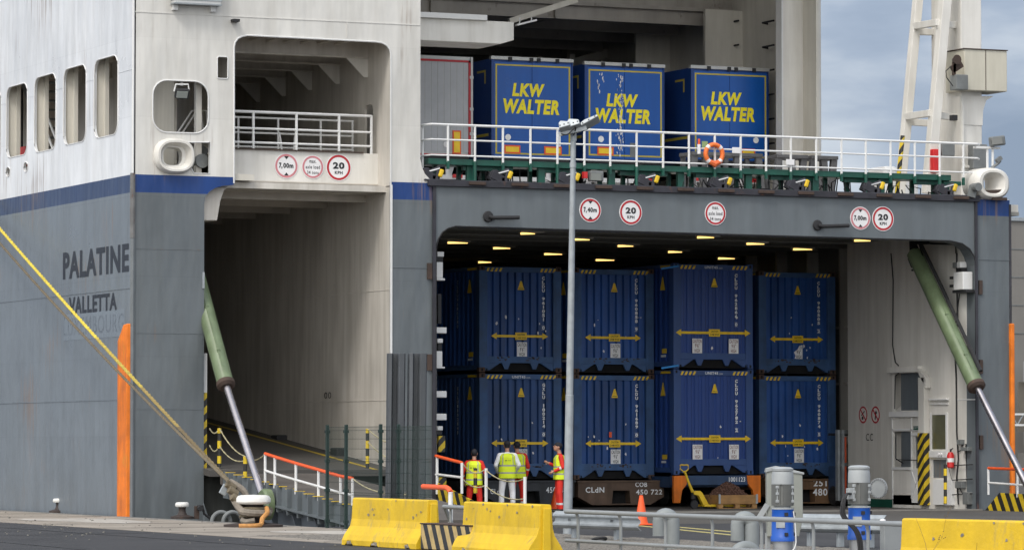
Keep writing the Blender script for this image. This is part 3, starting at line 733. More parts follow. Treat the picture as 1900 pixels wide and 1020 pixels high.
a_ = rz(1718,700)[0]; mb.prism([(xw-.16,rz(1706,0)[0],rz(1706,680)[1]),(xw-.16,rz(1724,0)[0],rz(1722,700)[1]),(xw-.16,rz(1724,0)[0],rz(1722,720)[1]),(xw-.16,rz(1712,0)[0],rz(1712,697)[1])],(.16,0,0))
rbox(mb,1713,700,1724,803,.16)
part('cabin_frame', mb, 'white', bevel=.01)
mb = MB(); rbox(mb,1713,803,1725,936,.17); part('striped_column', mb, 'hazx')
mb = MB(); rbox(mb,1655,763,1712,773,.10); rbox(mb,1656,795,1712,799,.03); rbox(mb,1656,866,1692,871,.04); rbox(mb,1657,918,1724,936,.0)
for x in (1656,1691.5,1711): rbox(mb,x,774,x+1.5,925,.03)
rbox(mb,1727,739,1761,742,.08); rbox(mb,1727,748,1760,750,.04); rbox(mb,1727,836,1759,848,.06); rbox(mb,1727,765,1729,836,.03); rbox(mb,1756,765,1759,836,.03)
rbox(mb,1738,889,1772,936,.12); rbox(mb,1773,740,1812,742,.01)
part('cabin_trim', mb, 'white2', bevel=.004)
a_, b_ = PX(1659,764,xw), PX(1711,742,xw+.7)
part('cabin_roof', MB().add([(xw+.0,rz(1656,0)[0],rz(1680,764)[1]),(xw,rz(1712,0)[0],rz(1680,764)[1]),(xw+.34,rz(1712,0)[0],rz(1680,764)[1]+.30),(xw+.34,rz(1656,0)[0],rz(1680,764)[1]+.30)],[(0,1,2,3)]), 'white', fixn=False)
DR = MB(); rbox(DR,1693,870,1710,932,.03); rbox(DR,1693,803,1711,808,.03)
DR = part('cabin_door', DR, 'white2')
mb = MB(); a_ = (xw-.04,)+rz(1694,875); b_ = (xw-.04,)+rz(1709,922); c_ = (xw-.04,)+rz(1709,875); d_ = (xw-.04,)+rz(1694,922)
mb.bar(a_,b_,.02,.03); mb.bar(c_,d_,.02,.03); part('door_brace', mb, 'white2', DR)
mb = MB(); mb.lathe([(.03,0),(.03,.05)], (xw-.07,)+rz(1709,874), 10, Matrix.Rotation(R(90),3,'Y')); part('handle', mb, 'dark', DR)
mb = MB(); rbox(mb,1729,769,1756,833,-.01,.03); part('cabin_window', mb, 'glass')
ES = MB(); rbox(ES,1697,790,1707,797,.04); ES = part('exit_sign', ES, 'green')
mb = MB(); p0 = rz(1698,796); p1 = rz(1706,791); put_text(mb,'EXIT',(xw-.046,p0[0],p0[1]+.02),(0,p1[0]-p0[0],0),(0,0,p1[1]-p0[1]-.03)); part('lettering', mb, 'signw', ES, fixn=False)
for px in (1746,1751): part('panel_lamp', MB().lathe([(.035,0),(.035,.06)], (xw-.10,)+rz(px,842), 10, Matrix.Rotation(R(90),3,'Y')), 'signw')
mb = MB()
def rt(pts, r=.016, off=.03): mb.tube([(xw-off,)+rz(*p) for p in pts], r, 5)
rt([(1655,470),(1659,520),(1658,640),(1663,672),(1669,678)]); rt([(1669,692),(1663,697),(1662,758)]); rt([(1664,805),(1664,850),(1676,858)],.018); rt([(1664,852),(1708,853)],.012)
rt([(1777,470),(1777,520),(1779,600),(1773,640),(1776,700),(1777,800),(1780,850),(1777,885),(1780,935)],.022); rt([(1782,545),(1775,600),(1774,660)],.014)
rt([(1762,868),(1768,890),(1760,900)],.008); rt([(1790,820),(1784,835),(1778,838)],.012); rt([(1782,905),(1788,915)],.012)
for y0_, dy in ((861,2),(888,1),(915,2)): rt([(1771,y0_+2),(1790,y0_+1),(1809,y0_)],.014,.08)
rt([(1700,448),(1735,452),(1776,453),(1777,470)],.025,.05)
part('wall_cable', mb, 'dark', smooth=True)
mb = MB(); rbox(mb,1782,815,1790,824,.12); rbox(mb,1791,829,1804,836,.15); rbox(mb,1781,892,1793,905,.15); rbox(mb,1795,912,1805,935,.15); rbox(mb,1772,487,1778,497,.08)
part('junction_box', mb, 'equip', bevel=.01)
EQ = MB(); rbox(EQ,1787,505,1805,538,.30); rbox(EQ,1787,486,1794,497,.2); EQ = part('door_cleat', EQ, 'white2', bevel=.02)
mb = MB(); rbox(mb,1786,497,1794,506,.16); rbox(mb,1783,538,1808,543,.26); rbox(mb,1774,513,1783,518,.2); rbox(mb,1774,528,1783,533,.2); part('cleat_pin', mb, 'dark', EQ)
for (cx) in (1601,1624):     # no smoking / no flame signs on the side wall
    c = Vector((xw+.012,)+rz(cx,769)); r = .235
    Mx = Matrix.Rotation(R(90),3,'Y')
    root = MB().lathe([(r,0),(r,.006)], c, 32, Mx).build('prohibition_sign', M['holdw'], SHIP); n = 32
    mb = MB(); vs = [(c.x-.006, c.y+rr*math.cos(2*math.pi*j/n), c.z+rr*math.sin(2*math.pi*j/n)) for rr in (r, r*.8) for j in range(n)]
    mb.add(vs, [(j,(j+1)%n,n+(j+1)%n,n+j) for j in range(n)])
    mb.bar((c.x-.007,c.y+r*.6,c.z+r*.6),(c.x-.007,c.y-r*.6,c.z-r*.6),.005,.04); mb.build('rim', M['signr'], root, fixn=False)
    mb = MB()
    if cx < 1610: mb.bar((c.x-.004,c.y+.1,c.z-.02),(c.x-.004,c.y-.08,c.z+.1),.004,.03); mb.lathe([(.05,0),(.05,.002)], (c.x-.006,c.y+.03,c.z-.09), 10, Mx)
    else: mb.bar((c.x-.004,c.y+.03,c.z-.13),(c.x-.004,c.y-.02,c.z+.05),.004,.05); mb.lathe([(.045,0),(.045,.002)], (c.x-.006,c.y-.03,c.z+.06), 10, Mx)
    mb.build('symbol', M['black'], root)
mb = MB(); a_ = rz(1606,817); put_text(mb,'CC',(xw+.012,a_[0],a_[1]),(0,rz(1619,817)[0]-a_[0],0),(0,0,rz(1606,804)[1]-a_[1])); part('lettering', mb, 'black', fixn=False)
# starboard wall knee above the cylinder, hoses
mb = MB()
rt([(1722,450),(1730,470),(1737,490),(1728,503),(1716,495),(1710,480)],.03,.4); rt([(1735,452),(1742,475),(1738,498),(1722,502)],.025,.5)
part('hydraulic_hose', mb, 'dark', smooth=True)
# port jamb equipment
mb = MB(); md = MB(); xj = s(808,600)[0]
def jb(b, x0,y0,x1,y1,dy=.5,w=.25): a, c = P(x0,y1,YS+dy), P(x1,y0,YS+dy); b.box(a.x, c.x, YS+dy, YS+dy+w, a.z, c.z)
for q in ((808,486,822,516),(808,607,829,618),(808,651,821,680),(808,725,829,737),(808,767,829,779),(812,467,824,476),(812,628,822,636),(812,790,822,798)): jb(mb,*q)
jb(mb,806,516,826,520); jb(mb,806,680,826,683); jb(mb,807,440,811,930,.52,.1)
for q in ((811,476,822,486),(813,637,820,650),(811,798,820,806),(813,545,819,600)): jb(md,*q)
part('door_cleat', mb, 'white2', bevel=.015); part('cleat_pin', md, 'dark')
mb = MB(); jb(mb,814,808,826,838); jb(mb,812,885,828,900); part('jamb_stripe', mb, 'hazx')
# ---------------------------------------------------------------- upper deck
DZ = s(1300,362)[1]
XU0 = s(780,200)[0]
part('upper_deck_plate', MB().box(XU0, 54.7, PYF+.52, YS+60, DZ-.25, DZ+.02), 'holdw')
part('upper_side_box', MB().box(XU0-.02, XU0+.0, YS+.06, YS+60, DZ, ZP), 'white')
part('upper_side_box', MB().box(xb+.1, XU0-.02, YS+.06, YS+.12, DZ+.1, ZP) , 'white') if False else None
HY = 99.0; CZ = P(1100,2,HY).z
# hangar deckhead over the trailers
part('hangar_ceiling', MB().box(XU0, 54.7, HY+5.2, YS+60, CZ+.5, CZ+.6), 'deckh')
part('shade_overhang', MB().box(XU0, 54.7, HY-4.5, HY+5.5, CZ+3.4, CZ+3.6), 'deckh')  # unseen roof added overhead to shade the deckhead girders
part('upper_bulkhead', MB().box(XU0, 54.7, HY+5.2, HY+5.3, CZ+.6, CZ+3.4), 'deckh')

part('hangar_end_wall', MB().box(XU0, 54.7, HY+21, HY+21.1, DZ, CZ+.5), 'hangar')
mb = MB()
for k in range(4, 15):
    y = HY+.05+k*1.35; mb.box(XU0, 54.0, y, y+.05, CZ+.3 if k%2 else CZ+.12, CZ+.5); mb.box(XU0, 54.0, y-.06, y+.11, (CZ+.3 if k%2 else CZ+.12)-.025, CZ+.3 if k%2 else CZ+.12)
for x in (44.5, 48.5): mb.box(x, x+.06, HY+5.3, HY+21, CZ+.1, CZ+.5)
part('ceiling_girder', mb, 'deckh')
# deep box girder on the left and its sloping end
yb_ = HY-1.6
ga, gb = P(780,78,yb_), P(960,78,yb_); gt = P(780,33,yb_)
part('box_girder', MB().prism([(XU0,yb_,P(780,75,yb_).z),(gb.x-.5,yb_,P(780,75,yb_).z),(gb.x-.1,yb_,P(780,75,yb_).z+.12),(gb.x-.1,yb_,gt.z),(XU0,yb_,gt.z)], (0,1.5,0)), 'white', bevel=.02)
part('box_girder', MB().prism([(XU0,yb_-.15,gt.z),(P(900,38,yb_).x,yb_-.15,gt.z),(P(920,38,yb_).x,yb_+1.2,gt.z),(XU0,yb_+1.2,gt.z)], (0,0,.14)), 'white2')
0 and part('girder_knee', MB().prism([(gb.x,yb_,gt.z+.1),(gb.x+1.1,yb_,gt.z+.1),(gb.x+.7,yb_,gt.z-.35),(gb.x,yb_,P(780,75,yb_).z)], (0,1.5,0)), 'hangar')
mb = MB()
for (x0_,y0_,x1_,y1_,Y_) in ((1062,118,1190,80,HY+14),):
    mb.bar(P(x0_,y0_,Y_),P(x1_,y1_,Y_),.2,.28)
for (px,Y_) in ((1060,HY+14),(1118,HY+14.2),(1001,HY+15)):
    q = P(px,100,Y_); mb.box(q.x-.09,q.x+.09,Y_-.09,Y_+.09,DZ,CZ)
mb.bar(P(945,40,HY+3),P(1070,0,HY+3),.12,.16)
part('pillar', mb, 'hangar')
root = part('work_lamp', MB().bar(P(958,47,HY+1),P(994,38,HY+1),.16,.05), 'rail')
mb = MB(); mb.tube([P(964,44,HY+1),P(964,33,HY+1)],.02,5); mb.tube([P(986,39,HY+1),P(986,33,HY+1)],.02,5); part('bracket', mb, 'rail', root)
# starboard wall with deep web frames, and the outer end plate
WX = 54.35
part('hangar_side_wall', MB().box(WX, WX+.08, HY, HY+21, DZ, ZP), 'hangar')
def fr(px0, px1): # frame face spanning photo columns at wall WX: front at the depth where the column meets the wall
    y1 = PX(px0, 200, WX).y; d = ray(px1,200); 
    return y1
mb = MB()
for px0, px1 in ((1180,1243),(1309,1378)):
    Y_ = PX(px1,150,WX).y; x0_ = P(px0,150,Y_).x
    mb.box(x0_, WX, Y_, Y_+.12, DZ, CZ+.5)
part('web_frame', mb, 'hangar')
Y_ = PX(1518,150,WX+.5).y; YE = Y_
x0_ = P(1450,150,Y_).x; x1_ = P(1507,150,Y_).x; x2_ = P(1520,150,Y_).x
part('end_plate', MB().box(x0_, x1_, Y_, Y_+.14, DZ, ZP), 'white', bevel=.01)
part('end_plate', MB().box(x1_, x2_, Y_-.12, Y_+.3, DZ, ZP), 'white', bevel=.01)
part('end_plate', MB().box(x0_-.02, x0_+.03, Y_-.06, Y_+.3, DZ, ZP), 'white2')
mb = MB()
for k in range(13):
    z = P(1500,32,Y_).z+.3-k*.72
    mb.tube([(x1_-.16,Y_-.02,z),(x1_-.16,Y_-.14,z),(x1_+.02,Y_-.14,z-.0)], .02, 6)
for px,Yq,n0 in ((1425,PX(1425,200,WX).y,6),(1360,PX(1360,60,WX).y,3)):
    for k in range(n0):
        z = P(px,45,Yq).z-k*.72; mb.tube([(WX-.0,Yq,z),(WX-.28,Yq-.2,z),(WX-.28,Yq-.9,z)], .03, 6)
part('ladder_rung', mb, 'dark', smooth=True)
mb = MB(); q = P(1503,175,Y_); mb.tube([(q.x,Y_-.06,q.z),(q.x-.1,Y_-.06,q.z-.1),(q.x-.1,Y_-.06,DZ+.3)], .03, 6); part('pipe', mb, 'dark', smooth=True)
# ---------------------------------------------------------------- green gantry walkway with its railing
GY = 88.25
x0_ = s(800,0)[0]; xe = P(1765,340,GY).x
zg = P(1300,315,GY).z
def gz(px): return P(px, 300+ (px-800)*.0378, GY).z
zb1_ = P(1300,321,GY).z; 
top = P(1300,317,GY).z
WK = part('gantry_walkway', MB().box(x0_, xe, GY, GY+.75, top-.05, top+.10), 'green', bevel=.01)
mb = MB()
for k in range(23):
    x = x0_+.45+k*(xe-x0_-.6)/22
    if k % 3 == 1: mb.box(x-.02, x+.16, GY+.1, GY+.22, DZ, top-.05)
    mb.box(x-.05, x+.05, GY+.62, GY+.72, DZ, top-.05)
for k in range(7):
    x = x0_+1.0+k*2.15; mb.box(x, x+1.35, GY+.15, GY+.3, top-.16, top-.05)
part('gantry_leg', mb, 'green', WK, bevel=.006)
part('kick_plate', MB().box(x0_+.2, xe, GY+.75, GY+.77, top+.0, top+.14), 'green', WK)
posts = [830,880,932,983,1033,1083,1131,1180,1229,1277,1325,1373,1420,1466,1513,1560,1605,1651,1696,1742,1786]
rh = P(1300,250,GY).z-top-.05
zr = [P(1300,249,GY).z, P(1300,276,GY).z, P(1300,304,GY).z]
mb = MB(); mg = MB()
for i, px in enumerate(posts):
    x = P(px,300,GY).x; mb.tube([(x,GY-.04,top+.0),(x,GY-.04,zr[0])], .032, 6)
    if i % 3 == 1: mg.tube([(x,GY-.04,DZ),(x,GY-.04,top+.05)], .045, 8)
    else: mg.box(x-.03,x+.03,GY-.07,GY-.0,top-.16,top+.04)
xs, xend = P(790,300,GY).x, P(1812,300,GY).x
for z, r in zip(zr, (.034,.024,.024)): mb.tube([(xs-.1,GY+.5,z-.05),(xs,GY+.12,z-.01),(xs+.12,GY-.04,z),(xend,GY-.04,z),(xend+.2,GY+.2,z)], r, 6)
mb.tube([(xs,GY+.2,DZ+.1),(xs,GY+.2,zr[0])], .032, 6); mb.tube([(xs-.1,GY+.5,DZ+.1),(xs-.1,GY+.5,zr[0])], .032, 6)
part('deck_railing', mb, 'rail', smooth=True); part('railing_foot', mg, 'green', WK, smooth=True)
# latches with yellow handles under the walkway
for px in (815,943,1068,1215,1350,1493,1633,1768):
    c = P(px, 322+(px-815)*.028, GY-.05)
    L1 = MB(); L1.obox((c.x-.25,GY+.05,DZ+.28),(.45,.3,.2),Matrix.Rotation(R(25),3,'Y')); L1.box(c.x-.2,c.x+.0,GY-.1,GY+.2,DZ,DZ+.3)
    L1.lathe([(.17,0),(.17,.1)], (c.x-.35,GY+.02,DZ+.32), 14, Matrix.Rotation(R(90),3,'X')); L1.tube([(c.x-.5,GY,DZ+.15),(c.x-.2,GY-.05,DZ+.42),(c.x,GY-.08,DZ+.5)],.045,6)
    L1.tube([(c.x-.1,GY-.1,DZ+.05),(c.x-.05,GY-.12,DZ+.45)],.05,8)
    L1.box(c.x-.45,c.x+.35,GY-.2,GY+.1,DZ+.16,DZ+.2)
    L1 = part('hatch_latch', L1, 'rustedge', bevel=.01)
    part('latch_rod', MB().tube([(c.x-.3,GY-.06,DZ+.38),(c.x-.02,GY-.14,DZ+.46)],.03,6), 'steel', L1)
    part('handle', MB().obox((c.x,GY-.16,c.z),(.11,.08,.20),Matrix.Rotation(R(20),3,'Y')), 'yellow', L1, bevel=.03)
# hoses and clutter along the deck edge
mb = MB()
for k in range(90):
    x = rnd.uniform(x0_+.3, xe); z = rnd.uniform(DZ+.05, top-.1); y = rnd.uniform(GY+.1,GY+.9)
    mb.tube([(x,y,DZ+.02),(x+rnd.uniform(-.1,.1),y,z),(x+rnd.uniform(-.4,.4),y+.1,z+rnd.uniform(-.1,.15)),(x+rnd.uniform(-.5,.5),y+.1,DZ+.02)], .018, 5)
part('hydraulic_hose', mb, 'dark', smooth=True)
mb = MB()
for px, wd, dz in ((1105,24,.35),): q = P(px,327,GY-.1); mb.obox(q,(wd*.0155,.2,.26))
LL = part('floodlight', mb, 'equip', bevel=.03); q = P(1106,328,GY-.22); part('lens', MB().obox(q,(.28,.02,.18)), mat('lamp_lens',(.2,.21,.19),.15), LL)
mb = MB(); q = P(1085,325,GY-.1); mb.obox(q,(.10,.12,.16)); part('red_box', mb, 'red')
# steel trestles on the deck right of the trailers
mb = MB(); ty = 93.5
for (a0,a1,yt,yb2) in ((1285,1416,283,352),(1442,1556,287,358)):
    xa_, xb_2 = P(a0,300,ty).x, P(a1,300,ty).x; zt_ = P((a0+a1)/2,yt,ty).z
    mb.box(xa_,xb_2,ty,ty+.2,zt_-.16,zt_); mb.box(xa_,xb_2,ty+1.2,ty+1.4,zt_-.16,zt_)
    n = 5
    for i in range(n):
        x = xa_+(xb_2-xa_)*i/(n-1); mb.bar((x,ty+.1,zt_-.1),(x+rnd.choice((-.1,.12,0)),ty+.1,DZ),.16,.12); mb.bar((x,ty+1.3,zt_-.1),(x,ty+1.3,DZ),.12,.12)
    for i in range(n-1):
        x = xa_+(xb_2-xa_)*i/(n-1); mb.bar((x,ty+.1,zt_-.5),(x+.6,ty+.1,DZ),.1,.08)
tr_ = tag(mb.build('trestle_rack', mat('weathered_trestle',(.10,.10,.105),.7,.4,4,dirt=(.14,.08,.05),dirt_amt=.15)), 'rows of weathered dark grey cargo trestles standing on the open deck behind the railing', 'trestles') if False else None
for idx, (a0,a1,yt,lab) in enumerate(((1285,1416,283,'dark weathered cargo trestle in front of the right blue trailer'),(1442,1500,287,'dark grey cargo trestle left of its twin in front of the white hangar column'),(1506,1556,289,'dark grey cargo trestle nearest the open sky on the upper deck'))):
    T0 = thing('cargo_trestle', lab, 'trestle', (P((a0+a1)/2,300,ty).x, ty+.7, DZ+.02), 0, 'cargo trestles on the upper deck')
    mt = M.setdefault('trest', mat('weathered_trestle',(.085,.085,.09),.7,.4,4,dirt=(.14,.08,.05),dirt_amt=.15))
    xa_, xb_2 = P(a0,300,ty).x, P(a1,300,ty).x; zt_ = P((a0+a1)/2,yt,ty).z
    MB().box(xa_,xb_2,ty,ty+.18,zt_-.10,zt_).box(xa_,xb_2,ty+.7,ty+.82,zt_-.10,zt_).box(xa_,xa_+.1,ty+.18,ty+.7,zt_-.10,zt_-.01).box(xb_2-.1,xb_2,ty+.18,ty+.7,zt_-.10,zt_-.01).build('top_beam', mt, T0, bevel=.015)
    n = 4 if idx == 0 else 3
    for i in range(n):
        x = xa_+.1+(xb_2-xa_-.2)*i/(n-1)
        MB().bar((x,ty+.1,zt_-.10),(x+.14*(1 if i%2 else -1),ty+.1,DZ+.02),.18,.12).build('leg', mt, T0)
        MB().bar((x,ty+.76,zt_-.10),(x,ty+.76,DZ+.02),.12,.10).build('leg', mt, T0)
    mb = MB()
    for i in range(n-1):
        x = xa_+.1+(xb_2-xa_-.2)*i/(n-1); mb.bar((x,ty+.1,zt_-.3),(x+.55,ty+.1,DZ+.05),.1,.08)
    mb.build('brace', mt, T0)
# things hanging on the railing: life buoy, light, small boards
def torus(mb, c, Rr, r, n=28, m=10, a0=0, a1=360, sx=1, sz=1, Mx=None):
    c = Vector(c); k = n if a1-a0 < 360 else n
    pts = []
    for i in range(n+1):
        a = R(a0+(a1-a0)*i/n); v = Vector((Rr*math.cos(a)*sx, 0, Rr*math.sin(a)*sz)); pts.append(c+(Mx@v if Mx is not None else v))
    return mb.tube(pts, r, m, a1-a0 < 360)
c = P(1325,286,GY-.14)
LB = thing('life_buoy', 'orange life buoy with white bands hanging on the upper deck railing', 'life buoy', c)
torus(MB(), c, .24, .06).build('ring', mat('buoy_orange',(.80,.17,.03),.5,.1,5), LB, smooth=True)
for a in (45,135,225,315): torus(MB(), c, .24, .063, 5, 10, a-9, a+9).build('band', M['signw'], LB, smooth=True)
c = P(1326,302,GY-.14)
tag(MB().tube([c+Vector((-.2,0,.05)),c+Vector((0,0,-.04)),c+Vector((.2,0,.05))],[.05,.09,.05],8).build('rope_bag', mat('bag_orange',(.7,.14,.04),.6)), 'small orange line bag hanging below the orange life buoy', 'bag')
c = P(1297,274,GY-.12)
BL = thing('buoy_light', 'small white buoy light with red tip on the railing beside the life buoy', 'light', c)
MB().tube([c+Vector((0,0,-.16)),c+Vector((0,0,.08))],.045,8).build('body', M['signw'], BL, smooth=True)
MB().tube([c+Vector((0,0,.08)),c+Vector((0,0,.22))],.03,8).build('tip', M['redrail'], BL, smooth=True)
c = P(1308,268,GY-.0); tag(MB().box(c.x-.08,c.x+.08,GY+.0,GY+.02,c.z-.1,c.z+.08).build('safety_placard', mat('placard_green',(.25,.35,.15),.5)), 'small greenish safety placard behind the life buoy', 'placard')
for px,py,lab in ((1366,278,'blank white board on the railing right of the life buoy'),(1466,300,'blank white board low on the railing before the dark trestles')):
    c = P(px,py,GY-.08); tag(MB().box(c.x-.12,c.x+.12,GY-.1,GY-.08,c.z-.09,c.z+.06).build('white_board', M['signw'], bevel=.005), lab, 'board')
# mast column, box, A frame
mY = 90.0
mx0, mx1 = P(1783,150,mY).x, P(1822,150,mY).x
ym = PX(1728,150,mx0).y
part('mast_column', MB().box(mx0, mx1, mY, ym, DZ, ZP+1), 'white', bevel=.03)
bY = mY-.35
MBX = part('mast_box', MB().box(P(1789,0,bY).x, P(1868,0,bY).x, bY, bY+1.0, P(1830,169,bY).z, P(1830,93,bY).z), mat('stained_box_paint',(.56,.53,.44),.45,.12,.6,.12,dirt=(.50,.38,.20),dirt_amt=.3,dirt_scale=1.0), bevel=.02)
q = P(1829,130,bY); part('panel_seam', MB().box(q.x-.01,q.x+.01,bY-.006,bY,P(1829,168,bY).z,P(1829,94,bY).z), 'rust', MBX)
part('roof_edge', MB().box(P(1787,0,bY).x, P(1869,0,bY).x, bY-.03, bY+1.02, P(1830,93,bY).z, P(1830,91.5,bY).z), 'rust', MBX)
a, b = P(1780,178,mY), P(1825,178,mY)
part('mast_bracket', MB().prism([(mx0+.02,mY-.02,a.z),(mx1+.35,mY-.02,b.z),(mx1+.12,mY-.02,b.z-.12),(mx1+.02,mY-.02,b.z-.4),(mx1,mY-.02,b.z-.8),(mx0+.02,mY-.02,b.z-.8)], (0,.5,0)), 'white')
HR = part('signal_horn', MB().box(P(1765,0,bY).x, P(1787,0,bY).x, bY-.25, bY+.1, P(1776,168,bY).z, P(1776,140,bY).z), 'equip', bevel=.02)
part('horn_bell', MB().lathe([(.05,0),(.11,.18),(.13,.2)], P(1769,112,bY-.1), 14, Matrix.Rotation(R(90),3,'X')), 'rust', HR, smooth=True)
part('horn_bracket', MB().bar(P(1766,130,bY-.1),P(1784,118,bY-.1),.08,.2).bar(P(1770,140,bY-.1),P(1770,115,bY-.1),.08,.08), 'rust', HR)
mb = MB().tube([P(1764,124,bY-.2),P(1755,132,bY-.2),P(1757,145,bY-.2),P(1768,160,bY-.2)],.015,5).box(P(1757,0,bY).x,P(1765,0,bY).x,bY-.3,bY-.1,P(0,156,bY).z-.0,P(0,145,bY).z); part('cable', mb, 'dark', HR)
AY = 90.6; mb = MB()
def ab(x0_,y0_,x1_,y1_,Y_,wd=.22): a, b = P(x0_,y0_,Y_), P(x1_,y1_,Y_); a, b = a-(b-a)*.02, b+(b-a)*.6; mb.bar(a,b,wd,wd)
ab(1670,355,1703,0,AY+.9); ab(1722,352,1754,0,AY-.6,.26)
for (x0_,y0_,x1_,y1_,Ya,Yb) in ((1697,49,1741,42,AY+.9,AY-.6),(1741,46,1783,47,AY-.6,AY-.2),(1681,217,1727,210,AY+.9,AY-.6),(1727,213,1784,219,AY-.6,AY-.2),(1697,59,1735,60,AY+.9,AY+.9),(1681,226,1728,229,AY+.9,AY+.9)):
    mb.bar(P(x0_,y0_,Ya),P(x1_,y1_,Yb),.16,.18)
part('mast_brace', mb, 'white', bevel=.01)
a, b = P(1664,360,AY-1.2), P(1675,252,AY-1.2); part('striped_pole', MB().tube([a,b],.06,8), mat('m',(.5,.4,.02)) if False else 'hazx', smooth=True)
mb = MB(); mb.tube([P(1783,178,mY-.06),P(1786,200,mY-.06),P(1786,300,mY-.06),P(1790,309,mY-.06),P(1805,310,mY-.06)],.045,6); part('pipe', mb, 'white', smooth=True)
mb = MB()
for (x0_,y0_,x1_,y1_,m_) in ((1748,263,1772,289,0),(1806,268,1832,313,0)):
    a, b = P(x0_,y1_,mY-.3), P(x1_,y0_,mY-.3); mb.box(a.x,b.x,mY-.3,mY-.02,a.z,b.z)
part('electric_cabinet', mb, 'equip', bevel=.02)
a, b = P(1732,320,mY-.3), P(1746,277,mY-.3); part('red_locker', MB().box(a.x,b.x,mY-.3,mY-.0,a.z,b.z), 'red', bevel=.02)
FL = part('floodlight', MB().obox(P(1850,262,GY-.1),(.42,.2,.26),Matrix.Rotation(R(-8),3,'Y')), 'equip', bevel=.04)
part('lens', MB().obox(P(1850,262,GY-.21),(.32,.02,.16),Matrix.Rotation(R(-8),3,'Y')), mat('lamp_lens',(.25,.25,.23),.15), FL)
mb = MB().box(P(1808,0,GY).x,P(1853,0,GY).x,GY-.05,GY+.1,P(1830,276,GY).z,P(1830,272,GY).z); 
for px in (1832,1842): mb.tube([P(px,275,GY),P(px,315,GY)],.035,6)
part('lamp_post', mb, 'rail', FL)
mb = MB().tube([P(1840,312,GY-.1),P(1852,303,GY-.1),P(1856,298,GY-.1)],.04,6).obox(P(1853,296,GY-.1),(.18,.1,.1),Matrix.Rotation(R(-35),3,'Y')); part('cctv_camera', mb, 'equip')
# starboard fairlead
f2, c2 = fairlead(1838,341,62,56,16,22,YS-.05,.5)
mb = MB(); mb.lathe([(.30,0),(.30,.5)], P(1815,343,YS+.1), 20, Matrix.Rotation(R(90),3,'Y')@Matrix.Rotation(R(20),3,'X')) 
part('fairlead_roller', MB().lathe([(.11,0),(.11,.3)],P(1805,348,YS-.1),14,Matrix.Rotation(R(90),3,'X')).bar(P(1802,366,YS-.15),P(1806,345,YS-.15),.1,.2), 'equip')
part('fairlead_stain', MB().prism([(P(1829,353,YS-.17).x,YS-.165,P(1829,353,YS-.17).z),(P(1866,351,YS-.17).x,YS-.165,P(1866,351,YS-.17).z),(P(1866,362,YS-.17).x,YS-.165,P(1866,362,YS-.17).z),(P(1845,363,YS-.17).x,YS-.165,P(1845,363,YS-.17).z)],(0,.03,0)), 'rust')
part('deck_house', MB().box(P(1640,0,94).x,P(1666,0,94).x,94,95,DZ,P(1650,308,94).z), 'white2', bevel=.1)
part('deck_white_box', MB().box(P(1668,0,93).x,P(1702,0,93).x,93,93.6,DZ,P(1680,328,93).z), 'white2', bevel=.02)
# ---------------------------------------------------------------- ramps (part of the ship)
# port ramp
RY1 = 77.0; rz0 = 1.02
def rzz(y): return .10+(rz0-.10)*(y-RY1)/(YS-.45-RY1)
A = [(YS-.45,rzz(YS-.45)),(RY1,rzz(RY1)),(RY1,rzz(RY1)-.08),(YS-.45,rzz(YS-.45)-.25)]
rx0, rx1 = xa+.25, xb-1.7
PR = part('port_ramp', MB().prism([(rx0,a,b) for a,b in A], (rx1-rx0,0,0)), mat('ramp_deck',(.10,.088,.078),.75,.35,.9,dirt=(.05,.045,.04),dirt_amt=.4,dirt_scale=1.2,bump=.3,bump_scale=15), SHIP)
def ramp_side(x, th, parent, y0=YS-.7, y1=RY1+1.4, hgt=.55):
    mb = MB()
    n = 14
    for i in range(n):
        a0 = y0+(y1-y0)*i/n; a1 = y0+(y1-y0)*(i+1)/n
        mb.box(x-.10,x+.04,min(a0,a1)-0.0,min(a0,a1)+.05,rzz(a0)-hgt,rzz(a0)+.05)
    mb.prism([(x,y0,rzz(y0)+.08),(x,y1,rzz(y1)+.08),(x,y1,rzz(y1)-hgt*.6),(x,y0,rzz(y0)-hgt)], (th,0,0))
    mb.prism([(x-.12,y0-.4,rzz(y0)-hgt*.75),(x-.12,y1,rzz(y1)-hgt*.55),(x-.12,y1,rzz(y1)-hgt*.55-.04),(x-.12,y0-.4,rzz(y0)-hgt*.75-.04)], (.14,0,0))
    return part('side_girder', mb, 'grey', parent)
ramp_side(rx0-.02, .04, PR); 
mb = MB()
for i in range(15):
    a0 = YS-1.0+(RY1+1.6-YS+1.0)*i/15; mb.box(rx0-.08,rx0+.10,a0-.22,a0,rzz(a0)+.07,rzz(a0)+.085)
part('yellow_mark', mb, 'yellow', PR)
# lower girder / fin plates below
mb = MB()
mb.prism([(rx0+.3,YS-1.5,-.6),(rx0+.3,RY1,-.6),(rx0+.3,RY1,rzz(RY1)-.2),(rx0+.3,YS-1.5,rzz(YS-1.5)-.35)],(.05,0,0))
for y in (86.0,84.6,83.1,81.7,80.3): mb.prism([(rx0,y,rzz(y)-.3),(rx0+.3,y,-.5),(rx0+.3,y,rzz(y)-.3)],(0,.05,0))
part('lower_girder', mb, mat('girder_grey',(.13,.15,.175),.5,.15,2), PR)
part('pontoon', MB().box(rx0-.9, rx1+.3, QY+.02, YS-2.6, -1.0, -.25), 'concr', PR)
# green end roller of the left cylinder
c = PX(500,935,rx0-.15); part('cylinder_hinge', MB().lathe([(.32,0),(.36,.05),(.36,.2),(.2,.26)], c+Vector((-.2,0,0)), 20, Matrix.Rotation(R(90),3,'Y')), 'cyl', PR, smooth=True)
def ramp_rail(p_top, p_bot, top_mid, name='ramp_railing', nrm=True):
    pass
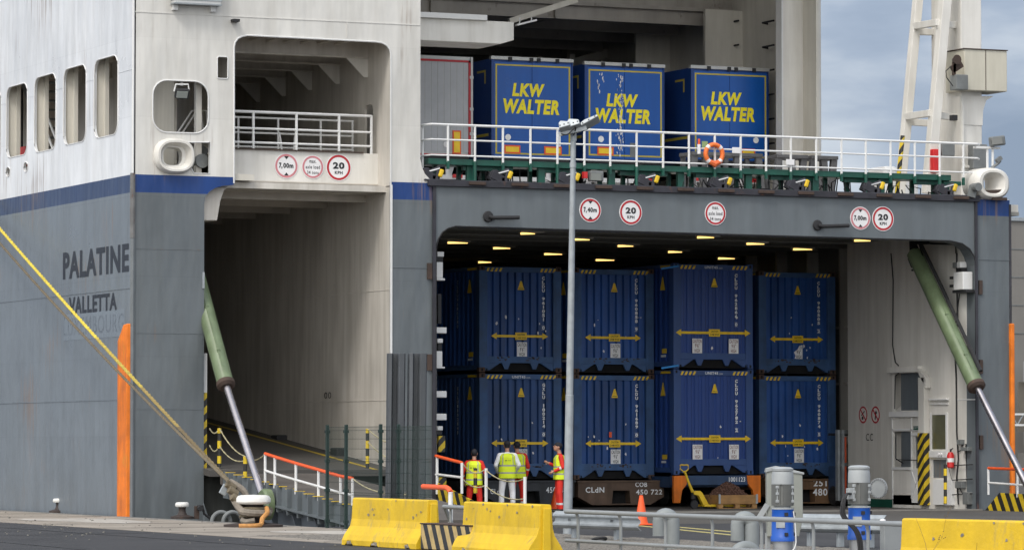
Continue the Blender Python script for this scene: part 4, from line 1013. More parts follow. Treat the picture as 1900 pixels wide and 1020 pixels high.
# ramp railing port: posts from photo columns on plane x = rx0
def rail_on_x(X, posts, top, mid, top_m='redrail', parent=None, rp=.032):
    """posts: [(px, ytop, ybot)] on plane x = X"""
    root = MB(); ps = []
    for px,yt,yb in posts:
        a, b = PX(px,yb,X), PX(px,yt,X); a.x = b.x = X; a.y = b.y = (a.y+b.y)/2; root.tube([a,b], rp, 7); ps.append((a,b))
    if mid: root.tube([a.lerp(b,mid) for a,b in ps], rp*.9, 7)
    r = part('ramp_railing', root, 'rail', parent, smooth=True)
    if top: part('top_rail', MB().tube([b for a,b in ps], rp*1.15, 8), top_m, r, smooth=True)
    return r, ps
_, psL = rail_on_x(rx0, [(492,841,899),(510,847,905),(549,859,916),(591,871,928),(632,883,940),(654,887,945)], True, .46, parent=PR)
# chains
def chain(pts, parent=None, sag=.15, r=.016, m='chain', nm='chain', top=None):
    mb = MB()
    for a, b in zip(pts[:-1], pts[1:]):
        a, b = Vector(a), Vector(b); n = 14
        mb.tube([a.lerp(b,i/n)-Vector((0,0,sag*4*(i/n)*(1-i/n))) for i in range(n+1)], [r*(1.25 if i%2 else .7) for i in range(n+1)], 5)
    return part(nm, mb, m, parent, smooth=True)
M['chain'] = mat('weathered_chain', (.40,.36,.22), .6, .3, 8, bump=.2)
mb = MB(); cp = []
for (px,yt,yb) in ((407,794,866),(455,846,902)):
    a, b = PX(px,yb,rx0+.1), PX(px,yt,rx0+.1); a.y = b.y; mb.tube([a,b],.05,8); cp.append((a,b))
part('banded_post', mb, 'hazp', PR, smooth=True)
a0, b0 = cp[0]; a1, b1 = cp[1]
j = Vector((xa+.12,YS-.05,b0.z)); 
chain([j,b0,b1,psL[0][1]], PR, .12); chain([j-Vector((0,0,.4)),b0-Vector((0,0,.42)),b1-Vector((0,0,.1))], PR, .14)
mb = MB(); 
for (px,yt,yb) in ((682,795,868),(746,818,868),): 
    a, b = PX(px,yb,rx1+.05), PX(px,yt,rx1+.05); a.y = b.y; mb.tube([a,b],.045,8); cp.append((a,b))
part('banded_post', mb, 'hazp', PR, smooth=True)
chain([cp[2][1], cp[3][1]-Vector((0,0,.1))], PR, .1); chain([cp[2][1]-Vector((0,0,.3)), cp[3][1]-Vector((0,0,.5))], PR, .1)
chain([psL[-1][1], PX(705,912,rx0+.2), PX(760,915,rx0+.2)], PR, .05)
# main stern ramp
mx_0, mx_1 = xc+.05, xr-.05
MR = part('stern_ramp', MB().prism([(mx_0,YS-.31,.0),(mx_0,QY+.4,-.02),(mx_0,QY+.4,-.06),(mx_0,YS-.31,-.3)], (mx_1-mx_0,0,0)), 'asph2')
mb = MB(); X = mx_0
a, b, c, d = PX(785,886,X), PX(785,924,X), PX(905,944,X), PX(905,930,X)
q = [(X,YS+.1,.82),(X,PX(905,935,X).y,.19),(X,PX(905,935,X).y,-.05),(X,YS+.1,.30)]
part('side_flange', MB().prism(q, (.05,0,0)), 'hazard', MR)
X = mx_1+.1; q = [(X,YS-.3,.0),(X,YS-1.0,.46),(X,83.0,.40),(X,83.0,-.05),(X,YS-.3,-.2)]
part('side_flange', MB().prism(q, (.05,0,0)), 'hazard', MR)
part('threshold_plate', MB().box(mx_0+.1, mx_1-.1, YS-.5, YS-.2, -.05, .035), 'concr', MR)
r2, psM = rail_on_x(mx_0+.0, [(794,842,925),(811,846,916),(857,858,915)], True, .52, parent=MR, rp=.035)
mb = MB()
X2 = mx_0+.6
mb.tube([PX(902,868,X2),PX(902,930,X2)],.04,7); mb.tube([PX(974,884,X2),PX(974,935,X2)],.04,7); part('chain_post', mb, 'rail', MR, smooth=True)
chain([psM[2][1], PX(900,870,X2), PX(973,888,X2)], MR, .16); chain([psM[2][0].lerp(psM[2][1],.5), PX(900,900,X2), PX(973,925,X2)], MR, .12)
part('banded_post', MB().tube([PX(882,868,X2-.2),PX(882,915,X2-.2)],.05,8), 'hazp', MR, smooth=True)
r3, _ = rail_on_x(mx_1+.12, [(1834,868,917),(1888,870,922),(1935,872,926)], True, .45, parent=MR)
mb = MB()
p_ = PX(1754,935,xw-.9); mb.tube([p_, PX(1754,861,xw-.9)],.045,8); part('banded_post', mb, 'hazp', smooth=True)
# hydraulic cylinders
def cylinder(A_, B_, C_, r1, r2):
    root = part('hydraulic_cylinder', MB().tube([A_, A_.lerp(B_,.02), B_], [r1*.6,r1,r1], 24), 'cyl', smooth=True)
    d = (B_-A_).normalized()
    part('gland', MB().tube([B_, B_+d*.10, B_+d*.16], [r1*1.12,r1*1.12,r1*.8], 24), 'rust', root, smooth=True)
    part('piston_rod', MB().tube([B_, C_], r2, 16), 'chrome', root, smooth=True)
    up = Vector((-.25,-1,.2)).normalized()
    mb = MB().tube([A_.lerp(B_,.05)+up*r1, A_.lerp(B_,.9)+up*(r1+.02), A_.lerp(B_,.93)+up*(r1-.02)], .022, 6)
    for f in (.2,.5,.8): mb.obox(A_.lerp(B_,f)+up*r1,(.08,.08,.08))
    part('oil_pipe', mb, 'cyl', root, smooth=True)
    return root
XC = xw-.55
A_, B_, C_ = PX(1695,466,XC), PX(1810,713,XC), PX(1905,900,XC)
print('cyl R', A_, B_, C_)
cr_ = cylinder(A_, B_, C_, .215, .085)
part('oil_pipe', MB().tube([A_+Vector((.1,-.2,.2)), A_.lerp(B_,.3)+Vector((.18,-.2,.1)), A_.lerp(B_,.93)+Vector((.18,-.2,.1))], .05, 6), 'dark', cr_, smooth=True)
part('cylinder_bracket', MB().bar(A_+Vector((.1,.2,.3)), A_+Vector((0,0,-.1)), .2, .1).bar(A_+Vector((.1,.2,.3)), A_+Vector((.5,.2,.3)), .3, .2), 'dark', cr_)
XL = xa+.12
A_, B_, C_ = PX(346,440,XL), PX(418,709,XL), PX(489,925,XL-.1)
print('cyl L', A_, B_, C_)
cylinder(A_, B_, C_, .20, .085)
# ---------------------------------------------------------------- containers
M['cblue'] = mat('container_blue', (.028,.11,.40), .5, .3, 1.1, .3, ovar=.3, dirt=(.025,.05,.10), dirt_amt=.22, bump=.05, speck=(.35,.36,.38), speck_amt=-.045)
M['cblue2'] = mat('container_blue_worn', (.036,.095,.27), .55, .3, .9, .3, dirt=(.05,.055,.06), dirt_amt=.35, bump=.08, speck=(.40,.40,.42), speck_amt=-.025)
M['cnavy'] = mat('container_navy', (.017,.060,.26), .42, .12, .6, .12, bump=.04, speck=(.3,.3,.35), speck_amt=-.07)
M['cframe'] = mat('container_frame_blue', (.05,.12,.28), .6, .3, 2.5, .2, dirt=(.10,.055,.03), dirt_amt=.16, speck=(.42,.38,.36), speck_amt=-.005)
M['cnavyf'] = mat('container_frame_navy', (.035,.085,.25), .5, .15, 2, .1, speck=(.3,.2,.15), speck_amt=-.04)
M['castr'] = mat('corner_casting', (.10,.06,.045), .8, .4, 8, dirt=(.03,.03,.035), dirt_amt=.3)
M['void'] = mat('dark_recess', (.004,.004,.005), .9, .1)
M['arrow'] = mat('yellow_decal', (.90,.60,.02), .45, .15, 5)
M['decal'] = mat('white_decal', (.85,.85,.85), .5, .1, 5, speck=(.2,.2,.25), speck_amt=0)
M['ctext'] = mat('white_code_letters', (.80,.82,.84), .5, .05, 6)
M['cred'] = mat('decal_red_letters', (.20,.04,.04), .5)
CW, CL, CH = 2.44, 13.7, 2.875
def container(name, label, loc, code, navy=False, worn=False, seed=0, one_label=True, torn=False, tilt=0, logo=False):
    rr = random.Random(seed)
    t = thing(name, label, 'container', (0,0,0), 0, 'blue containers stacked two high in the hold')
    bm_ = M['cnavy'] if navy else (M['cblue2'] if worn else M['cblue']); fm = M['cnavyf'] if navy else M['cframe']
    h = CW/2; x0, x1 = (-h+.22, h-.22); zb_, zt_ = .42, CH-.16
    # corrugated end wall
    mb = MB(); n = 9; pts = []; p = (x1-x0)/n
    for i in range(n):
        a = x0+i*p; pts += [(a,.045),(a+p*.50,.045),(a+p*.62,.115),(a+p*.88,.115)]
    pts.append((x1,.045)); k = len(pts)
    if navy: pts = [(x, .045 if y < .05 else .075) for x, y in pts]
    mb.add([(x,y,zb_) for x,y in pts]+[(x,y,zt_) for x,y in pts], [(i,i+1,k+i+1,k+i) for i in range(k-1)])
    mb.build('end_wall', bm_, t, fixn=False)
    # corrugated long sides and roof
    mb = MB()
    for sx in (-1,1):
        ps = []; y = .25
        while y < CL-.3: ps += [(sx*(h-.02),y),(sx*(h-.02),y+.11),(sx*(h-.055),y+.16),(sx*(h-.055),y+.25)]; y += .30
        k = len(ps); mb.add([(x,y,.18) for x,y in ps]+[(x,y,CH-.12) for x,y in ps], [(i,i+1,k+i+1,k+i) for i in range(k-1)])
    mb.box(-h+.06,h-.06,.1,CL-.05,CH-.07,CH-.03); mb.box(-h+.06,h-.06,CL-.1,CL-.04,.1,CH-.1); mb.box(-h+.1,h-.1,.3,CL-.1,.15,.25)
    mb.build('side_walls', bm_, t, fixn=False)
    # frame: posts, rails
    mb = MB(); pw = .24 if not navy else .22
    for sx in (-1,1):
        mb.box(*sorted((sx*h,sx*(h-pw))),0.0,.16,.12,CH-.12)
        mb.box(*sorted((sx*h,sx*(h-.12))),.16,.24,.12,CH-.12)
        mb.box(*sorted((sx*h,sx*(h-.06))),.17,CL-.02,CH-.12,CH-.02); mb.box(*sorted((sx*h,sx*(h-.06))),.17,CL-.02,.06,.20)
    mb.box(-h+.12,h-.12,0.005,.12,CH-.17,CH-.03)
    mb.box(-h+pw,h-pw,.01,.12,.25,.43)
    mb.prism([(-h+.18,.01,.05),(-h+.30,.01,.05),(-h+.62,.01,.25),(-h+.18,.01,.25)],(0,.1,0)); mb.prism([(h-.18,.01,.05),(h-.18,.01,.25),(h-.62,.01,.25),(h-.30,.01,.05)],(0,.1,0))
    for c in (-.42,.42): mb.prism([(c-.13,.012,.26),(c-.05,.012,.08),(c+.05,.012,.08),(c+.13,.012,.26)],(0,.06,0))
    mb.build('frame', fm, t, bevel=.008)
    MB().box(-h+.16,h-.16,.13,.15,.02,.28).build('gooseneck_recess', M['void'], t)
    mb = MB()
    for sx in (-1,1):
        for z in (0,CH-.13):
            for y in (-.005,CL-.17): mb.box(*sorted((sx*(h+.005),sx*(h-.17))),y,y+.17,z,z+.13)
    mb.build('corner_casting', M['castr'] if not navy else fm, t, bevel=.008)
    mb = MB()
    for sx in (-1,1):
        for z in (.065,CH-.065):
            mb.box(sx*(h-.08)-.028,sx*(h-.08)+.028,-.007,-.004,z-.04,z+.04)
            for dx in (.19,) if z < 1 else (): mb.box(sx*(h-dx-.03)-.02,sx*(h-dx-.03)+.02,.003,.006,z-.04,z+.04)
    mb.build('casting_hole', M['void'], t)
    # markings
    y = -.0035 if navy else .0395
    for sx in (-1,1):
        mb = MB()
        for i in range(4):
            x = sx*(h-.42)-.22+i*.125 if sx < 0 else sx*(h-.42)-.22+i*.125
            mb.add([(x,.0,CH-.155),(x+.06,.0,CH-.155),(x+.11,.0,CH-.055),(x+.05,.0,CH-.055)],[(0,1,2,3)])
        mb.build('height_stripes', M['arrow'], t, fixn=False)
    mb = MB()
    cx = 0.03
    mb.prism([(cx-.10,y,CH-.64),(cx+.10,y,CH-.64),(cx+.02,y,CH-.40),(cx-.02,y,CH-.40)],(0,-.003,0))
    ax = 1.16 if navy else .86; az = .98
    axr = ax-.02
    mb.prism([(-ax+.16,y,az-.034),(axr-.16,y,az-.034),(axr-.16,y,az+.034),(-ax+.16,y,az+.034)],(0,-.003,0))
    for sx, A_ in ((-1,ax),(1,axr)): mb.prism([(sx*A_,y,az),(sx*(A_-.17),y,az-.095),(sx*(A_-.17),y,az+.095)],(0,-.003,0))
    mb.prism([(cx-.17,y-.001,az-.10),(cx+.17,y-.001,az-.10),(cx+.17,y-.001,az+.10),(cx-.17,y-.001,az+.10)],(0,-.004,0))
    mb.build('warning_decal', M['arrow'], t)
    mb = MB(); put_text(mb,'CAUTION',(cx-.11,y-.007,az+.015),(.22,0,0),(0,0,.055),bold=.02); put_text(mb,'2.44M WIDE',(cx-.14,y-.007,az-.075),(.28,0,0),(0,0,.055),bold=.01)
    mb.add([(cx-.07,y-.005,CH-.66),(cx+.07,y-.005,CH-.66),(cx+.07,y-.005,CH-.645),(cx-.07,y-.005,CH-.645)],[(0,1,2,3)])
    mb.add([(cx-.07,y-.005,CH-.61),(cx+.07,y-.005,CH-.61),(cx+.07,y-.005,CH-.595),(cx-.07,y-.005,CH-.595)],[(0,1,2,3)])
    mb.build('lettering', M['black'], t, fixn=False)
    for lx in ((cx+.03,) if one_label else (-.50,.62)):
        z0_, z1_ = .42, .82
        mb = MB()
        if torn: mb.prism([(lx-.13,y,z0_+.02),(lx+.12,y,z0_),(lx+.12,y,z1_),(lx+.02,y,z1_-.02),(lx-.03,y,z1_-.12),(lx-.15,y,z1_-.20),(lx-.10,y,z0_+.10)],(0,-.003,0))
        else: mb.prism([(lx-.15,y,z0_),(lx+.15,y,z0_),(lx+.15,y,z1_),(lx-.15,y,z1_)],(0,-.003,0))
        d = mb.build('height_label', M['decal'], t)
        mb = MB()
        rows = (('CAUTION',.27,.26,.10),('9\'6"',.14,.13,.11),('HIGH',.01,.16,.10)) 
        for tx, dz, w_, hh_ in rows:
            if torn and tx == 'CAUTION': tx, w_ , = 'ON', .08; put_text(mb,tx,(lx+.02,y-.006,z0_+dz+.01),(w_,0,0),(0,0,hh_),bold=.0); continue
            put_text(mb,tx,(lx-w_/2+.0,y-.006,z0_+dz+.01),(w_,0,0),(0,0,hh_),bold=.01)
        mb.build('lettering', M['cred'] if navy else M['black'], d, fixn=False)
    # stacked code letters, read top to bottom
    mb = MB(); chars = code; cxr = .70; ztop = CH-.36; st = .112
    for i, ch in enumerate(chars):
        if ch == ' ': continue
        if i == len(chars)-1 and rr: 
            mb.box(cxr-.055,cxr+.055,y-.003,y-.001,ztop-i*st-.012,ztop-i*st-.006); mb.box(cxr-.055,cxr+.055,y-.003,y-.001,ztop-i*st+.098,ztop-i*st+.104)
        w_ = .035 if ch in '1I' else .085
        put_text(mb, ch, (cxr-w_/2,y-.004,ztop-i*st),(w_,0,0),(0,0,.092),bold=.05)
    mb.build('code_lettering', M['ctext'], t, fixn=False)
    if logo:
        mb = MB(); put_text(mb,'UNIT45',(-.26,.0,CH-.14),(.40,0,0),(0,0,.075),bold=.03); put_text(mb,'.com',(.16,.0,CH-.14),(.12,0,0),(0,0,.04),bold=.0)
        mb.build('lettering', M['ctext'], t, fixn=False)
    # long-side marks near the end
    mb = MB(); X = -h+.018
    mb.prism([(X-.0,.55,CH-.72),(X,.85,CH-.72),(X,.72,CH-.36),(X,.68,CH-.36)],(-.003,0,0))
    mb.box(-h-.003,-h-.0,.2,.8,CH-.115,CH-.05)
    mb.box(X-.004,X-.001,.45,.75,.42,.55)
    mb.build('side_decal', M['arrow'], t)
    mb = MB(); 
    for i, ch in enumerate(code.replace(' ','')): put_text(mb, ch, (X-.004,1.55,CH-.45-i*.12),(0,-.08,0),(0,0,.09),bold=.02)
    mb.box(X-.004,X-.001,.5,.8,.32,.38)
    mb.build('side_lettering', M['ctext'], t, fixn=False)
    # scuffs and scraps of old labels
    mb = MB()
    for i in range(7 if not navy else 3):
        sx_, sz_ = rr.uniform(-.85,.85), rr.uniform(.45,1.6); a = rr.uniform(.015,.04); q = []
        for j in range(6): an = j*1.047; q.append((sx_+a*rr.uniform(.3,1.1)*math.cos(an), y, sz_+a*rr.uniform(.4,1.8)*math.sin(an)))
        mb.prism(q,(0,-.003,0))
    mb.build('paint_scrape', M['signw'], t)
    mb = MB()
    for c in ((-.42,.42) if not navy else ()):
        for i in range(8):
            x = c+rr.uniform(-.28,.28); z = rr.uniform(.30,.40); mb.box(x,x+rr.uniform(.02,.09),.004,.009,z,z+rr.uniform(.02,.05))
    if mb.v: mb.build('rust_patch', M['rust'], t)
    M_ = Matrix.Translation(loc); t.location = loc
    return t
def xat(px, Y): return P(px, 700, Y).x
CY = 96.4
cols = [(888,1043,CY),(1063,1215,CY),(1250,1397,CY-1.1),(1408,1551,CY+.1)]
codes = [('CLDU 961051 0','GXLU 100214 0'),('CLDU 960858 9','CLDU 961689 0'),('CLDU 962866 0','CLDU 962782 2'),('CLDU 960505 2','CLDU 960874 5')]
zlow = [P(965,889,CY).z, P(1140,889,CY).z, P(1320,880,CY-1.1).z, P(1480,886,CY+.1).z]
labs = [['upper blue container coded 961051 of the stack nearest the left jamb','lower dark worn blue container coded 100214 behind the people in white and red'],
 ['upper blue container coded 960858 just right of the lamp pole','lower blue container coded 961689 with a small red patch, above the trailer marked 450 722'],
 ['upper navy container with two caution labels and UNIT45 rim lettering','lower navy container with two caution labels above the orange cornered trailer'],
 ['upper blue container with torn caution label in the rightmost stack','lower blue container coded 960874 in the rightmost stack above the brown trailer']]
for i, (a, b, Y) in enumerate(cols):
    xc_ = (xat(a,Y)+xat(b,Y))/2
    for j in (0,1):
        z = zlow[i]+(CH+.02)*(1-j)
        container('shipping_container', labs[i][j], (xc_+(.02 if j else 0), Y+(.03 if j else 0), z), codes[i][j], navy=(i==2), worn=(i==0 and j==1), seed=i*2+j, one_label=(i!=2), torn=(i==3 and j==0), logo=(i==2) or (i==0 and j==1))
tt = [o for o in bpy.data.objects if o.get('category') == 'container'][3]
q = MB().box(tt.location.x-.14, tt.location.x-.06, tt.location.y+.030, tt.location.y+.036, tt.location.z+1.15, tt.location.z+1.30).v
# small red patch on container 961689
WM[tt.name] = Matrix.Translation(tt.location)
MB().box(tt.location.x-.14, tt.location.x-.06, tt.location.y+.033, tt.location.y+.037, tt.location.z+1.15, tt.location.z+1.30).build('red_patch', M['redrail'], tt)
# blue lashing straps at the corners of the navy stack
xn = xat(1250,CY-1.1)
for z, lab in ((zlow[2]+CH*2-.12,'bright blue lashing strap at the top corner of the upper navy container'),(zlow[2]+CH+.05,'bright blue lashing strap between the two stacked navy containers')):
    tag(MB().bar((xn-.40,CY-1.15,z-.03),(xn+.10,CY-1.2,z+.05),.02,.05).build('lashing_strap', mat('strap_blue',(.02,.25,.65),.5)), lab, 'strap')
# ---------------------------------------------------------------- roll trailers under the stacks
def roll_trailer(xc_, Y, ztop, label, col, texts, style=0):
    t = thing('roll_trailer', label, 'roll trailer', (xc_, Y, 0.0), 0, 'roll trailers under the container stacks')
    w_ = 1.30; m_ = col
    zt_ = ztop-.02
    if style == 0:
        pts = [(-w_,zt_),(w_,zt_),(w_,zt_-.45),(w_-.42,.06),(-w_+.42,.06),(-w_,zt_-.45)]
        hole = [(-.28,.10),(.28,.10),(.25,.45),(-.25,.45)]
        MB().plate([(xc_+a,b) for a,b in pts], [[(xc_+a,b) for a,b in hole]], lambda a,b:(a,Y,b), (0,.35,0)).build('end_beam', m_, t, bevel=.01)
        MB().box(xc_-.3,xc_+.3,Y+.3,Y+.35,.08,.5).build('neck_pocket', M['void'], t)
        MB().box(xc_-w_-.03,xc_+w_+.03,Y-.03,Y+.3,zt_-.06,zt_).build('top_flange', m_, t, bevel=.01)
    else:
        MB().box(xc_-w_,xc_+w_,Y,Y+.3,zt_-.26,zt_).build('end_beam', m_, t, bevel=.01)
        for sx in (-1,1):
            q = [(xc_+sx*(w_+.03),Y-.03,zt_),(xc_+sx*(w_-.40),Y-.03,zt_),(xc_+sx*(w_-.36),Y-.03,zt_-.24),(xc_+sx*(w_-.22),Y-.03,zt_-.40),(xc_+sx*(w_-.16),Y-.03,zt_-.74),(xc_+sx*(w_+.03),Y-.03,zt_-.74)]
            MB().prism(q, (0,.12,0)).build('corner_bumper', M['orange'], t, bevel=.01)
    MB().box(xc_-w_+.02,xc_+w_-.02,Y+.35,Y+13.4,zt_-.32,zt_-.03).build('deck_frame', m_, t)
    for sx in (-1,1):
        for k in (0,1):
            x = xc_+sx*(.85-.35*k); MB().lathe([(.10,-.13),(.24,-.12),(.26,0),(.24,.12),(.10,.13)], (x,Y+2.4,.265), 20, Matrix.Rotation(R(90),3,'Y')).build('wheel', M['dark'], t, smooth=True)
    for tx, ox, oz, ww, hh_, mm in texts:
        mb = MB(); put_text(mb, tx, (xc_+ox, Y-.006 if style == 0 else Y-.006, oz), (ww,0,0), (0,0,hh_), bold=.02); mb.build('lettering', M[mm], t, fixn=False)
    return t
M['rt1'] = mat('dark_trailer_steel', (.05,.055,.065), .7, .35, 2, .3, dirt=(.12,.07,.04), dirt_amt=.18, bump=.1)
M['rt2'] = mat('brown_trailer_steel', (.13,.085,.06), .75, .4, 2, .3, dirt=(.03,.035,.05), dirt_amt=.3, bump=.15)
M['rt3'] = mat('blue_trailer_steel', (.03,.07,.16), .6, .25, 2, .2, dirt=(.05,.04,.04), dirt_amt=.2)
M['rt4'] = mat('ochre_trailer_steel', (.19,.105,.05), .75, .4, 1.5, .3, dirt=(.05,.07,.10), dirt_amt=.3, bump=.15)
cxs = [(xat(a,Y)+xat(b,Y))/2 for a,b,Y in cols]
roll_trailer(cxs[0]+.10, CY-.45, zlow[0], 'dark grey roll trailer end behind the workers, stencilled 450687', M['rt1'], [('450687',.45,.40,.62,.16,'ctext'),('CLdN',-1.2,.38,.4,.14,'ctext')])
roll_trailer(cxs[1], CY-.45, zlow[1], 'brown roll trailer marked CLdN and 450 722 with square pocket in its end', M['rt2'], [('CLdN',-1.08,.40,.56,.15,'ctext'),('COB',.42,.55,.36,.13,'ctext'),('450 722',.44,.34,.80,.14,'ctext')])
roll_trailer(cxs[2]-.05, CY-1.4, zlow[2], 'blue roll trailer numbered 1001123 with orange corner bumpers', M['rt3'], [('1001123',.36,zlow[2]-.19,.50,.13,'ctext')], 1)
roll_trailer(cxs[3]+.0, CY-.4, zlow[3], 'ochre and blue roll trailer stencilled 251 480 under the rightmost stack', M['rt4'], [('251',.22,.54,.42,.19,'ctext'),('480',.20,.28,.46,.20,'ctext')])
# forklift mast parts right of the stacks: a guide frame
p0 = P(1557,936,95.2); p1 = P(1590,936,95.2); zt_ = P(1575,797,95.2).z
FK = thing('forklift', 'forklift truck with tall dark mast standing beside the rightmost container stack', 'forklift', (p0.x+.35,95.4,0))
x0_, x1_ = p0.x, p1.x+.12
for x in (x0_,x0_+.14,x1_-.14,x1_): MB().box(x-.035,x+.035,95.2,95.34,.15,zt_).build('mast_rail', M['galv'], FK)
MB().box(x0_,x1_,95.25,95.4,zt_-.12,zt_).box(x0_,x1_,95.25,95.4,1.1,1.2).build('cross_member', M['equip'], FK)
MB().tube([((x0_+x1_)/2-.08,95.3,.3),((x0_+x1_)/2-.08,95.3,zt_-.2)],.035,8).tube([((x0_+x1_)/2+.05,95.3,.3),((x0_+x1_)/2+.05,95.3,zt_-.2)],.02,8).build('lift_chain', M['redrail'], FK)
MB().box(x0_+.06,x1_-.04,95.36,95.95,.3,1.1).build('chassis', M['rt3'], FK, bevel=.04)
MB().box(x0_+.08,x1_-.04,95.42,95.95,1.95,2.02).box(x0_+.1,x0_+.16,95.5,95.56,1.1,1.95).box(x1_-.12,x1_-.06,95.5,95.56,1.1,1.95).build('overhead_guard', M['dark'], FK)
for x in (x0_+.14,x1_-.12): MB().lathe([(.1,-.08),(.27,-.08),(.29,0),(.27,.08),(.1,.08)],(x,95.66,.29),18,Matrix.Rotation(R(90),3,'Y')).build('wheel', M['dark'], FK, smooth=True)
# ---------------------------------------------------------------- semi-trailers on the upper deck
M['lkw'] = mat('trailer_blue', (.003,.085,.37), .35, .08, 1, .10, bump=.02)
M['lkwside'] = mat('trailer_curtain_blue', (.008,.045,.20), .5, .12, 1, .1, bump=.1, bump_scale=3)
M['lyel'] = mat('trailer_yellow', (.88,.74,.01), .45, .12, 3)
M['lgold'] = mat('trailer_gold_line', (.50,.40,.05), .5, .15, 3)
M['alu'] = mat('aluminium', (.46,.46,.44), .4, .15, 4, metal=.3)
TW, TH, TL = 2.55, 2.86, 13.6
TY = 101.0
def lkw(label, px0, px1, ytop, ybot, variant):
    cxx = (xat(px0,TY)+xat(px1,TY))/2; zt_ = P((px0+px1)/2, ytop, TY).z; zb_ = P((px0+px1)/2, ybot, TY).z
    t = thing('semi_trailer', label, 'trailer', (cxx, TY, DZ+.02), 0, 'semi-trailers parked on the upper deck')
    X0, X1 = cxx-TW/2, cxx+TW/2
    white = variant == 3
    # box body
    MB().box(X0+.04,X1-.04,TY+.10,TY+TL,zb_,zt_-.06).build('curtain_side', M['lkwside'] if not white else M['signw'], t, bevel=.02)
    if white:
        mb = MB(); n = 12
        for i in range(n): a = X0+.10+i*(TW-.2)/n; mb.box(a+.006,a+(TW-.2)/n-.006,TY+.02,TY+.08,zb_+.1,zt_-.12)
        mb.build('door', mat('white_panel',(.42,.43,.45),.5,.1,2), t, bevel=.008)
        MB().box(X0,X1,TY+.03,TY+.1,zb_,zt_).build('door_frame', M['alu'], t)
        mb = MB(); mb.box(X0+.02,X1-.06,TY-.0,TY+.03,zt_-.16,zt_-.10); mb.box(X1-.13,X1-.06,TY-.0,TY+.03,zb_,zt_-.10); mb.box(X0+.02,X1-.06,TY-.0,TY+.03,zb_,zb_+.05)
        mb.build('red_trim', M['signr'], t)
        mb = MB(); mb.box(X1-.06,X1,TY-.01,TY+.1,zb_-.02,zt_)
        for z in (.6,1.3,2.2): mb.box(X1-.10,X1+.01,TY-.03,TY+.0,zb_+z,zb_+z+.08)
        mb.build('hinge', M['alu'], t)
        MB().box(X1-.62,X1-.36,TY-.0,TY+.018,zb_+.06,zb_+.72).build('reflector_rim', M['redrail'], t); MB().box(X1-.58,X1-.40,TY-.01,TY-.001,zb_+.10,zb_+.68).build('reflector', M['arrow'], t)
        MB().lathe([(.08,0),(.08,.01)],(X1-.82,TY+.015,zb_+.32),16,Matrix.Rotation(R(90),3,'X')).build('speed_badge', M['signw'], t)
    else:
        door = MB()
        for a, b in ((X0+.10,cxx-.008),(cxx+.008,X1-.04)): door.box(a,b,TY+.02,TY+.08,zb_+.02,zt_-.16)
        D = door.build('door', M['lkw'], t, bevel=.006)
        MB().box(X0,X0+.09,TY+.0,TY+.12,zb_,zt_-.1).box(X1-.035,X1,TY+.0,TY+.12,zb_,zt_-.1).box(X0+.09,X1-.04,TY+.04,TY+.12,zb_,zt_-.1).build('door_post', M['lkwside'], t)
        mb = MB(); y = TY+.013; x0_, x1_, z0_, z1_ = X0+.13, X1-.075, zb_+.10, zt_-.22
        mb.box(x0_,x1_,y,y+.006,z1_-.045,z1_); mb.box(x0_,x0_+.05,y,y+.006,z0_,z1_-.045); mb.box(x1_-.05,x1_,y,y+.006,z0_,z1_-.045); mb.box(x0_+.05,x1_-.05,y,y+.006,z0_,z0_+.045)
        mb.build('gold_line', M['lgold'], D)
        # lettering
        sc_ = 1/FPX*(TY/ray(px0,200).y); wdt = TW
        lx = {0:(.235,.64,.13,.74),1:(.25,.66,.12,.73),2:(.235,.62,.115,.70)}[variant]
        zz_ = {0:(zt_-1.13,zt_-.75,zt_-1.62,zt_-1.20),1:(zt_-1.28,zt_-.92,zt_-1.75,zt_-1.36),2:(zt_-1.13,zt_-.75,zt_-1.60,zt_-1.20)}[variant]
        mb = MB()
        put_text(mb,'LKW',(X0+lx[0]*TW+.05,TY+.012,zz_[0]),(1.02,0,0),(0,0,.38),bold=.05,shear=.17)
        put_text(mb,'WALTER',(X0+lx[2]*TW+.04,TY+.012,zz_[2]),(1.76,0,0),(0,0,.42),bold=.05,shear=.17)
        mb.build('lettering', M['lyel'], D, fixn=False)
        # roof bar with clamps
        MB().box(X0-.02,X1+.02,TY-.03,TY+.12,zt_-.10,zt_).build('roof_bar', M['alu'], t, bevel=.01)
        mb = MB()
        for f in (.20,.46,.55,.78): mb.box(X0+f*TW,X0+f*TW+.11,TY-.06,TY-.031,zt_-.13,zt_-.02)
        mb.build('roof_clamp', M['dark'], t)
        for a in ((.30,.62) if variant == 0 else (.72,1.3) if variant == 1 else (.55,1.15)):
            pass
        rf = {0:((.40,.90),(1.65,2.20)),1:((.40,.92),),2:((1.64,2.10),)}[variant]
        for a, b in rf:
            r_ = MB().box(X0+a,X0+b,TY+.0,TY+.012,zb_+.12,zb_+.36).build('reflector_rim', M['redrail'], t)
            MB().box(X0+a+.045,X0+b-.045,TY-.006,TY-.001,zb_+.165,zb_+.315).build('reflector', M['arrow'], r_)
        mb = MB(); c = (X0+.52,TY+.012,zb_+.58) if variant < 2 else (X1-.42,TY+.012,zb_+.62)
        mb.lathe([(.09,0),(.09,.006)],c,18,Matrix.Rotation(R(90),3,'X')); mb.build('badge', M['decal'], t)
        mb = MB()
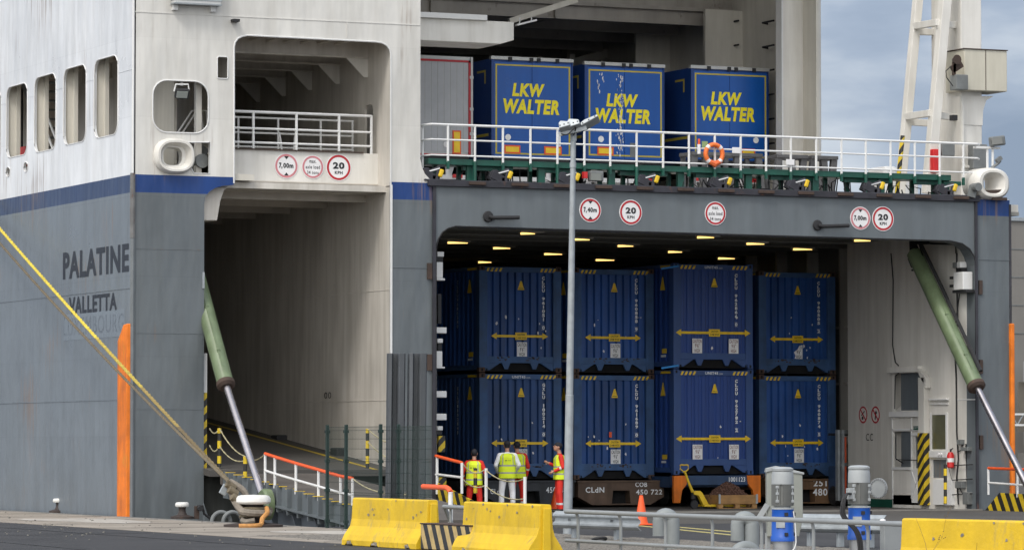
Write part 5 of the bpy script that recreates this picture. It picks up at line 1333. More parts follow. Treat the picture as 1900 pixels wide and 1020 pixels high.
        if variant == 1:
            rr = random.Random(3)
            for cx_, zr0, zr1, n_ in ((.42,zt_-1.0,zt_-.3,10),(.56,zt_-.6,zt_-.3,5),(1.14,zb_+.1,zt_-.3,70),(1.02,zb_+.1,zt_-.3,20)):
                for i in range(n_):
                    x = X0+cx_+rr.uniform(-.03,.09); z = rr.uniform(zr0,zr1); a = rr.uniform(.01,.03)
                    q = [(x+a*rr.uniform(.3,1)*math.cos(k*1.047), TY+.0105, z+a*rr.uniform(.8,3)*math.sin(k*1.047)) for k in range(6)]
                    mb.prism(q,(0,-.002,0))
            mb.build('torn_film', M['signw'], D)
            MB().box(X0+1.45,X0+1.62,TY+.012,TY+.019,zb_+.08,zb_+.5).build('repair_patch', M['equip'], D)
        if variant == 0: MB().box(X1-.50,X1-.38,TY+.01,TY+.018,zb_+.34,zb_+.72).build('placard', M['decal'], D)
        # side mark
        mb = MB(); x = X0+.038; mb.box(x-.003,x+.0,TY+.5,TY+1.1,zt_-.42,zt_-.36); mb.box(x-.003,x,TY+.5,TY+.58,zt_-.75,zt_-.42)
        mb.box(x-.003,x,TY+.3,TY+2.3,zb_+.62,zb_+.70); mb.build('side_line', M['lgold'], t)
    # under-run: chassis, bumper, wheels
    z1_ = zb_; 
    mb = MB(); mb.box(X0+.5,X0+.62,TY+.3,TY+TL-.3,z1_-.22,z1_); mb.box(X1-.62,X1-.5,TY+.3,TY+TL-.3,z1_-.22,z1_); mb.box(X0+.1,X1-.1,TY+.05,TY+.2,z1_-.10,z1_-.005)
    mb.build('chassis', M['dark'], t)
    zb2 = z1_-.62; MB().box(X0+.12,X1-.12,TY+.25,TY+.37,zb2-.02,zb2+.10).box(X0+.6,X0+.7,TY+.3,TY+.36,zb2,z1_-.1).box(X1-.7,X1-.6,TY+.3,TY+.36,zb2,z1_-.1).build('bumper', M['signw'], t)
    for yy in (2.4,3.7,5.0):
        for sx in (-1,1):
            x = cxx+sx*1.02
            wl = MB().lathe([(.25,-.18),(.44,-.18),(.49,-.1),(.49,.1),(.44,.18),(.25,.18)],(x,TY+yy,DZ+.51),22,Matrix.Rotation(R(90),3,'Y')).build('wheel', M['dark'], t, smooth=True)
    for sx in (-1,1):
        MB().box(cxx+sx*.9-.15,cxx+sx*.9+.15,TY+.20,TY+.24,z1_-.60,z1_-.50).build('tail_light', M['red'], t)
    r_ = MB().tube([(cxx-.6,TY+.9,z1_-.62),(cxx+.55,TY+.9,z1_-.62)],.13,16).build('air_tank', M['alu'], t, smooth=True)
    if variant == 0:
        mb = MB(); put_text(mb,'KRONE',(cxx-.05,TY+.76,z1_-.68),(.5,0,0),(0,0,.12),bold=.04); mb.build('lettering', M['black'], r_, fixn=False)
    for sx in (-1,1): MB().bar((cxx+sx*.95,TY+.8,z1_-.2),(cxx+sx*.75,TY+.8,z1_-.8),.2,.04,up=(0,1,0)).build('mudguard_stay', M['signw'], t)
    return t
lkw('left of the three blue trailers, yellow LKW WALTER lettering, beside the white panelled trailer', 912,1063,107,294, 0)
lkw('middle blue trailer with yellow lettering and torn peeling film, behind the lamp head', 1085,1234,117,297, 1)
lkw('right blue trailer with yellow lettering behind the orange life buoy', 1284,1427,124,298, 2)
lkw('white panelled trailer with dark red trim against the white column', 718,881,103,288, 3)
TY_ = TY
# ---------------------------------------------------------------- background right of the ship
BX0 = 62.0
BB = thing('harbour_warehouse', 'large grey-brown cladded warehouse behind the ship at the right edge', 'warehouse', (84,190,0))
yb3 = 150.0; xw0 = P(1868,600,yb3).x
zr_ = P(1888,410,yb3).z
MB().box(xw0-1,xw0+60,yb3,yb3+60,0,zr_).build('wall', mat('cladding_greybrown',(.20,.19,.175),.7,.1,.4,.06), BB)
mb = MB()
for k in range(5): z = P(1888,410+k*52,yb3).z; mb.box(xw0-1,xw0+60,yb3-.02,yb3,z-.03,z+.02)
for k in range(4): mb.box(xw0+3+k*6,xw0+3.04+k*6,yb3-.02,yb3,0,zr_)
mb.build('panel_joint', M['equip'], BB)
MB().box(xw0-1.1,xw0+60,yb3-.1,yb3+60,zr_,zr_+.15).build('roof_edge', M['galv'], BB)
def corr(name, y0, y1, x0, x1, ztop, zbot, Y, m, par, pitch=.22):
    mb = MB(); pts = []; x = x0
    while x < x1: pts += [(x,Y),(x+pitch*.4,Y),(x+pitch*.5,Y+.06),(x+pitch*.9,Y+.06)]; x += pitch
    k = len(pts); mb.add([(a,b,zbot) for a,b in pts]+[(a,b,ztop) for a,b in pts], [(i,i+1,k+i+1,k+i) for i in range(k-1)]); return mb.build(name, m, par, fixn=False)
Yc = yb3-3
mc = mat('corrugated_steel',(.33,.33,.32),.5,.15,1,.1); 
corr('cladding', 0,0, xw0-1, xw0+14, P(1888,670,Yc).z, P(1888,708,Yc).z, Yc, mc, BB)
corr('cladding', 0,0, xw0-1, xw0+14, P(1888,800,Yc).z, P(1888,826,Yc).z, Yc, mc, BB)
MB().box(xw0-1,xw0+14,Yc+.4,Yc+.5,P(1888,800,Yc).z,P(1888,708,Yc).z).build('shed_wall', mat('shed_brown',(.14,.125,.10),.7,.2,1), BB)
MB().box(xw0-1,xw0+14,Yc-.2,Yc+.5,0,P(1888,840,Yc).z).build('plinth', M['concr'], BB)
GT = thing('conveyor_truss', 'white steel lattice conveyor truss in front of the warehouse at the right edge', 'truss', (xw0+4,Yc-4,0))
Yt = Yc-5; za, zb4 = P(1888,768,Yt).z, P(1888,788,Yt).z; x0_ = P(1880,770,Yt).x
mb = MB(); mb.bar((x0_-1,Yt,za),(x0_+14,Yt,za),.08); mb.bar((x0_-1,Yt,zb4),(x0_+14,Yt,zb4),.08); mb.build('chord', M['rail'], GT)
mb = MB()
for k in range(20): x = x0_-1+k*.6; mb.bar((x,Yt,zb4),(x+.3,Yt,za),.04); mb.bar((x+.3,Yt,za),(x+.6,Yt,zb4),.04)
mb.build('lattice', M['galv'], GT)
MB().box(x0_+5,x0_+5.3,Yt-.1,Yt+.1,0,zb4).build('support_leg', M['rail'], GT)
# ================================================================ quay objects
def gp(px, py, z=0): return PZ(px, py, z)
# small stones, chips and tar seams scattered over the quay
rq = random.Random(21); mb = MB()
for i in range(260):
    x = rq.uniform(22, QX-.1); y = rq.uniform(50, 110); a = rq.uniform(.006,.022)
    mb.obox((x,y,.012+a*.2),(a*2,a*rq.uniform(1,2.2),a),Matrix.Rotation(rq.uniform(0,3),3,'Z'))
setk(mb.build('quay_grit', mat('pale_grit',(.20,.19,.17),.9,.4,3)), 'stuff')
mb = MB()
for (x0_,y0_,x1_,y1_) in ((16,70,25,72.5),(20,60,21.5,95),(23.6,62,24.0,100),(14,88,25,86.5)):
    a, b = Vector((x0_,y0_,0)), Vector((x1_,y1_,0)); n = 24; q = [a.lerp(b,i/n)+Vector((rq.uniform(-.06,.06),rq.uniform(-.1,.1),0)) for i in range(n+1)]
    for i in range(n):
        d = (q[i+1]-q[i]).normalized(); s2 = Vector((-d.y,d.x,0))*.035; mb.add([q[i]-s2+Vector((0,0,.002)),q[i+1]-s2+Vector((0,0,.002)),q[i+1]+s2+Vector((0,0,.002)),q[i]+s2+Vector((0,0,.002))],[(0,1,2,3)])
setk(mb.build('tar_seam', mat('tar',(.018,.018,.02),.5,.2,5)))
mb = MB()
for (cx_,cy_,rx_,ry_) in ((27.6,84,1.0,3.5),(26.6,95,.7,3.0),(28.2,71,.8,2.2),(27.2,104,.9,4)):
    q = [(cx_+rx_*(1+.25*math.sin(3*t)+rq.uniform(-.12,.12))*math.cos(t),cy_+ry_*(1+.2*math.cos(2*t)+rq.uniform(-.12,.12))*math.sin(t),.0075) for t in [i*math.pi/14 for i in range(28)]]; mb.add(q,[tuple(range(28))])
setk(mb.build('lime_stain', mat('lime_stain',(.40,.37,.33),.9,.3,2,dirt=(.28,.24,.20),dirt_amt=.5,bump=.3)))
# bollards
def bollard(label, px, py, h, cap_r, base_r, big=False):
    c = gp(px, py); c.z = .005
    t = thing('bollard', label, 'bollard', c, 0, 'white-capped bollards on the quay edge')
    br = base_r
    M['boll'] = M.get('boll') or mat('bollard_iron', (.045,.032,.028), .7, .35, 5, dirt=(.10,.05,.03), dirt_amt=.25, bump=.3)
    M['bollw'] = M.get('bollw') or mat('bollard_white_cap', (.72,.71,.68), .55, .12, 5, speck=(.12,.08,.06), speck_amt=-.01)
    MB().lathe([(br,0),(br,.05),(cap_r*.72,.09),(cap_r*.52,.16),(cap_r*.5,h*.6),(cap_r*.6,h*.72)], c, 28).build('stem', M['boll'], t, smooth=True)
    mb = MB(); n = 32; rows = []
    for f, z in ((.55,h*.70),(.9,h*.72),(1.0,h*.78),(1.0,h*.9),(.9,h*.975),(.7,h*1.0),(.0,h*1.01)): rows.append((cap_r*f if f else .001, z))
    k = 1.0
    MB().lathe(rows, c, n).build('cap', M['bollw'], t, smooth=True)
    return t, c
bollard('small white-capped bollard at far left of the quay edge', 110, 951, .36, .16, .26)
bollard('small white-capped bollard in front of the grey stern beside the black mooring hook', 338, 962, .38, .16, .27)
BT, bc = bollard('large white-capped bollard with heavy mooring ropes around it', 470, 977, .66, .36, .62)
# mooring ropes
M['ropey'] = mat('yellow_rope', (.16,.12,.06), .8, .3, 10, bands=[(2.1,(.30,.22,.07)),(3.0,(.46,.35,.06)),(4.2,(.66,.52,.06))], dirt=(.20,.15,.08), dirt_amt=.25, bump=.6, bump_scale=50)
M['ropeb'] = mat('brown_rope', (.16,.13,.085), .85, .3, 10, bump=.6, bump_scale=50)
M['ropeo'] = mat('orange_rope', (.50,.24,.07), .8, .3, 10, bump=.6, bump_scale=40)
def rope(nm, pts, r, m, lab=None, cat='rope', sub=True, n=1, parent=None, group=None):
    pts = [Vector(p) for p in pts]
    if sub:                              # Catmull-Rom
        q = []
        for i in range(len(pts)-1):
            p0 = pts[max(i-1,0)]; p1 = pts[i]; p2 = pts[i+1]; p3 = pts[min(i+2,len(pts)-1)]
            for k in range(8):
                t = k/8; q.append(.5*((2*p1)+(p2-p0)*t+(2*p0-5*p1+4*p2-p3)*t*t+(3*p1-p0-3*p2+p3)*t**3))
        q.append(pts[-1]); pts = q
    mb = MB()
    if n > 1:                            # laid strands
        for s_ in range(n):
            ln = 0; o = []
            for i, p in enumerate(pts):
                if i: ln += (p-pts[i-1]).length
                d = (pts[min(i+1,len(pts)-1)]-pts[max(i-1,0)]).normalized(); x = d.cross(Vector((0,0,1))).normalized(); y = d.cross(x)
                a = ln*9+2*math.pi*s_/n; o.append(p+(x*math.cos(a)+y*math.sin(a))*r*.5)
            mb.tube(o, r*.62, 6)
    else: mb.tube(pts, r, 8)
    o = mb.build(nm, M[m], parent, smooth=True)
    if lab: tag(o, lab, cat, group)
    return o
def dense(a, b, sag, n=60):
    a, b = Vector(a), Vector(b); return [a.lerp(b,i/n)-Vector((0,0,sag*4*(i/n)*(1-i/n))) for i in range(n+1)]
bx = bc+Vector((0,0,.36))
tz = (PT_(0,418,101.0)); dirv = tz-PT_(425,892,81.8)
k0 = PT_(425,892,81.8)
far = k0+dirv*1.35
rope('mooring_rope', dense(k0, far, .12, 160), .040, 'ropey', 'clean yellow mooring rope running up from the large bollard across the hull', 'rope', False, 3, group=None)
k1 = PT_(424,893,81.6)
rope('mooring_rope', dense(k1, far+Vector((.1,.2,-.42)), .22, 160), .034, 'ropeb', 'dirty brown mooring rope sagging just below the yellow one', 'rope', False, 3)
# eye splices sleeved in grey canvas around the bollard
M['canvas'] = mat('grey_canvas_sleeve', (.22,.19,.155), .85, .35, 6, bump=.5, bump_scale=18, dirt=(.09,.08,.07), dirt_amt=.3)
EY = thing('rope_eye', 'grey canvas sleeved eye of the mooring rope looped over the large bollard', 'rope eye', k0)
c = bc
rope('sleeve', [k0, k0.lerp(c+Vector((-.22,.1,.3)),.5)+Vector((-.05,0,-.02)), c+Vector((-.32,-.1,.36)), c+Vector((-.25,-.30,.30)), c+Vector((.05,-.33,.28)), c+Vector((.28,-.18,.29))], .075, 'canvas', parent=EY)
rope('sleeve', [k0, k0.lerp(c+Vector((.1,.3,.45)),.5)+Vector((.05,0,.05)), c+Vector((.1,.36,.42)), c+Vector((.3,.2,.38)), c+Vector((.34,-.1,.34))], .07, 'canvas', parent=EY)
rope('sleeve', [k0+Vector((0,0,-.02)), k0.lerp(c,.5)+Vector((.02,-.1,-.16)), c+Vector((-.30,-.22,.12)), c+Vector((-.10,-.36,.14))], .06, 'canvas', parent=EY)
for a in (.15,.35,.6): 
    q = k0.lerp(c+Vector((-.3,-.05,.34)),a); MB().tube([q+Vector((-.09,0,.05)),q+Vector((.08,0,-.06))],.085,10).build('binding', M['ropeb'], EY, smooth=True)
mb = MB().obox(k0+Vector((-.12,-.05,-.18)),(.16,.05,.22),Matrix.Rotation(R(30),3,'Y')); mb.build('tag_plate', M['galv'], EY, bevel=.01)
rope('loose_rope', [c+Vector((.18,-.30,.40)), c+Vector((.15,-.42,.30)), c+Vector((.02,-.48,.18)), c+Vector((-.05,-.58,.06)), c+Vector((-.25,-.72,.035)), c+Vector((-.55,-.62,.03))], .05, 'ropeo', 'frayed orange-brown rope end trailing from the large bollard to the ground', 'rope')
mb = MB()
for k in range(3): torus(mb, c+Vector((.0,0,.22+k*.075)), .26+.02*(k%2), .045, 24, 7, Mx=Matrix.Rotation(R(90+rnd.uniform(-6,6)),3,'X'))
tag(mb.build('rope_coil', M['ropeb'], smooth=True), 'turns of dirty brown rope wound round the stem of the large bollard', 'rope')
for k, (px,py,lab) in enumerate(((425,968,'left of two grey rubber hoops on the quay edge behind the large bollard'),(446,968,'right of two grey rubber hoops on the quay edge behind the large bollard'))):
    q = gp(px-6,py); torus(mb := MB(), q+Vector((0,.3,0)), .22, .045, 16, 8, 0, 180); tag(mb.build('rubber_hoop', M['equip'], smooth=True), lab, 'hoop')
# mooring hook post near bollard 2
q = gp(365,962); HK = thing('mooring_hook', 'small rusty mooring hook post with black arm on the quay edge', 'mooring hook', q)
MB().box(q.x-.05,q.x+.05,q.y-.05,q.y+.05,0,.30).build('post', M['rust'], HK, bevel=.01)
MB().tube([q+Vector((0,-.06,.29)),q+Vector((.12,-.06,.30)),q+Vector((.16,-.06,.12)),q+Vector((.3,-.06,.02))],.03,7).lathe([(.06,0),(.06,.1)],q+Vector((.03,-.1,.24)),12,Matrix.Rotation(R(90),3,'X')).build('arm', M['dark'], HK, smooth=True)
# jersey barriers
M['bar'] = mat('yellow_barrier_paint', (.70,.46,.010), .55, .18, 1.8, .05, dirt=(.36,.27,.08), dirt_amt=.42, dirt_scale=2.2, bump=.3, bump_scale=14, speck=(.10,.08,.05), speck_amt=.0, runs=.9)
M['chip'] = mat('broken_concrete', (.26,.23,.19), .9, .4, 12, bump=.8)
def jersey(label, a, b, seed, h=.81, chips=()):
    """a, b: ground points of the two ends on the centre line"""
    a, b = Vector(a), Vector(b); a.z = b.z = 0; d = b-a; ln = d.length; rz_ = math.atan2(d.y, d.x)
    t = thing('jersey_barrier', label, 'barrier', a, rz_, 'yellow concrete barriers')
    Mt = WM[t.name]; rr = random.Random(seed)
    prof = [(.30,0),(.30,.09),(.255,.18),(.15,.33),(.115,.45),(.095,h-.02),(.075,h)]
    n = 26; rows = []
    for i in range(n+1):
        x = ln*i/n; row = []
        for r, z in prof: row.append((r,z))
        row = [(r,z) for r,z in prof]+[(-r,z) for r,z in reversed(prof)]
        ch = 0
        for cx_, cw_ in chips:
            if abs(x/ln-cx_) < cw_: ch = 1
        vs = []
        for j, (r,z) in enumerate(row):
            e = rr.uniform(-.004,.004)
            if j in (0,len(row)-1) and z < .01 and ch: z = .045+rr.uniform(0,.03); r *= .93
            vs.append(Mt @ Vector((x, r+e, z)))
        rows.append(vs)
    k = len(rows[0]); vs = [v for r_ in rows for v in r_]
    fs = [(i*k+j, i*k+(j+1)%k, (i+1)*k+(j+1)%k, (i+1)*k+j) for i in range(n) for j in range(k)]+[tuple(range(k-1,-1,-1)), tuple(range(n*k,n*k+k))]
    MB().add(vs, fs).build('block', M['bar'], t, bevel=.008)
    mb = MB()
    for cx_, cw_ in chips:
        for k in range(4):
            x = ln*(cx_+rr.uniform(-cw_,cw_)*.8); sd_ = -1
            p = Mt @ Vector((x, sd_*.285, .03+rr.uniform(0,.03))); mb.obox(p, (rr.uniform(.05,.12),rr.uniform(.03,.05),rr.uniform(.03,.06)), Matrix.Rotation(rr.uniform(0,3),3,'Z')@Matrix.Rotation(rr.uniform(-.4,.4),3,'X'))
    if chips: mb.build('broken_edge', M['chip'], t)
    mb = MB()
    for k in range(9):                   # flaked paint showing concrete, on the near face
        x = ln*rr.uniform(.05,.95); z = rr.choice((rr.uniform(.46,.76), h-.03, rr.uniform(.46,.7)))
        yy = -(.115-(z-.45)*.02/(h-.47)) -.0065; a_ = rr.uniform(.012,.04)
        q = [Mt @ Vector((x+a_*rr.uniform(.4,1.6)*math.cos(i*.785), yy, min(h-.012,z+a_*rr.uniform(.3,1.1)*math.sin(i*.785)))) for i in range(8)]
        mb.prism(q, Mt.to_3x3() @ Vector((0,-.002,0)))
    mb.build('paint_scrape', M['chip'], t)
    for xe_, s_ in ((0,-1),(ln,1)):
        if s_ > 0: 
            p = [Mt @ Vector((xe_-.0, y, z)) for y,z in ((-.07,0),(.07,0),(.055,h-.06),(-.055,h-.06))]; MB().prism(p, Mt.to_3x3() @ Vector((.06,0,0))).build('end_key', M['bar'], t, bevel=.01)
    return t
XB = 25.35
def along(px, py, z, X=XB): p = PX(px, py, X); return p
def yx(px, z, X=XB):   # Y where photo column px meets plane X
    return PX(px, 940, X).y
a = (XB, yx(664,0), 0); b = (XB, yx(803,0), 0)
jersey('left yellow concrete barrier with chipped foot, beside the mesh fence', a, b, 1, chips=((.10,.035),(.45,.04),(.88,.03)))
a = (XB-.05, yx(876,0), 0); b = (XB-.25, yx(1040,0), 0)
jersey('middle yellow concrete barrier with scuffed face in front of the lamp pole', a, b, 2, chips=((.16,.03),(.6,.02)))
c = PT_(1684,960,49.0); d = PT_(1990,965,46.6)
jersey('right yellow concrete barrier, cut off by the corner of the view, weeds in front', (c.x,c.y,0), (d.x,d.y,0), 3)
# striped block between them
q = PX(778,1000,XB+.0); y0_ = PX(780,1000,XB-.25).y; y1_ = PX(872,1000,XB-.25).y
SBT = thing('striped_block', 'low concrete block painted with dark and cream diagonal stripes between two yellow barriers', 'block', (XB,(y0_+y1_)/2,0))
M['blk'] = stripes_mat('block_stripes', (.035,.035,.035), (.55,.40,.17), .34, (0,-1,.55), .5, .3)
MB().box(XB-.25,XB+.25,y1_,y0_,.01,.42).build('body', M['blk'], SBT, bevel=.015)
MB().box(XB-.26,XB+.26,y1_-.01,y0_+.01,.42,.44).build('lid', M['rust'], SBT, bevel=.005)
# mesh fence
M['fence'] = mat('green_fence', (.008,.026,.021), .5, .2, 5)
FE = thing('mesh_fence', 'dark green welded mesh fence panels and posts by the port ramp', 'fence', gp(650,983))
fp = [gp(607,979), gp(642,981), gp(706,985), gp(739,984), gp(800,990)]
fp[3] = fp[3]
ht = 2.12
for p in fp[:-1]:
    r_ = MB().box(p.x-.03,p.x+.03,p.y-.03,p.y+.03,0,ht).build('post', M['fence'], FE, bevel=.005)
    mb = MB()
    for z in (.12,.75,1.35,1.95): mb.box(p.x-.045,p.x+.045,p.y-.045,p.y+.045,z,z+.06)
    mb.build('clamp', M['fence'], r_)
for a, b in zip(fp[:-1], fp[1:]):
    mb = MB(); ln = (b-a).length; n = max(3,int(ln/.055)); d = (b-a).normalized()
    for i in range(1,n):
        p = a.lerp(b,i/n); mb.tube([p+Vector((0,0,.06)),p+Vector((0,0,2.08))],.0028,3,False)
    for z in (.08,.28,.48,.7,.75,.95,1.15,1.38,1.43,1.63,1.83,2.0,2.07):
        bump_ = Vector((-d.y,d.x,0))*(.03 if z in (.73,1.41,2.03) else 0); mb.tube([a+Vector((0,0,z)),b+Vector((0,0,z))],.0045,3,False)
    mb.build('mesh_panel', M['fence'], FE)
# tall grey channel flaps behind the fence
M['chan'] = mat('dark_grey_channel', (.07,.078,.088), .5, .2, 1.5, .25, bump=.08)
for (x0_,x1_,lab) in ((716,757,'left of two tall dark grey steel flap channels leaning by the port ramp'),(755,797,'right of two tall dark grey steel flap channels leaning by the port ramp')):
    tq = 80.5; b0 = PT_(x0_-2,985,tq); b0.z = .0; t0 = PT_(x0_+8,655,tq); wv = (PT_(x1_,655,tq)-PT_(x0_+6,655,tq)).length
    T0 = thing('steel_channel', lab, 'steel flap', (b0.x,b0.y,0), 0, 'tall steel flap channels')
    ax_ = Vector((t0.x-b0.x, (t0.y-b0.y)*.0+.0, t0.z)); u = Vector((RT.x,RT.y,0)); v = Vector((-.35,-1,0)).normalized()
    prof = [(0,0),(.03,.16),(.10,.19),(.13,.05),(wv*.52,.03),(wv*.60,.17),(wv*.66,.20),(wv*.93,.17),(wv,.0),(wv-.02,-.03),(wv*.62,-.03),(.02,-.03)]
    pts = [b0+u*a+v*b for a,b in prof]
    MB().prism(pts, ax_).build('channel', M['chan'], T0, bevel=.006)
    MB().prism([b0+u*.0+v*-.03,b0+u*wv+v*-.03,b0+u*wv+v*.22,b0+v*.22],(0,0,.05)).build('foot', M['chan'], T0)
# lamp pole
q = gp(1053,991); LP = thing('lamp_post', 'slim galvanised lamp pole with tilted floodlight heads in front of the containers', 'lamp post', q)
tp = PT_(1064,252,ray(1053,991).y and 0 or 0) if False else None
zt_ = 1.75+(821-252)/FPX*(q-CAM).dot(FW)/1.0
tq = (q-CAM).dot(FW); tp = PT_(1064,252,tq); tp = Vector((tp.x,tp.y,tp.z))
MB().tube([q, q+(tp-q)*.35, q+(tp-q)*.351, tp], [.088,.078,.070,.05], 18).build('pole', M['galv'], LP, smooth=True)
mid = q+(tp-q)*.92; MB().tube([mid, mid+Vector((0,0,.10))],.062,16).lathe([(.09,0),(.09,.02)],q+Vector((0,0,.01)),16).build('collar', M['galv'], LP, smooth=True)
u = RT; f0 = Vector((-FW.x,-FW.y,0)).normalized()
a = PT_(1037,250,tq)+f0*.1; b = PT_(1088,238,tq)+f0*.1
MB().bar(a,b,.08,.08).bar(tp-Vector((0,0,.1)),tp+Vector((0,0,.12)),.09,.09).build('cross_arm', M['galv'], LP)
def head(x0_,y0_,x1_,y1_,dy,depth,th=.09):
    A_ = PT_(x0_,y0_,tq)+f0*dy; B_ = PT_(x1_,y1_,tq)+f0*dy; d = (B_-A_).normalized(); n_ = d.cross(f0).normalized()
    if n_.z < 0: n_ = -n_
    w_ = (f0*.85+n_*.5).normalized(); n_ = d.cross(w_).normalized(); n_ = n_ if n_.z>0 else -n_
    pts = [A_, A_+d*.02+n_*th, A_+n_*th*1.25+d*(B_-A_).length*.3, B_+n_*th*.7, B_]
    r_ = MB().prism([p-w_*depth/2 for p in pts], w_*depth).build('lamp_head', M['galv'], LP, bevel=.015)
    mb = MB()
    for k in (0.15,.5,.85): p = A_.lerp(B_,k)+w_*(depth/2+.005)+n_*th*.4; mb.obox(p,(.018,.018,.018))
    mb.build('bolt', M['dark'], r_); return r_
head(1039,247,1060,241,.15,.30,.13); head(1056,245,1078,238,.12,.30,.15); head(1080,240,1112,222,.10,.24,.07)
rope('cable', [a+Vector((0,0,.02)), a.lerp(b,.3)+f0*.1+Vector((0,0,-.05)), a.lerp(b,.6)+f0*.1+Vector((0,0,.05)), tp+f0*.08], .012, 'dark', parent=LP)
# grey pipe railing along the pump pit
XR_ = 26.45
def rp(px, z): y = PX(px, 960, XR_).y; return Vector((XR_, y, z))
RG = thing('pipe_railing', 'low grey pipe railing with curved posts in front of the pumps', 'railing', rp(1300,0))
pxs = [1055+k*0 for k in range(1)]
M['prail'] = mat('grey_railing_paint', (.25,.265,.27), .45, .1, 4, .05)
y0_ = rp(1050,0).y; y1_ = rp(1692,0).y; zt_ = .66; zb_ = .20
MB().tube([(XR_,y0_,zt_),(XR_,y1_,zt_)],.038,10).tube([(XR_,y0_,zb_),(XR_,y1_,zb_)],.028,8).build('rail', M['prail'], RG, smooth=True)
k = 0; y = y0_-.35
while y > y1_:
    MB().tube([(XR_+.05,y,-.02),(XR_+.05,y,zt_-.12),(XR_+.03,y,zt_-.04),(XR_,y,zt_)],.026,8).build('post', M['prail'], RG, smooth=True); y -= 1.55
RG2 = thing('pipe_railing', 'short grey pipe railing end seen between two yellow barriers', 'railing', rp(845,0))
y2, y3 = rp(815,0).y, rp(877,0).y
MB().tube([(XR_+.3,y2+.1,.3),(XR_+.1,y2+.0,zt_),(XR_,y2-.2,zt_),(XR_,y3,zt_),(XR_,y3,.1)],.038,10).tube([(XR_,y2,zb_),(XR_,y3,zb_)],.026,8).build('rail', M['prail'], RG2, smooth=True)
for yy in (y2-.4,y3): MB().tube([(XR_+.04,yy,-.0),(XR_+.04,yy,zt_)],.026,8).build('post', M['prail'], RG2, smooth=True)
# white post with orange rail piece by the striped block
X4 = 29.0
q0 = PX(785,902,X4); q1 = PX(828,904,X4); q2 = PX(836,912,X4); q3 = PX(836,970,X4)
OR = thing('handrail_end', 'white post with bent orange handrail behind the left yellow barrier', 'handrail', (q3.x,q3.y,0))
MB().tube([q2,(q2.x,q2.y,0)],.045,10).lathe([(.14,0),(.14,.02)],(q2.x,q2.y,.0),16).build('post', M['rail'], OR, smooth=True)
MB().tube([q0,q1,q1.lerp(q2,.6)+Vector((0,0,.02)),q2,q2-Vector((0,0,.03))],.05,10).build('handrail', M['redrail'], OR, smooth=True)
# pumps
M['vent'] = mat('vent_grey', (.22,.24,.245), .5, .15, 3, .1)
M['motor'] = mat('motor_grey', (.33,.35,.36), .45, .12, 4, .1); M['fins'] = mat('motor_fins', (.14,.145,.14), .55, .2, 5)
M['pblue'] = mat('pump_blue', (.008,.085,.42), .35, .08, 3, .1)
def pump(label, px, X, ytop, extra):
    p = PX(px, 900, X); base = Vector((X, p.y, 0)); tq = (p-CAM).dot(FW)
    def zz_(y): return PT_(px, y, tq).z
    t = thing('pump_motor', label, 'pump', base, 0, 'vertical electric pump motors')
    k = tq/FPX; r = 22*k
    L_ = lambda prof, nm, m, par=t, n=32: MB().lathe(prof, base, n).build(nm, M[m], par, smooth=True)
    o = ytop-862
    L_([(.03,zz_(868+o)-.02),(r*.9,zz_(870+o)),(r*.93,zz_(866+o)),(r*.7,zz_(863+o)),(.01,zz_(862+o))], 'rain_cap', 'motor')
    mb = MB()
    for a in range(4): mb.tube([base+Vector((.5*r*math.cos(a*1.57+.5),.5*r*math.sin(a*1.57+.5),zz_(880+o))),base+Vector((.5*r*math.cos(a*1.57+.5),.5*r*math.sin(a*1.57+.5),zz_(868+o)))],.02,6)
    mb.build('cap_post', M['fins'], t)
    L_([(r*.94,zz_(894+o)),(r*.93,zz_(877+o)),(r*.86,zz_(871+o)),(r*.5,zz_(870+o))][::-1]+[(r*.94,zz_(894+o)-.005)], 'fan_cover', 'motor')
    body = L_([(r*.80,zz_(935+o)),(r*.80,zz_(893+o))], 'motor_body', 'fins')
    mb = MB(); n = 56
    for i in range(n):
        a = 2*math.pi*i/n
        if abs(math.sin((a-.9)*2)) < .22: continue
        d = Vector((math.cos(a),math.sin(a),0)); mb.bar(base+d*r*.87+Vector((0,0,zz_(934+o))), base+d*r*.87+Vector((0,0,zz_(895+o))), .012, r*.16, up=d)
    mb.build('cooling_fins', M['fins'], body)
    mb = MB()
    for a in (-2.55,-1.0,.5,2.1):
        d = Vector((math.cos(a),math.sin(a),0))
        for z in (900,912,926): mb.obox(base+d*r*.92+Vector((0,0,zz_(z+o))),(.045,.045,.04))
        mb.bar(base+d*r*.88+Vector((0,0,zz_(930+o))), base+d*r*.88+Vector((0,0,zz_(897+o))), .03)
    mb.build('lug', M['motor'], body, bevel=.006)
    L_([(r*.97,zz_(941+o)),(r*.97,zz_(938+o)),(r*.7,zz_(937+o)),(r*.7,zz_(935+o)),(r*.94,zz_(934+o))], 'flange', 'motor')
    L2 = L_([(r*1.02,zz_(1000+o)-.0),(r*1.02,zz_(992+o)),(r*.95,zz_(990+o)),(r*.92,zz_(943+o)),(r*.95,zz_(941+o))], 'lantern', 'pblue')
    mb = MB()
    for a in (-1.75,-.3,1.3):
        d = Vector((math.cos(a),math.sin(a),0)); u_ = Vector((-d.y,d.x,0))
        for z in (950,987): mb.obox(base+d*(r*.94)+Vector((0,0,zz_(z+o))),(.05,.05,.05),Matrix((u_,d,Vector((0,0,1)))).transposed())
    mb.build('inspection_hole', M['dark'], L2)
    d = Vector((math.cos(-2.25),math.sin(-2.25),0)); u_ = Vector((-d.y,d.x,0))
    MB().obox(base+d*(r*.95)+Vector((0,0,zz_(966+o))),(.13,.02,.14),Matrix((u_,d,Vector((0,0,1)))).transposed()).build('name_plate', M['galv'], L2)
    L_([(r*.85,.0),(r*.85,zz_(1000+o))], 'column', 'steel')
    return t, base, r, zz_
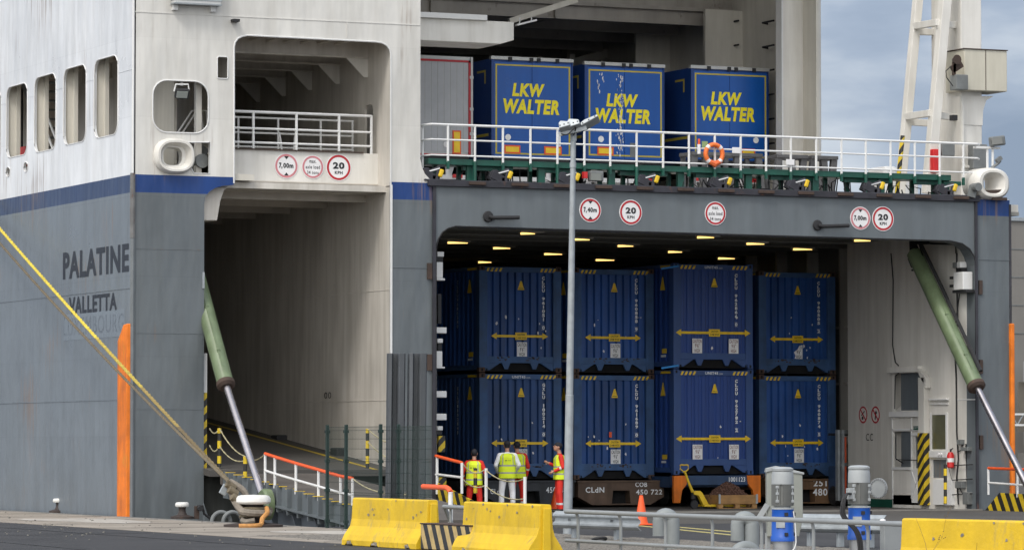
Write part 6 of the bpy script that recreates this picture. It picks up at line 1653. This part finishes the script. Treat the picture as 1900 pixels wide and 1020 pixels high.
t1, b1, r1, z1_ = pump('left vertical pump with grey finned motor over blue lantern, cabinet behind it', 1452, 27.25, 865, 0)
t2, b2, r2_, z2_ = pump('right vertical pump with grey finned motor over blue lantern, round flange beside it', 1594, 28.1, 862, 0)
M['dark2'] = M['dark']
for k, dx in enumerate((0,.03,.06)):
    c0 = b2+Vector((-r2_*1.1,-.1,z2_(915)))
    rope('cable', [c0, c0+Vector((-.14,-.05-dx,-.03)), c0+Vector((-.22+dx,-.1,-.3)), c0+Vector((-.02+dx,-.15,-.55)), c0+Vector((.04+dx,-.15,-.8)), c0+Vector((-.0+dx,-.15,-1.0))], .017, 'dark', parent=t2)
rope('cable', [b1+Vector((r1*.6,-r1*.8,.75)), b1+Vector((r1*.8,-r1*.8,.45)), b1+Vector((.1,-r1*.9,.2)), b1+Vector((-.2,-r1,.05))], .010, 'rail', parent=t1)
MB().obox(b2+Vector((-r2_*1.0,-.05,z2_(915))),(.10,.10,.16)).build('terminal_box', M['motor'], t2, bevel=.01)
# round blank flange seen edge-on beside the right pump
cf = PT_(1631,905,(b2-CAM).dot(FW)+.6); Mf = Matrix.Rotation(R(-62),3,'Z')@Matrix.Rotation(R(90),3,'X')
fl = MB().lathe([(.02,0),(.15,0),(.15,.025),(.02,.025)], cf, 32, Mf).build('blank_flange', M['prail'], t2, smooth=True)
mb = MB()
for i in range(24): a = i*math.pi/12; v = Mf @ Vector((.135*math.cos(a),.135*math.sin(a),.03)); mb.lathe([(.011,0),(.011,.012)], cf+v, 6, Mf)
mb.build('bolt', M['steel'], fl); MB().bar(cf+Vector((-.15,.0,-.0)), b2+Vector((r2_*.9,0,cf.z)), .05,.05).build('bracket', M['motor'], t2)
# grey cabinet behind the left pump
qa = PT_(1455,1000,(b1-CAM).dot(FW)+1.4)
CB = thing('control_cabinet', 'slanted pale grey control cabinet behind the left pump', 'cabinet', (qa.x,qa.y,0))
def wb(x0_,y0_,x1_,y1_,t_,dp): A_ = PT_(x0_,y1_,t_); B_ = PT_(x1_,y0_,t_); return A_, B_
tq = (b1-CAM).dot(FW)+1.2
pts = [PT_(1424,1003,tq), PT_(1483,1010,tq), PT_(1490,960,tq), PT_(1489,877,tq), PT_(1440,867,tq), PT_(1423,872,tq)]
hz = Vector((FW.x,FW.y,0)).normalized()
M['cab'] = mat('cabinet_grey_green', (.27,.285,.26), .5, .1, 3, .08)
MB().prism([Vector((p.x,p.y,max(p.z,.35))) for p in pts], hz*.35).build('housing', M['cab'], CB, bevel=.012)
MB().prism([PT_(1421,876,tq)-hz*.02,PT_(1423,868,tq)-hz*.02,PT_(1442,864,tq)-hz*.02,PT_(1492,876,tq)-hz*.02,PT_(1492,880,tq)-hz*.02,PT_(1440,871,tq)-hz*.02], hz*.42).build('hood', M['motor'], CB, bevel=.008)
for x in (1432,1480): p = PT_(x,1005,tq); MB().box(p.x-.03,p.x+.03,p.y+.1,p.y+.16,0,.4).build('leg', M['motor'], CB)
MB().bar(PT_(1405,965,tq),PT_(1424,935,tq),.05,.08).build('brace', M['motor'], CB)
# elbow pipes
def elbow(label, px, py_top, px2, r, t_, flip=False, tall=True):
    c = PT_(px, py_top, t_); base = Vector((c.x,c.y,0)); h = c.z-r
    t = thing('vent_elbow', label, 'pipe', base, 0, 'grey bent vent pipes')
    d = (PT_(px2,py_top,t_)-c); d.z = 0; d.normalize();     MB().tube([base, base+Vector((0,0,h-.02)), base+Vector((0,0,h+.02))], [r*1.0,r,r*.95], 24).build('riser', M['vent'], t, smooth=True)
    cc = [base+Vector((0,0,h-.1))]+[base+d*.11*(1-math.cos(a))+Vector((0,0,h-.02+.11*math.sin(a))) for a in [i*math.pi/10 for i in range(11)]]+[base+d*.22+Vector((0,0,h-.26))]
    MB().tube(cc, r*.95, 20).build('bend', M['vent'], t, smooth=True)
tq = 63.0
elbow('grey bent vent pipe nearest the orange traffic cone', 1248, 951, 1222, .115, 64.0)
elbow('tall grey bent vent pipe left of the pale control cabinet', 1395, 957, 1368, .115, 60.5)
c = PT_(1362,1012,60); t = thing('vent_elbow', 'low grey pipe bend at the foot of the tall vent pipe by the pumps', 'pipe', (c.x,c.y,0), 0, 'grey bent vent pipes')
torus(mb := MB(), Vector((c.x+.2,c.y,-.05)), .20, .10, 14, 16, 20, 180); mb.build('bend', M['vent'], t, smooth=True)
for (px,w_,lab) in ((1655,40,'flat grey steel post beside the right yellow barrier'),):
    tq = 53.5; A_ = PT_(px,966,tq); T0 = thing('steel_upright', lab, 'post', (A_.x,A_.y,0)); MB().box(A_.x-.12,A_.x+.16,A_.y,A_.y+.12,0,A_.z).build('post', M['prail'], T0, bevel=.01); MB().box(A_.x-.16,A_.x+.2,A_.y-.03,A_.y+.15,0,.03).build('foot', M['prail'], T0)
c = PT_(1638,975,54.5); T0 = thing('small_standpipe', 'slim grey standpipe with knob left of the right yellow barrier', 'standpipe', (c.x,c.y,0)); MB().tube([(c.x,c.y,0),(c.x,c.y,c.z+.0)],.04,10).build('pipe', M['prail'], T0, smooth=True); MB().lathe([(.01,.1),(.04,.09),(.05,.05),(.04,0)],c,14).build('knob', M['signw'], T0, smooth=True)
# W-beam guard rails
def wbeam(label, a, b, h=.55, n=3, end=True):
    a, b = Vector(a), Vector(b); a.z = b.z = 0; d = (b-a).normalized(); s_ = Vector((d.y,-d.x,0)); s_ = s_ if s_.y < 0 else -s_
    t = thing('guard_rail', label, 'guard rail', a, 0, 'galvanised guard rails')
    prof = [(0,h),(.03,h-.02),(.07,h-.06),(.07,h-.09),(.02,h-.13),(.02,h-.18),(.07,h-.22),(.07,h-.25),(.03,h-.29),(0,h-.31)]
    k = len(prof); pp = [a+s_*(.1+x)+Vector((0,0,z)) for x,z in prof]+[a+s_*(.085+x)+Vector((0,0,z)) for x,z in reversed(prof)]
    MB().prism(pp, b-a).build('beam', M['galv'], t, smooth=True)
    for i in range(n): p = a.lerp(b,(i+.35)/n); MB().box(p.x-.05,p.x+.05,p.y-.05,p.y+.05,0,h-.03).build('post', M['galv'], t, bevel=.005); MB().bar(p+Vector((0,0,h-.15)),p+s_*.12+Vector((0,0,h-.15)),.1,.14).build('spacer', M['galv'], t)
    return t
a, b = gp(1040,1000), gp(1198,1006); wbeam('galvanised guard rail piece below the orange traffic cone', a, b, .52, 2)
a, b = gp(1485,1012), gp(1652,1016); wbeam('galvanised guard rail piece between the two pumps', a, b, .55, 3)
# traffic cones
def cone(label, px, py, h, m='cone'):
    c = gp(px, py); M['cone'] = M.get('cone') or mat('cone_orange', (.85,.10,.015), .5, .12, 5, .1)
    t = thing('traffic_cone', label, 'cone', c, 0, 'orange traffic cones')
    MB().box(c.x-.19,c.x+.19,c.y-.19,c.y+.19,0.008,.04).build('base', M['cone'], t, bevel=.01)
    MB().lathe([(.155,.04),(.135,.08),(.04,h-.02),(.035,h)], c, 24).build('body', M['cone'], t, smooth=True)
cone('orange traffic cone standing alone in front of the trailer marked 450 722', 1190, 974, .64)
cone('orange traffic cone partly hidden beside the worker in profile', 1031, 944, .55)
# pallet jack, pallet with chains
c = P(1300,940,93.2); Y0 = c.y; PJ = thing('pallet_jack', 'yellow hand pallet jack with raised handle next to the wooden chain crate', 'pallet jack', (c.x,Y0,0))
def pj(px,py,dy=0): return P(px,py,Y0+dy)
MB().tube([pj(1285,912),pj(1278,895),pj(1270,873)],[.045,.035,.03],10).build('handle_shaft', M['yellow'], PJ, smooth=True)
mb = MB(); mb.tube([pj(1270,876),pj(1262,869),pj(1262,863),pj(1266,861)],.018,7); mb.tube([pj(1270,876),pj(1277,870),pj(1277,863),pj(1273,861)],.018,7); mb.tube([pj(1262,862),pj(1277,862)],.018,7); mb.build('grip', M['yellow'], PJ, smooth=True)
MB().prism([pj(1286,910),pj(1300,910),pj(1304,914),pj(1317,938),pj(1306,938),pj(1297,919),pj(1288,917)],(0,.14,0)).build('body', M['yellow'], PJ, bevel=.01)
MB().tube([pj(1286,925,.1),pj(1286,908,.1)],.07,12).build('pump', M['dark'], PJ, smooth=True)
for dy in (-.05,.2): 
    p = pj(1288,934,dy); MB().lathe([(.03,-.03),(.11,-.03),(.11,.03),(.03,.03)],(p.x,p.y,.112),18,Matrix.Rotation(R(90),3,'X')).build('wheel', M['dark'], PJ, smooth=True)
for dy in (-.15,.35): MB().box(pj(1298,0).x,pj(1375,0).x,Y0+dy-.08,Y0+dy+.08,.05,.11).build('fork', M['yellow'], PJ, bevel=.01)
M['wood'] = mat('pallet_wood', (.36,.20,.075), .8, .3, 4, .15, sstr=(.4,5,5), dirt=(.12,.07,.04), dirt_amt=.2, bump=.2)
x0_, x1_ = pj(1318,0).x, pj(1389,0).x
PL = thing('wooden_pallet', 'wooden pallet with timber collar holding a heap of rusty lashing chains', 'pallet', ((x0_+x1_)/2,Y0,0))
mb = MB()
for x in (x0_-.0,(x0_+x1_)/2-.07,x1_-.14):
    for dy in (-.35,.05,.45): mb.box(x,x+.14,Y0+dy-.06,Y0+dy+.06,.02,.12)
mb.build('block', M['wood'], PL, bevel=.006)
MB().box(x0_,x1_,Y0-.43,Y0+.53,.12,.142).box(x0_,x1_,Y0-.42,Y0-.32,.0,.02).build('deck_board', M['wood'], PL)
for q in ((x0_,x1_,Y0-.43,Y0-.40),(x0_,x1_,Y0+.50,Y0+.53),(x0_,x0_+.025,Y0-.40,Y0+.50),(x1_-.025,x1_,Y0-.40,Y0+.50)): MB().box(*q,.145,.36).build('collar_board', M['wood'], PL, bevel=.004)
for x in (x0_-.01,x1_-.05): MB().box(x,x+.06,Y0-.445,Y0-.431,.13,.38).build('hinge', M['galv'], PL)
mb = MB(); rr = random.Random(11); cx_ = (x0_+x1_)/2-.05
def torus_m(mb, c_, Rr, r, Mx, n=9, m=5, sx=1.5):
    pts = [c_+Mx@Vector((Rr*sx*math.cos(2*math.pi*i/n),Rr*math.sin(2*math.pi*i/n),0)) for i in range(n)]; pts += pts[:2]; mb.tube(pts, r, m, False)
from mathutils import Euler
for i in range(620):
    a = rr.uniform(0,2*math.pi); q = math.sqrt(rr.random()); x = cx_+q*math.cos(a)*.52; y = Y0+.05+q*math.sin(a)*.42
    h_ = .33+.36*max(0,1-q)**.8+rr.uniform(-.05,.02)
    torus_m(mb, Vector((x,y,h_)), .030, .011, Euler((rr.uniform(0,3),rr.uniform(0,3),rr.uniform(0,3))).to_matrix())
ch = mb.build('lashing_chain', mat('rusty_chain',(.13,.065,.045),.75,.4,15), None); tag(ch, 'heap of rusty lashing chains in the wooden collar of the pallet', 'chains'); 
MB().lathe([(.4,.13),(.5,.3),(.3,.42),(.12,.58),(.01,.62)], (cx_,Y0+.05,0), 16).build('chain_core', M['rust'], ch, smooth=True) if False else None
# fire extinguisher
c = PX(1764,868,xw-.14); EX = thing('fire_extinguisher', 'red fire extinguisher hanging on the white side wall of the opening', 'fire extinguisher', c)
hh_ = PX(1764,838,xw-.14).z-c.z
MB().lathe([(.06,0),(.095,.03),(.095,hh_-.08),(.06,hh_-.01),(.03,hh_)], c, 20).build('cylinder', M['red'], EX, smooth=True)
MB().tube([c+Vector((0,0,hh_)),c+Vector((0,0,hh_+.08))],.025,8).tube([c+Vector((0,-.0,hh_+.05)),c+Vector((0,-.12,hh_+.1))],.015,6).tube([c+Vector((0,0,hh_+.02)),c+Vector((-.02,.13,hh_-.1)),c+Vector((-.02,.13,.1))],.014,6).build('valve_and_hose', M['dark'], EX, smooth=True)
MB().lathe([(.097,hh_*.38),(.097,hh_*.62)], c, 20).build('label_band', M['signw'], EX, smooth=True)
# weeds growing before the right barrier
M['weed'] = mat('dry_weed', (.16,.10,.045), .9, .4, 9)
def weed(label, px, py0, py1, t_, seed, br):
    rr = random.Random(seed); b_ = PT_(px,py0,t_); b_.z = 0; top_ = PT_(px,py1,t_)
    pts = []; mb = MB()
    def grow(p, d, ln, r, lv):
        q = [p]; 
        for k in range(5):
            d = (d+Vector((rr.uniform(-.2,.2),rr.uniform(-.2,.2),rr.uniform(-.02,.12)))).normalized(); p = p+d*ln/5; q.append(p)
            if lv < 3 and rr.random() < br: grow(p, (d+Vector((rr.uniform(-.9,.9),rr.uniform(-.9,.9),.1))).normalized(), ln*.5, r*.6, lv+1)
        mb.tube(q, [r*(1-.12*k) for k in range(len(q))], 4)
        if lv >= 1:
            for k in range(2): mb.obox(q[-1-k],(.007,.007,.012),Euler((rr.uniform(0,3),)*3).to_matrix())
    grow(b_, Vector((0,0,1)), top_.z, .0045, 0)
    tag(mb.build('weed', M['weed']), label, 'weed', None)
weed('tall dry branching weed in front of the right yellow barrier', 1722, 1030, 945, 46.8, 5, .55)
weed('small dry weed at the foot of the right yellow barrier', 1803, 1060, 1004, 46.0, 6, .5)
# cable ring lying by the guard rail
q = gp(1112,1006); q.z = .06; torus(mb := MB(), q, .12, .025, 16, 8, Mx=Matrix.Rotation(R(75),3,'X')); tag(mb.build('cable_ring', M['dark'], smooth=True), 'small black ring lying on the gravel by the guard rail', 'ring')

# ================================================================ people
SKIN = mat('skin', (.42,.22,.15), .55, .1, 8); HAIR = mat('dark_hair', (.012,.012,.018), .8)
M['redov'] = mat('red_coverall', (.62,.022,.012), .75, .2, 6, bump=.3, bump_scale=9)
M['whov'] = mat('white_coverall', (.80,.81,.84), .75, .12, 6, bump=.4, bump_scale=9)
M['vest'] = mat('yellow_vest', (.66,.80,.02), .7, .1, 6, bump=.3, bump_scale=10)
M['refl'] = mat('reflective_tape', (.30,.31,.29), .5, .1, 10)
M['reflw'] = mat('pale_reflective_tape', (.62,.60,.60), .5, .1, 10)
M['boot'] = mat('black_boot', (.02,.02,.02), .6)
def capsule(mb, a, b, ra, rb, n=12):
    a, b = Vector(a), Vector(b); d = (b-a); d = d.normalized() if d.length > 1e-6 else Vector((0,0,1)); pts = []; rr = []
    for i in range(4): t = i/4*math.pi/2; pts.append(a-d*ra*math.cos(t)); rr.append(max(.001,ra*math.sin(t)))
    pts.append(a); rr.append(ra); pts.append(b); rr.append(rb)
    for i in range(3,-1,-1): t = i/4*math.pi/2; pts.append(b+d*rb*math.cos(t)); rr.append(max(.001,rb*math.sin(t)))
    mb.tube(pts, rr, n)
def ellipsoid(mb, c, rx, ry, rz_, Mx=None, n=14):
    prof = [(max(.001,math.sin(math.pi*i/10)), -math.cos(math.pi*i/10)) for i in range(11)]; c = Vector(c); vs = []
    for r, z in prof:
        for j in range(n):
            v = Vector((rx*r*math.cos(2*math.pi*j/n), ry*r*math.sin(2*math.pi*j/n), rz_*z)); vs.append(c+(Mx@v if Mx is not None else v))
    k = 11; mb.add(vs, [(i*n+j, i*n+(j+1)%n, (i+1)*n+(j+1)%n, (i+1)*n+j) for i in range(k-1) for j in range(n)]+[tuple(range(n-1,-1,-1)),tuple(range((k-1)*n,k*n))])
def person(label, loc, rz_, suit, H=1.76, arms=None, head=(0,0), cap=True, stance=.11, vest_logo=True, bald=False, lean=0.0):
    """local frame: faces -Y (towards the camera), x to the person's left"""
    t = thing('person', label, 'person', (0,0,0), 0)
    s_ = H/1.76; mb = MB()
    V = lambda *a: Vector(a)*s_
    hipz = .92
    ft = []
    for sx in (-1,1):
        st = stance*sx; hip = V(.09*sx,0,hipz); knee = V(.10*sx+st*.35,-.015,.50); ank = V(.09*sx+st*.5,.02,.09)
        capsule(mb, hip, knee, .100*s_, .076*s_); capsule(mb, knee, ank, .076*s_, .062*s_); capsule(mb, ank+V(0,.03,-.035), ank+V(0.01*sx,-.15,-.045), .042*s_, .036*s_)
    ellipsoid(mb, V(0,.01,.94), .165*s_, .118*s_, .13*s_); capsule(mb, V(0,0,.95), V(0,.01,1.15), .125*s_, .13*s_)
    ellipsoid(mb, V(0,.0+lean*.3,1.25), .172*s_, .118*s_, .22*s_); capsule(mb, V(-.14,.01+lean*.5,1.41), V(.14,.01+lean*.5,1.41), .062*s_, .062*s_)
    hc = V(head[0]*.06, -.02-head[1]*.08+lean, 1.645)
    capsule(mb, V(0,.015+lean*.6,1.42), hc+V(0,.02,-.09), .060*s_, .052*s_)
    Rh = Matrix.Rotation(head[0],3,'Z')@Matrix.Rotation(-head[1],3,'X')
    ellipsoid(mb, hc, .076*s_, .095*s_, .115*s_, Rh); ellipsoid(mb, hc+Rh@V(0,-.035,-.055), .052*s_, .06*s_, .058*s_, Rh)
    capsule(mb, hc+Rh@V(0,-.088,.018), hc+Rh@V(0,-.112,-.018), .010*s_, .014*s_, 8)       # nose
    ellipsoid(mb, hc+Rh@V(0,-.092,-.055), .024*s_, .010*s_, .008*s_, Rh); capsule(mb, hc+Rh@V(-.03,-.084,.03), hc+Rh@V(.03,-.084,.03), .012*s_, .012*s_, 8)
    for sx in (-1,1): ellipsoid(mb, hc+Rh@V(.078*sx,.012,-.005), .010*s_, .020*s_, .032*s_, Rh)
    hands = []
    arms = arms or {}
    for sx in (-1,1):
        sh = V(.185*sx,.01+lean*.5,1.40)
        el, wr = arms.get(sx, (V(.27*sx,.04,1.13)/s_, V(.285*sx,-.06,.89)/s_)); el, wr = Vector(el)*s_, Vector(wr)*s_
        capsule(mb, sh, el, .068*s_, .054*s_); capsule(mb, el, wr, .054*s_, .036*s_)
        d = (wr-el).normalized(); side_ = Vector((sx,0,0)); side_ = (side_-d*side_.dot(d)); side_ = side_.normalized() if side_.length > .2 else Vector((0,1,0)); nrm = d.cross(side_).normalized()
        palm = wr+d*.055*s_; capsule(mb, wr, palm+d*.03*s_, .024*s_, .030*s_, 10); capsule(mb, palm+nrm*.02*s_, palm-nrm*.02*s_+d*.03*s_, .018*s_, .018*s_, 8)
        for k, ln in enumerate((.062,.072,.068,.052)):
            o_ = palm+d*.04*s_+nrm*(.027-.018*k)*s_; m1 = o_+(d*.8-side_*.25).normalized()*ln*.55*s_; m2 = m1+(d*.5-side_*.8).normalized()*ln*.5*s_
            capsule(mb, o_, m1, .009*s_, .008*s_, 6); capsule(mb, m1, m2, .008*s_, .007*s_, 6)
        o_ = wr+d*.03*s_+nrm*.025*s_; capsule(mb, o_, o_+(nrm*.7+d*.6).normalized()*.05*s_, .011*s_, .009*s_, 6)
        hands.append((wr, d))
    # union by voxel remesh
    tmp = mb.build('tmp', SKIN, None, fixn=False); md = tmp.modifiers.new('r','REMESH'); md.mode = 'VOXEL'; md.voxel_size = .0085; md2 = tmp.modifiers.new('s','SMOOTH'); md2.iterations = 3; md2.factor = .5
    bpy.context.view_layer.update(); me = bpy.data.meshes.new_from_object(tmp.evaluated_get(bpy.context.evaluated_depsgraph_get())); bpy.data.objects.remove(tmp)
    me.name = 'body'; me.materials.clear()
    for m_ in (SKIN, suit, HAIR, M['boot'], M['reflw']): me.materials.append(m_)
    Rhi = Rh.inverted()
    for p in me.polygons:
        c = p.center; z = c.z/s_; i = 1
        hl = (c-hc)
        if z > 1.485-lean*0: i = 0
        if hl.length < .2*s_ and z > 1.5:
            q = Rhi@hl; i = 0
            if not bald and (q.z > .055*s_ or (q.y > .035*s_ and q.z > -.05*s_)): i = 2
        for wr, d in hands:
            if (c-wr).dot(d) > -.0 and (c-wr).length < .17*s_ and z < 1.48: i = 0
            dd = (c-wr).dot(d)
            if -.20*s_ < dd < -.15*s_ and (c-wr-d*dd).length < .055*s_: i = 4
        if z < .10: i = 3
        if .20 < z < .25: i = 4
        p.material_index = i; p.use_smooth = True
    body = bpy.data.objects.new('body', me); C.objects.link(body); body.parent = t
    # vest
    vb = MB(); n = 36; rows = []; zs = [ .83+.02*k for k in range(32)]
    for z in zs:
        if z < 1.36: rx = .205+.012*math.cos((z-.83)*5); ry = .158-.01*(z-.83)
        else: f = (z-1.36)/.10; rx = .205*(1-f*f*.42); ry = .148*(1-f*.45)
        if z > 1.45: rx, ry = .205*.58-.25*(z-1.45), .082
        rows.append((z, rx, ry))
    vs = []
    for z, rx, ry in rows:
        for j in range(n):
            a = 2*math.pi*j/n; ca, sa = math.cos(a), math.sin(a); p_ = 2/2.6
            wv = 1+.02*math.sin(a*5+z*14)
            vs.append(V(rx*abs(ca)**p_*(1 if ca>=0 else -1)*wv, .008+lean*.5*max(0,z-1.1)/.3+ry*abs(sa)**p_*(1 if sa>=0 else -1)*wv, z))
    k = len(rows)
    for i in range(k-1):
        z = zs[i]+.01
        for j in range(n):
            a = 2*math.pi*(j+.5)/n; x = abs(math.cos(a)*.2)
            m_ = 0
            if .94 < z < .985 or 1.13 < z < 1.175: m_ = 1
            if z > 1.15 and .088 < x < .135: m_ = 1
            if z > 1.30 and x > .185: m_ = 0
            vb.cur = m_; vb.f.append([i*n+j, i*n+(j+1)%n, (i+1)*n+(j+1)%n, (i+1)*n+j]); vb.m.append(m_)
    vb.v = [Vector(v) for v in vs]
    vv = vb.build('safety_vest', [M['vest'], M['refl']], t, smooth=True, fixn=False); so_ = vv.modifiers.new('solid','SOLIDIFY'); so_.thickness = .006
    if vest_logo:
        mb = MB(); q = V(0,.160,1.27)
        for (dx,w_) in ((-.05,.05),(.02,.03),(.06,.02)): mb.tube([q+V(-dx-w_/2,.002,0),q+V(-dx,.002,.012),q+V(-dx+w_/2,.002,0)],.007,5)
        mb.build('vest_print', M['black'], t)
    if cap:
        mb = MB(); ellipsoid(mb, hc+Rh@V(0,.008,.045), .086*s_, .105*s_, .082*s_, Rh); mb.obox(hc+Rh@V(0,-.12,.045),(.12*s_,.11*s_,.012*s_),Rh@Matrix.Rotation(R(8),3,'X')); mb.build('cap', HAIR, t, smooth=True)
    else:
        mb = MB(); 
        if not bald: ellipsoid(mb, hc+Rh@V(0,.018,.03), .082*s_, .098*s_, .098*s_, Rh); mb.build('hair', HAIR, t, smooth=True)
    t.location = loc; t.rotation_euler = (0,0,rz_)
    return t
base_rz = -CA
Pz = lambda px, t_, z=0: (lambda p: (p.x, p.y, z))(PT_(px, 900, t_))
A_dn = {-1:(Vector((-.27,.03,1.13)),Vector((-.25,-.06,.90))), 1:(Vector((.27,.03,1.13)),Vector((.25,-.06,.90)))}
front = {-1:(Vector((-.27,.02,1.14)),Vector((-.14,-.22,1.02))), 1:(Vector((.27,.02,1.14)),Vector((.14,-.22,1.02)))}
person('person in red overalls and yellow vest seen from behind, leftmost by the ramp rail', Pz(880,97,-.10), base_rz+R(168), M['redov'], 1.70, {-1:(Vector((-.30,.03,1.15)),Vector((-.30,-.10,.93))),1:(Vector((.30,.03,1.15)),Vector((.30,-.10,.93)))}, head=(.1,.30), cap=False)
person('person in white overalls and yellow vest seen from behind, dark cap', Pz(941,99,0), base_rz+R(188), M['whov'], 1.80, {-1:(Vector((-.29,.04,1.16)),Vector((-.22,-.14,.98))),1:(Vector((.29,.04,1.16)),Vector((.22,-.14,.98)))}, head=(0,.12), cap=True)
person('person in red overalls half hidden behind the one in white', Pz(960,100.6,0), base_rz+R(190), M['redov'], 1.78, A_dn, head=(.2,.1), cap=True)
person('person in red overalls facing left in profile with raised hand, next to the lamp pole', Pz(1038,98,0), base_rz+R(-82), M['redov'], 1.76, {-1:(Vector((-.24,.0,1.14)),Vector((-.18,-.24,1.24))),1:(Vector((.25,.05,1.14)),Vector((.20,-.16,1.04)))}, head=(0,.25), cap=True, vest_logo=False)
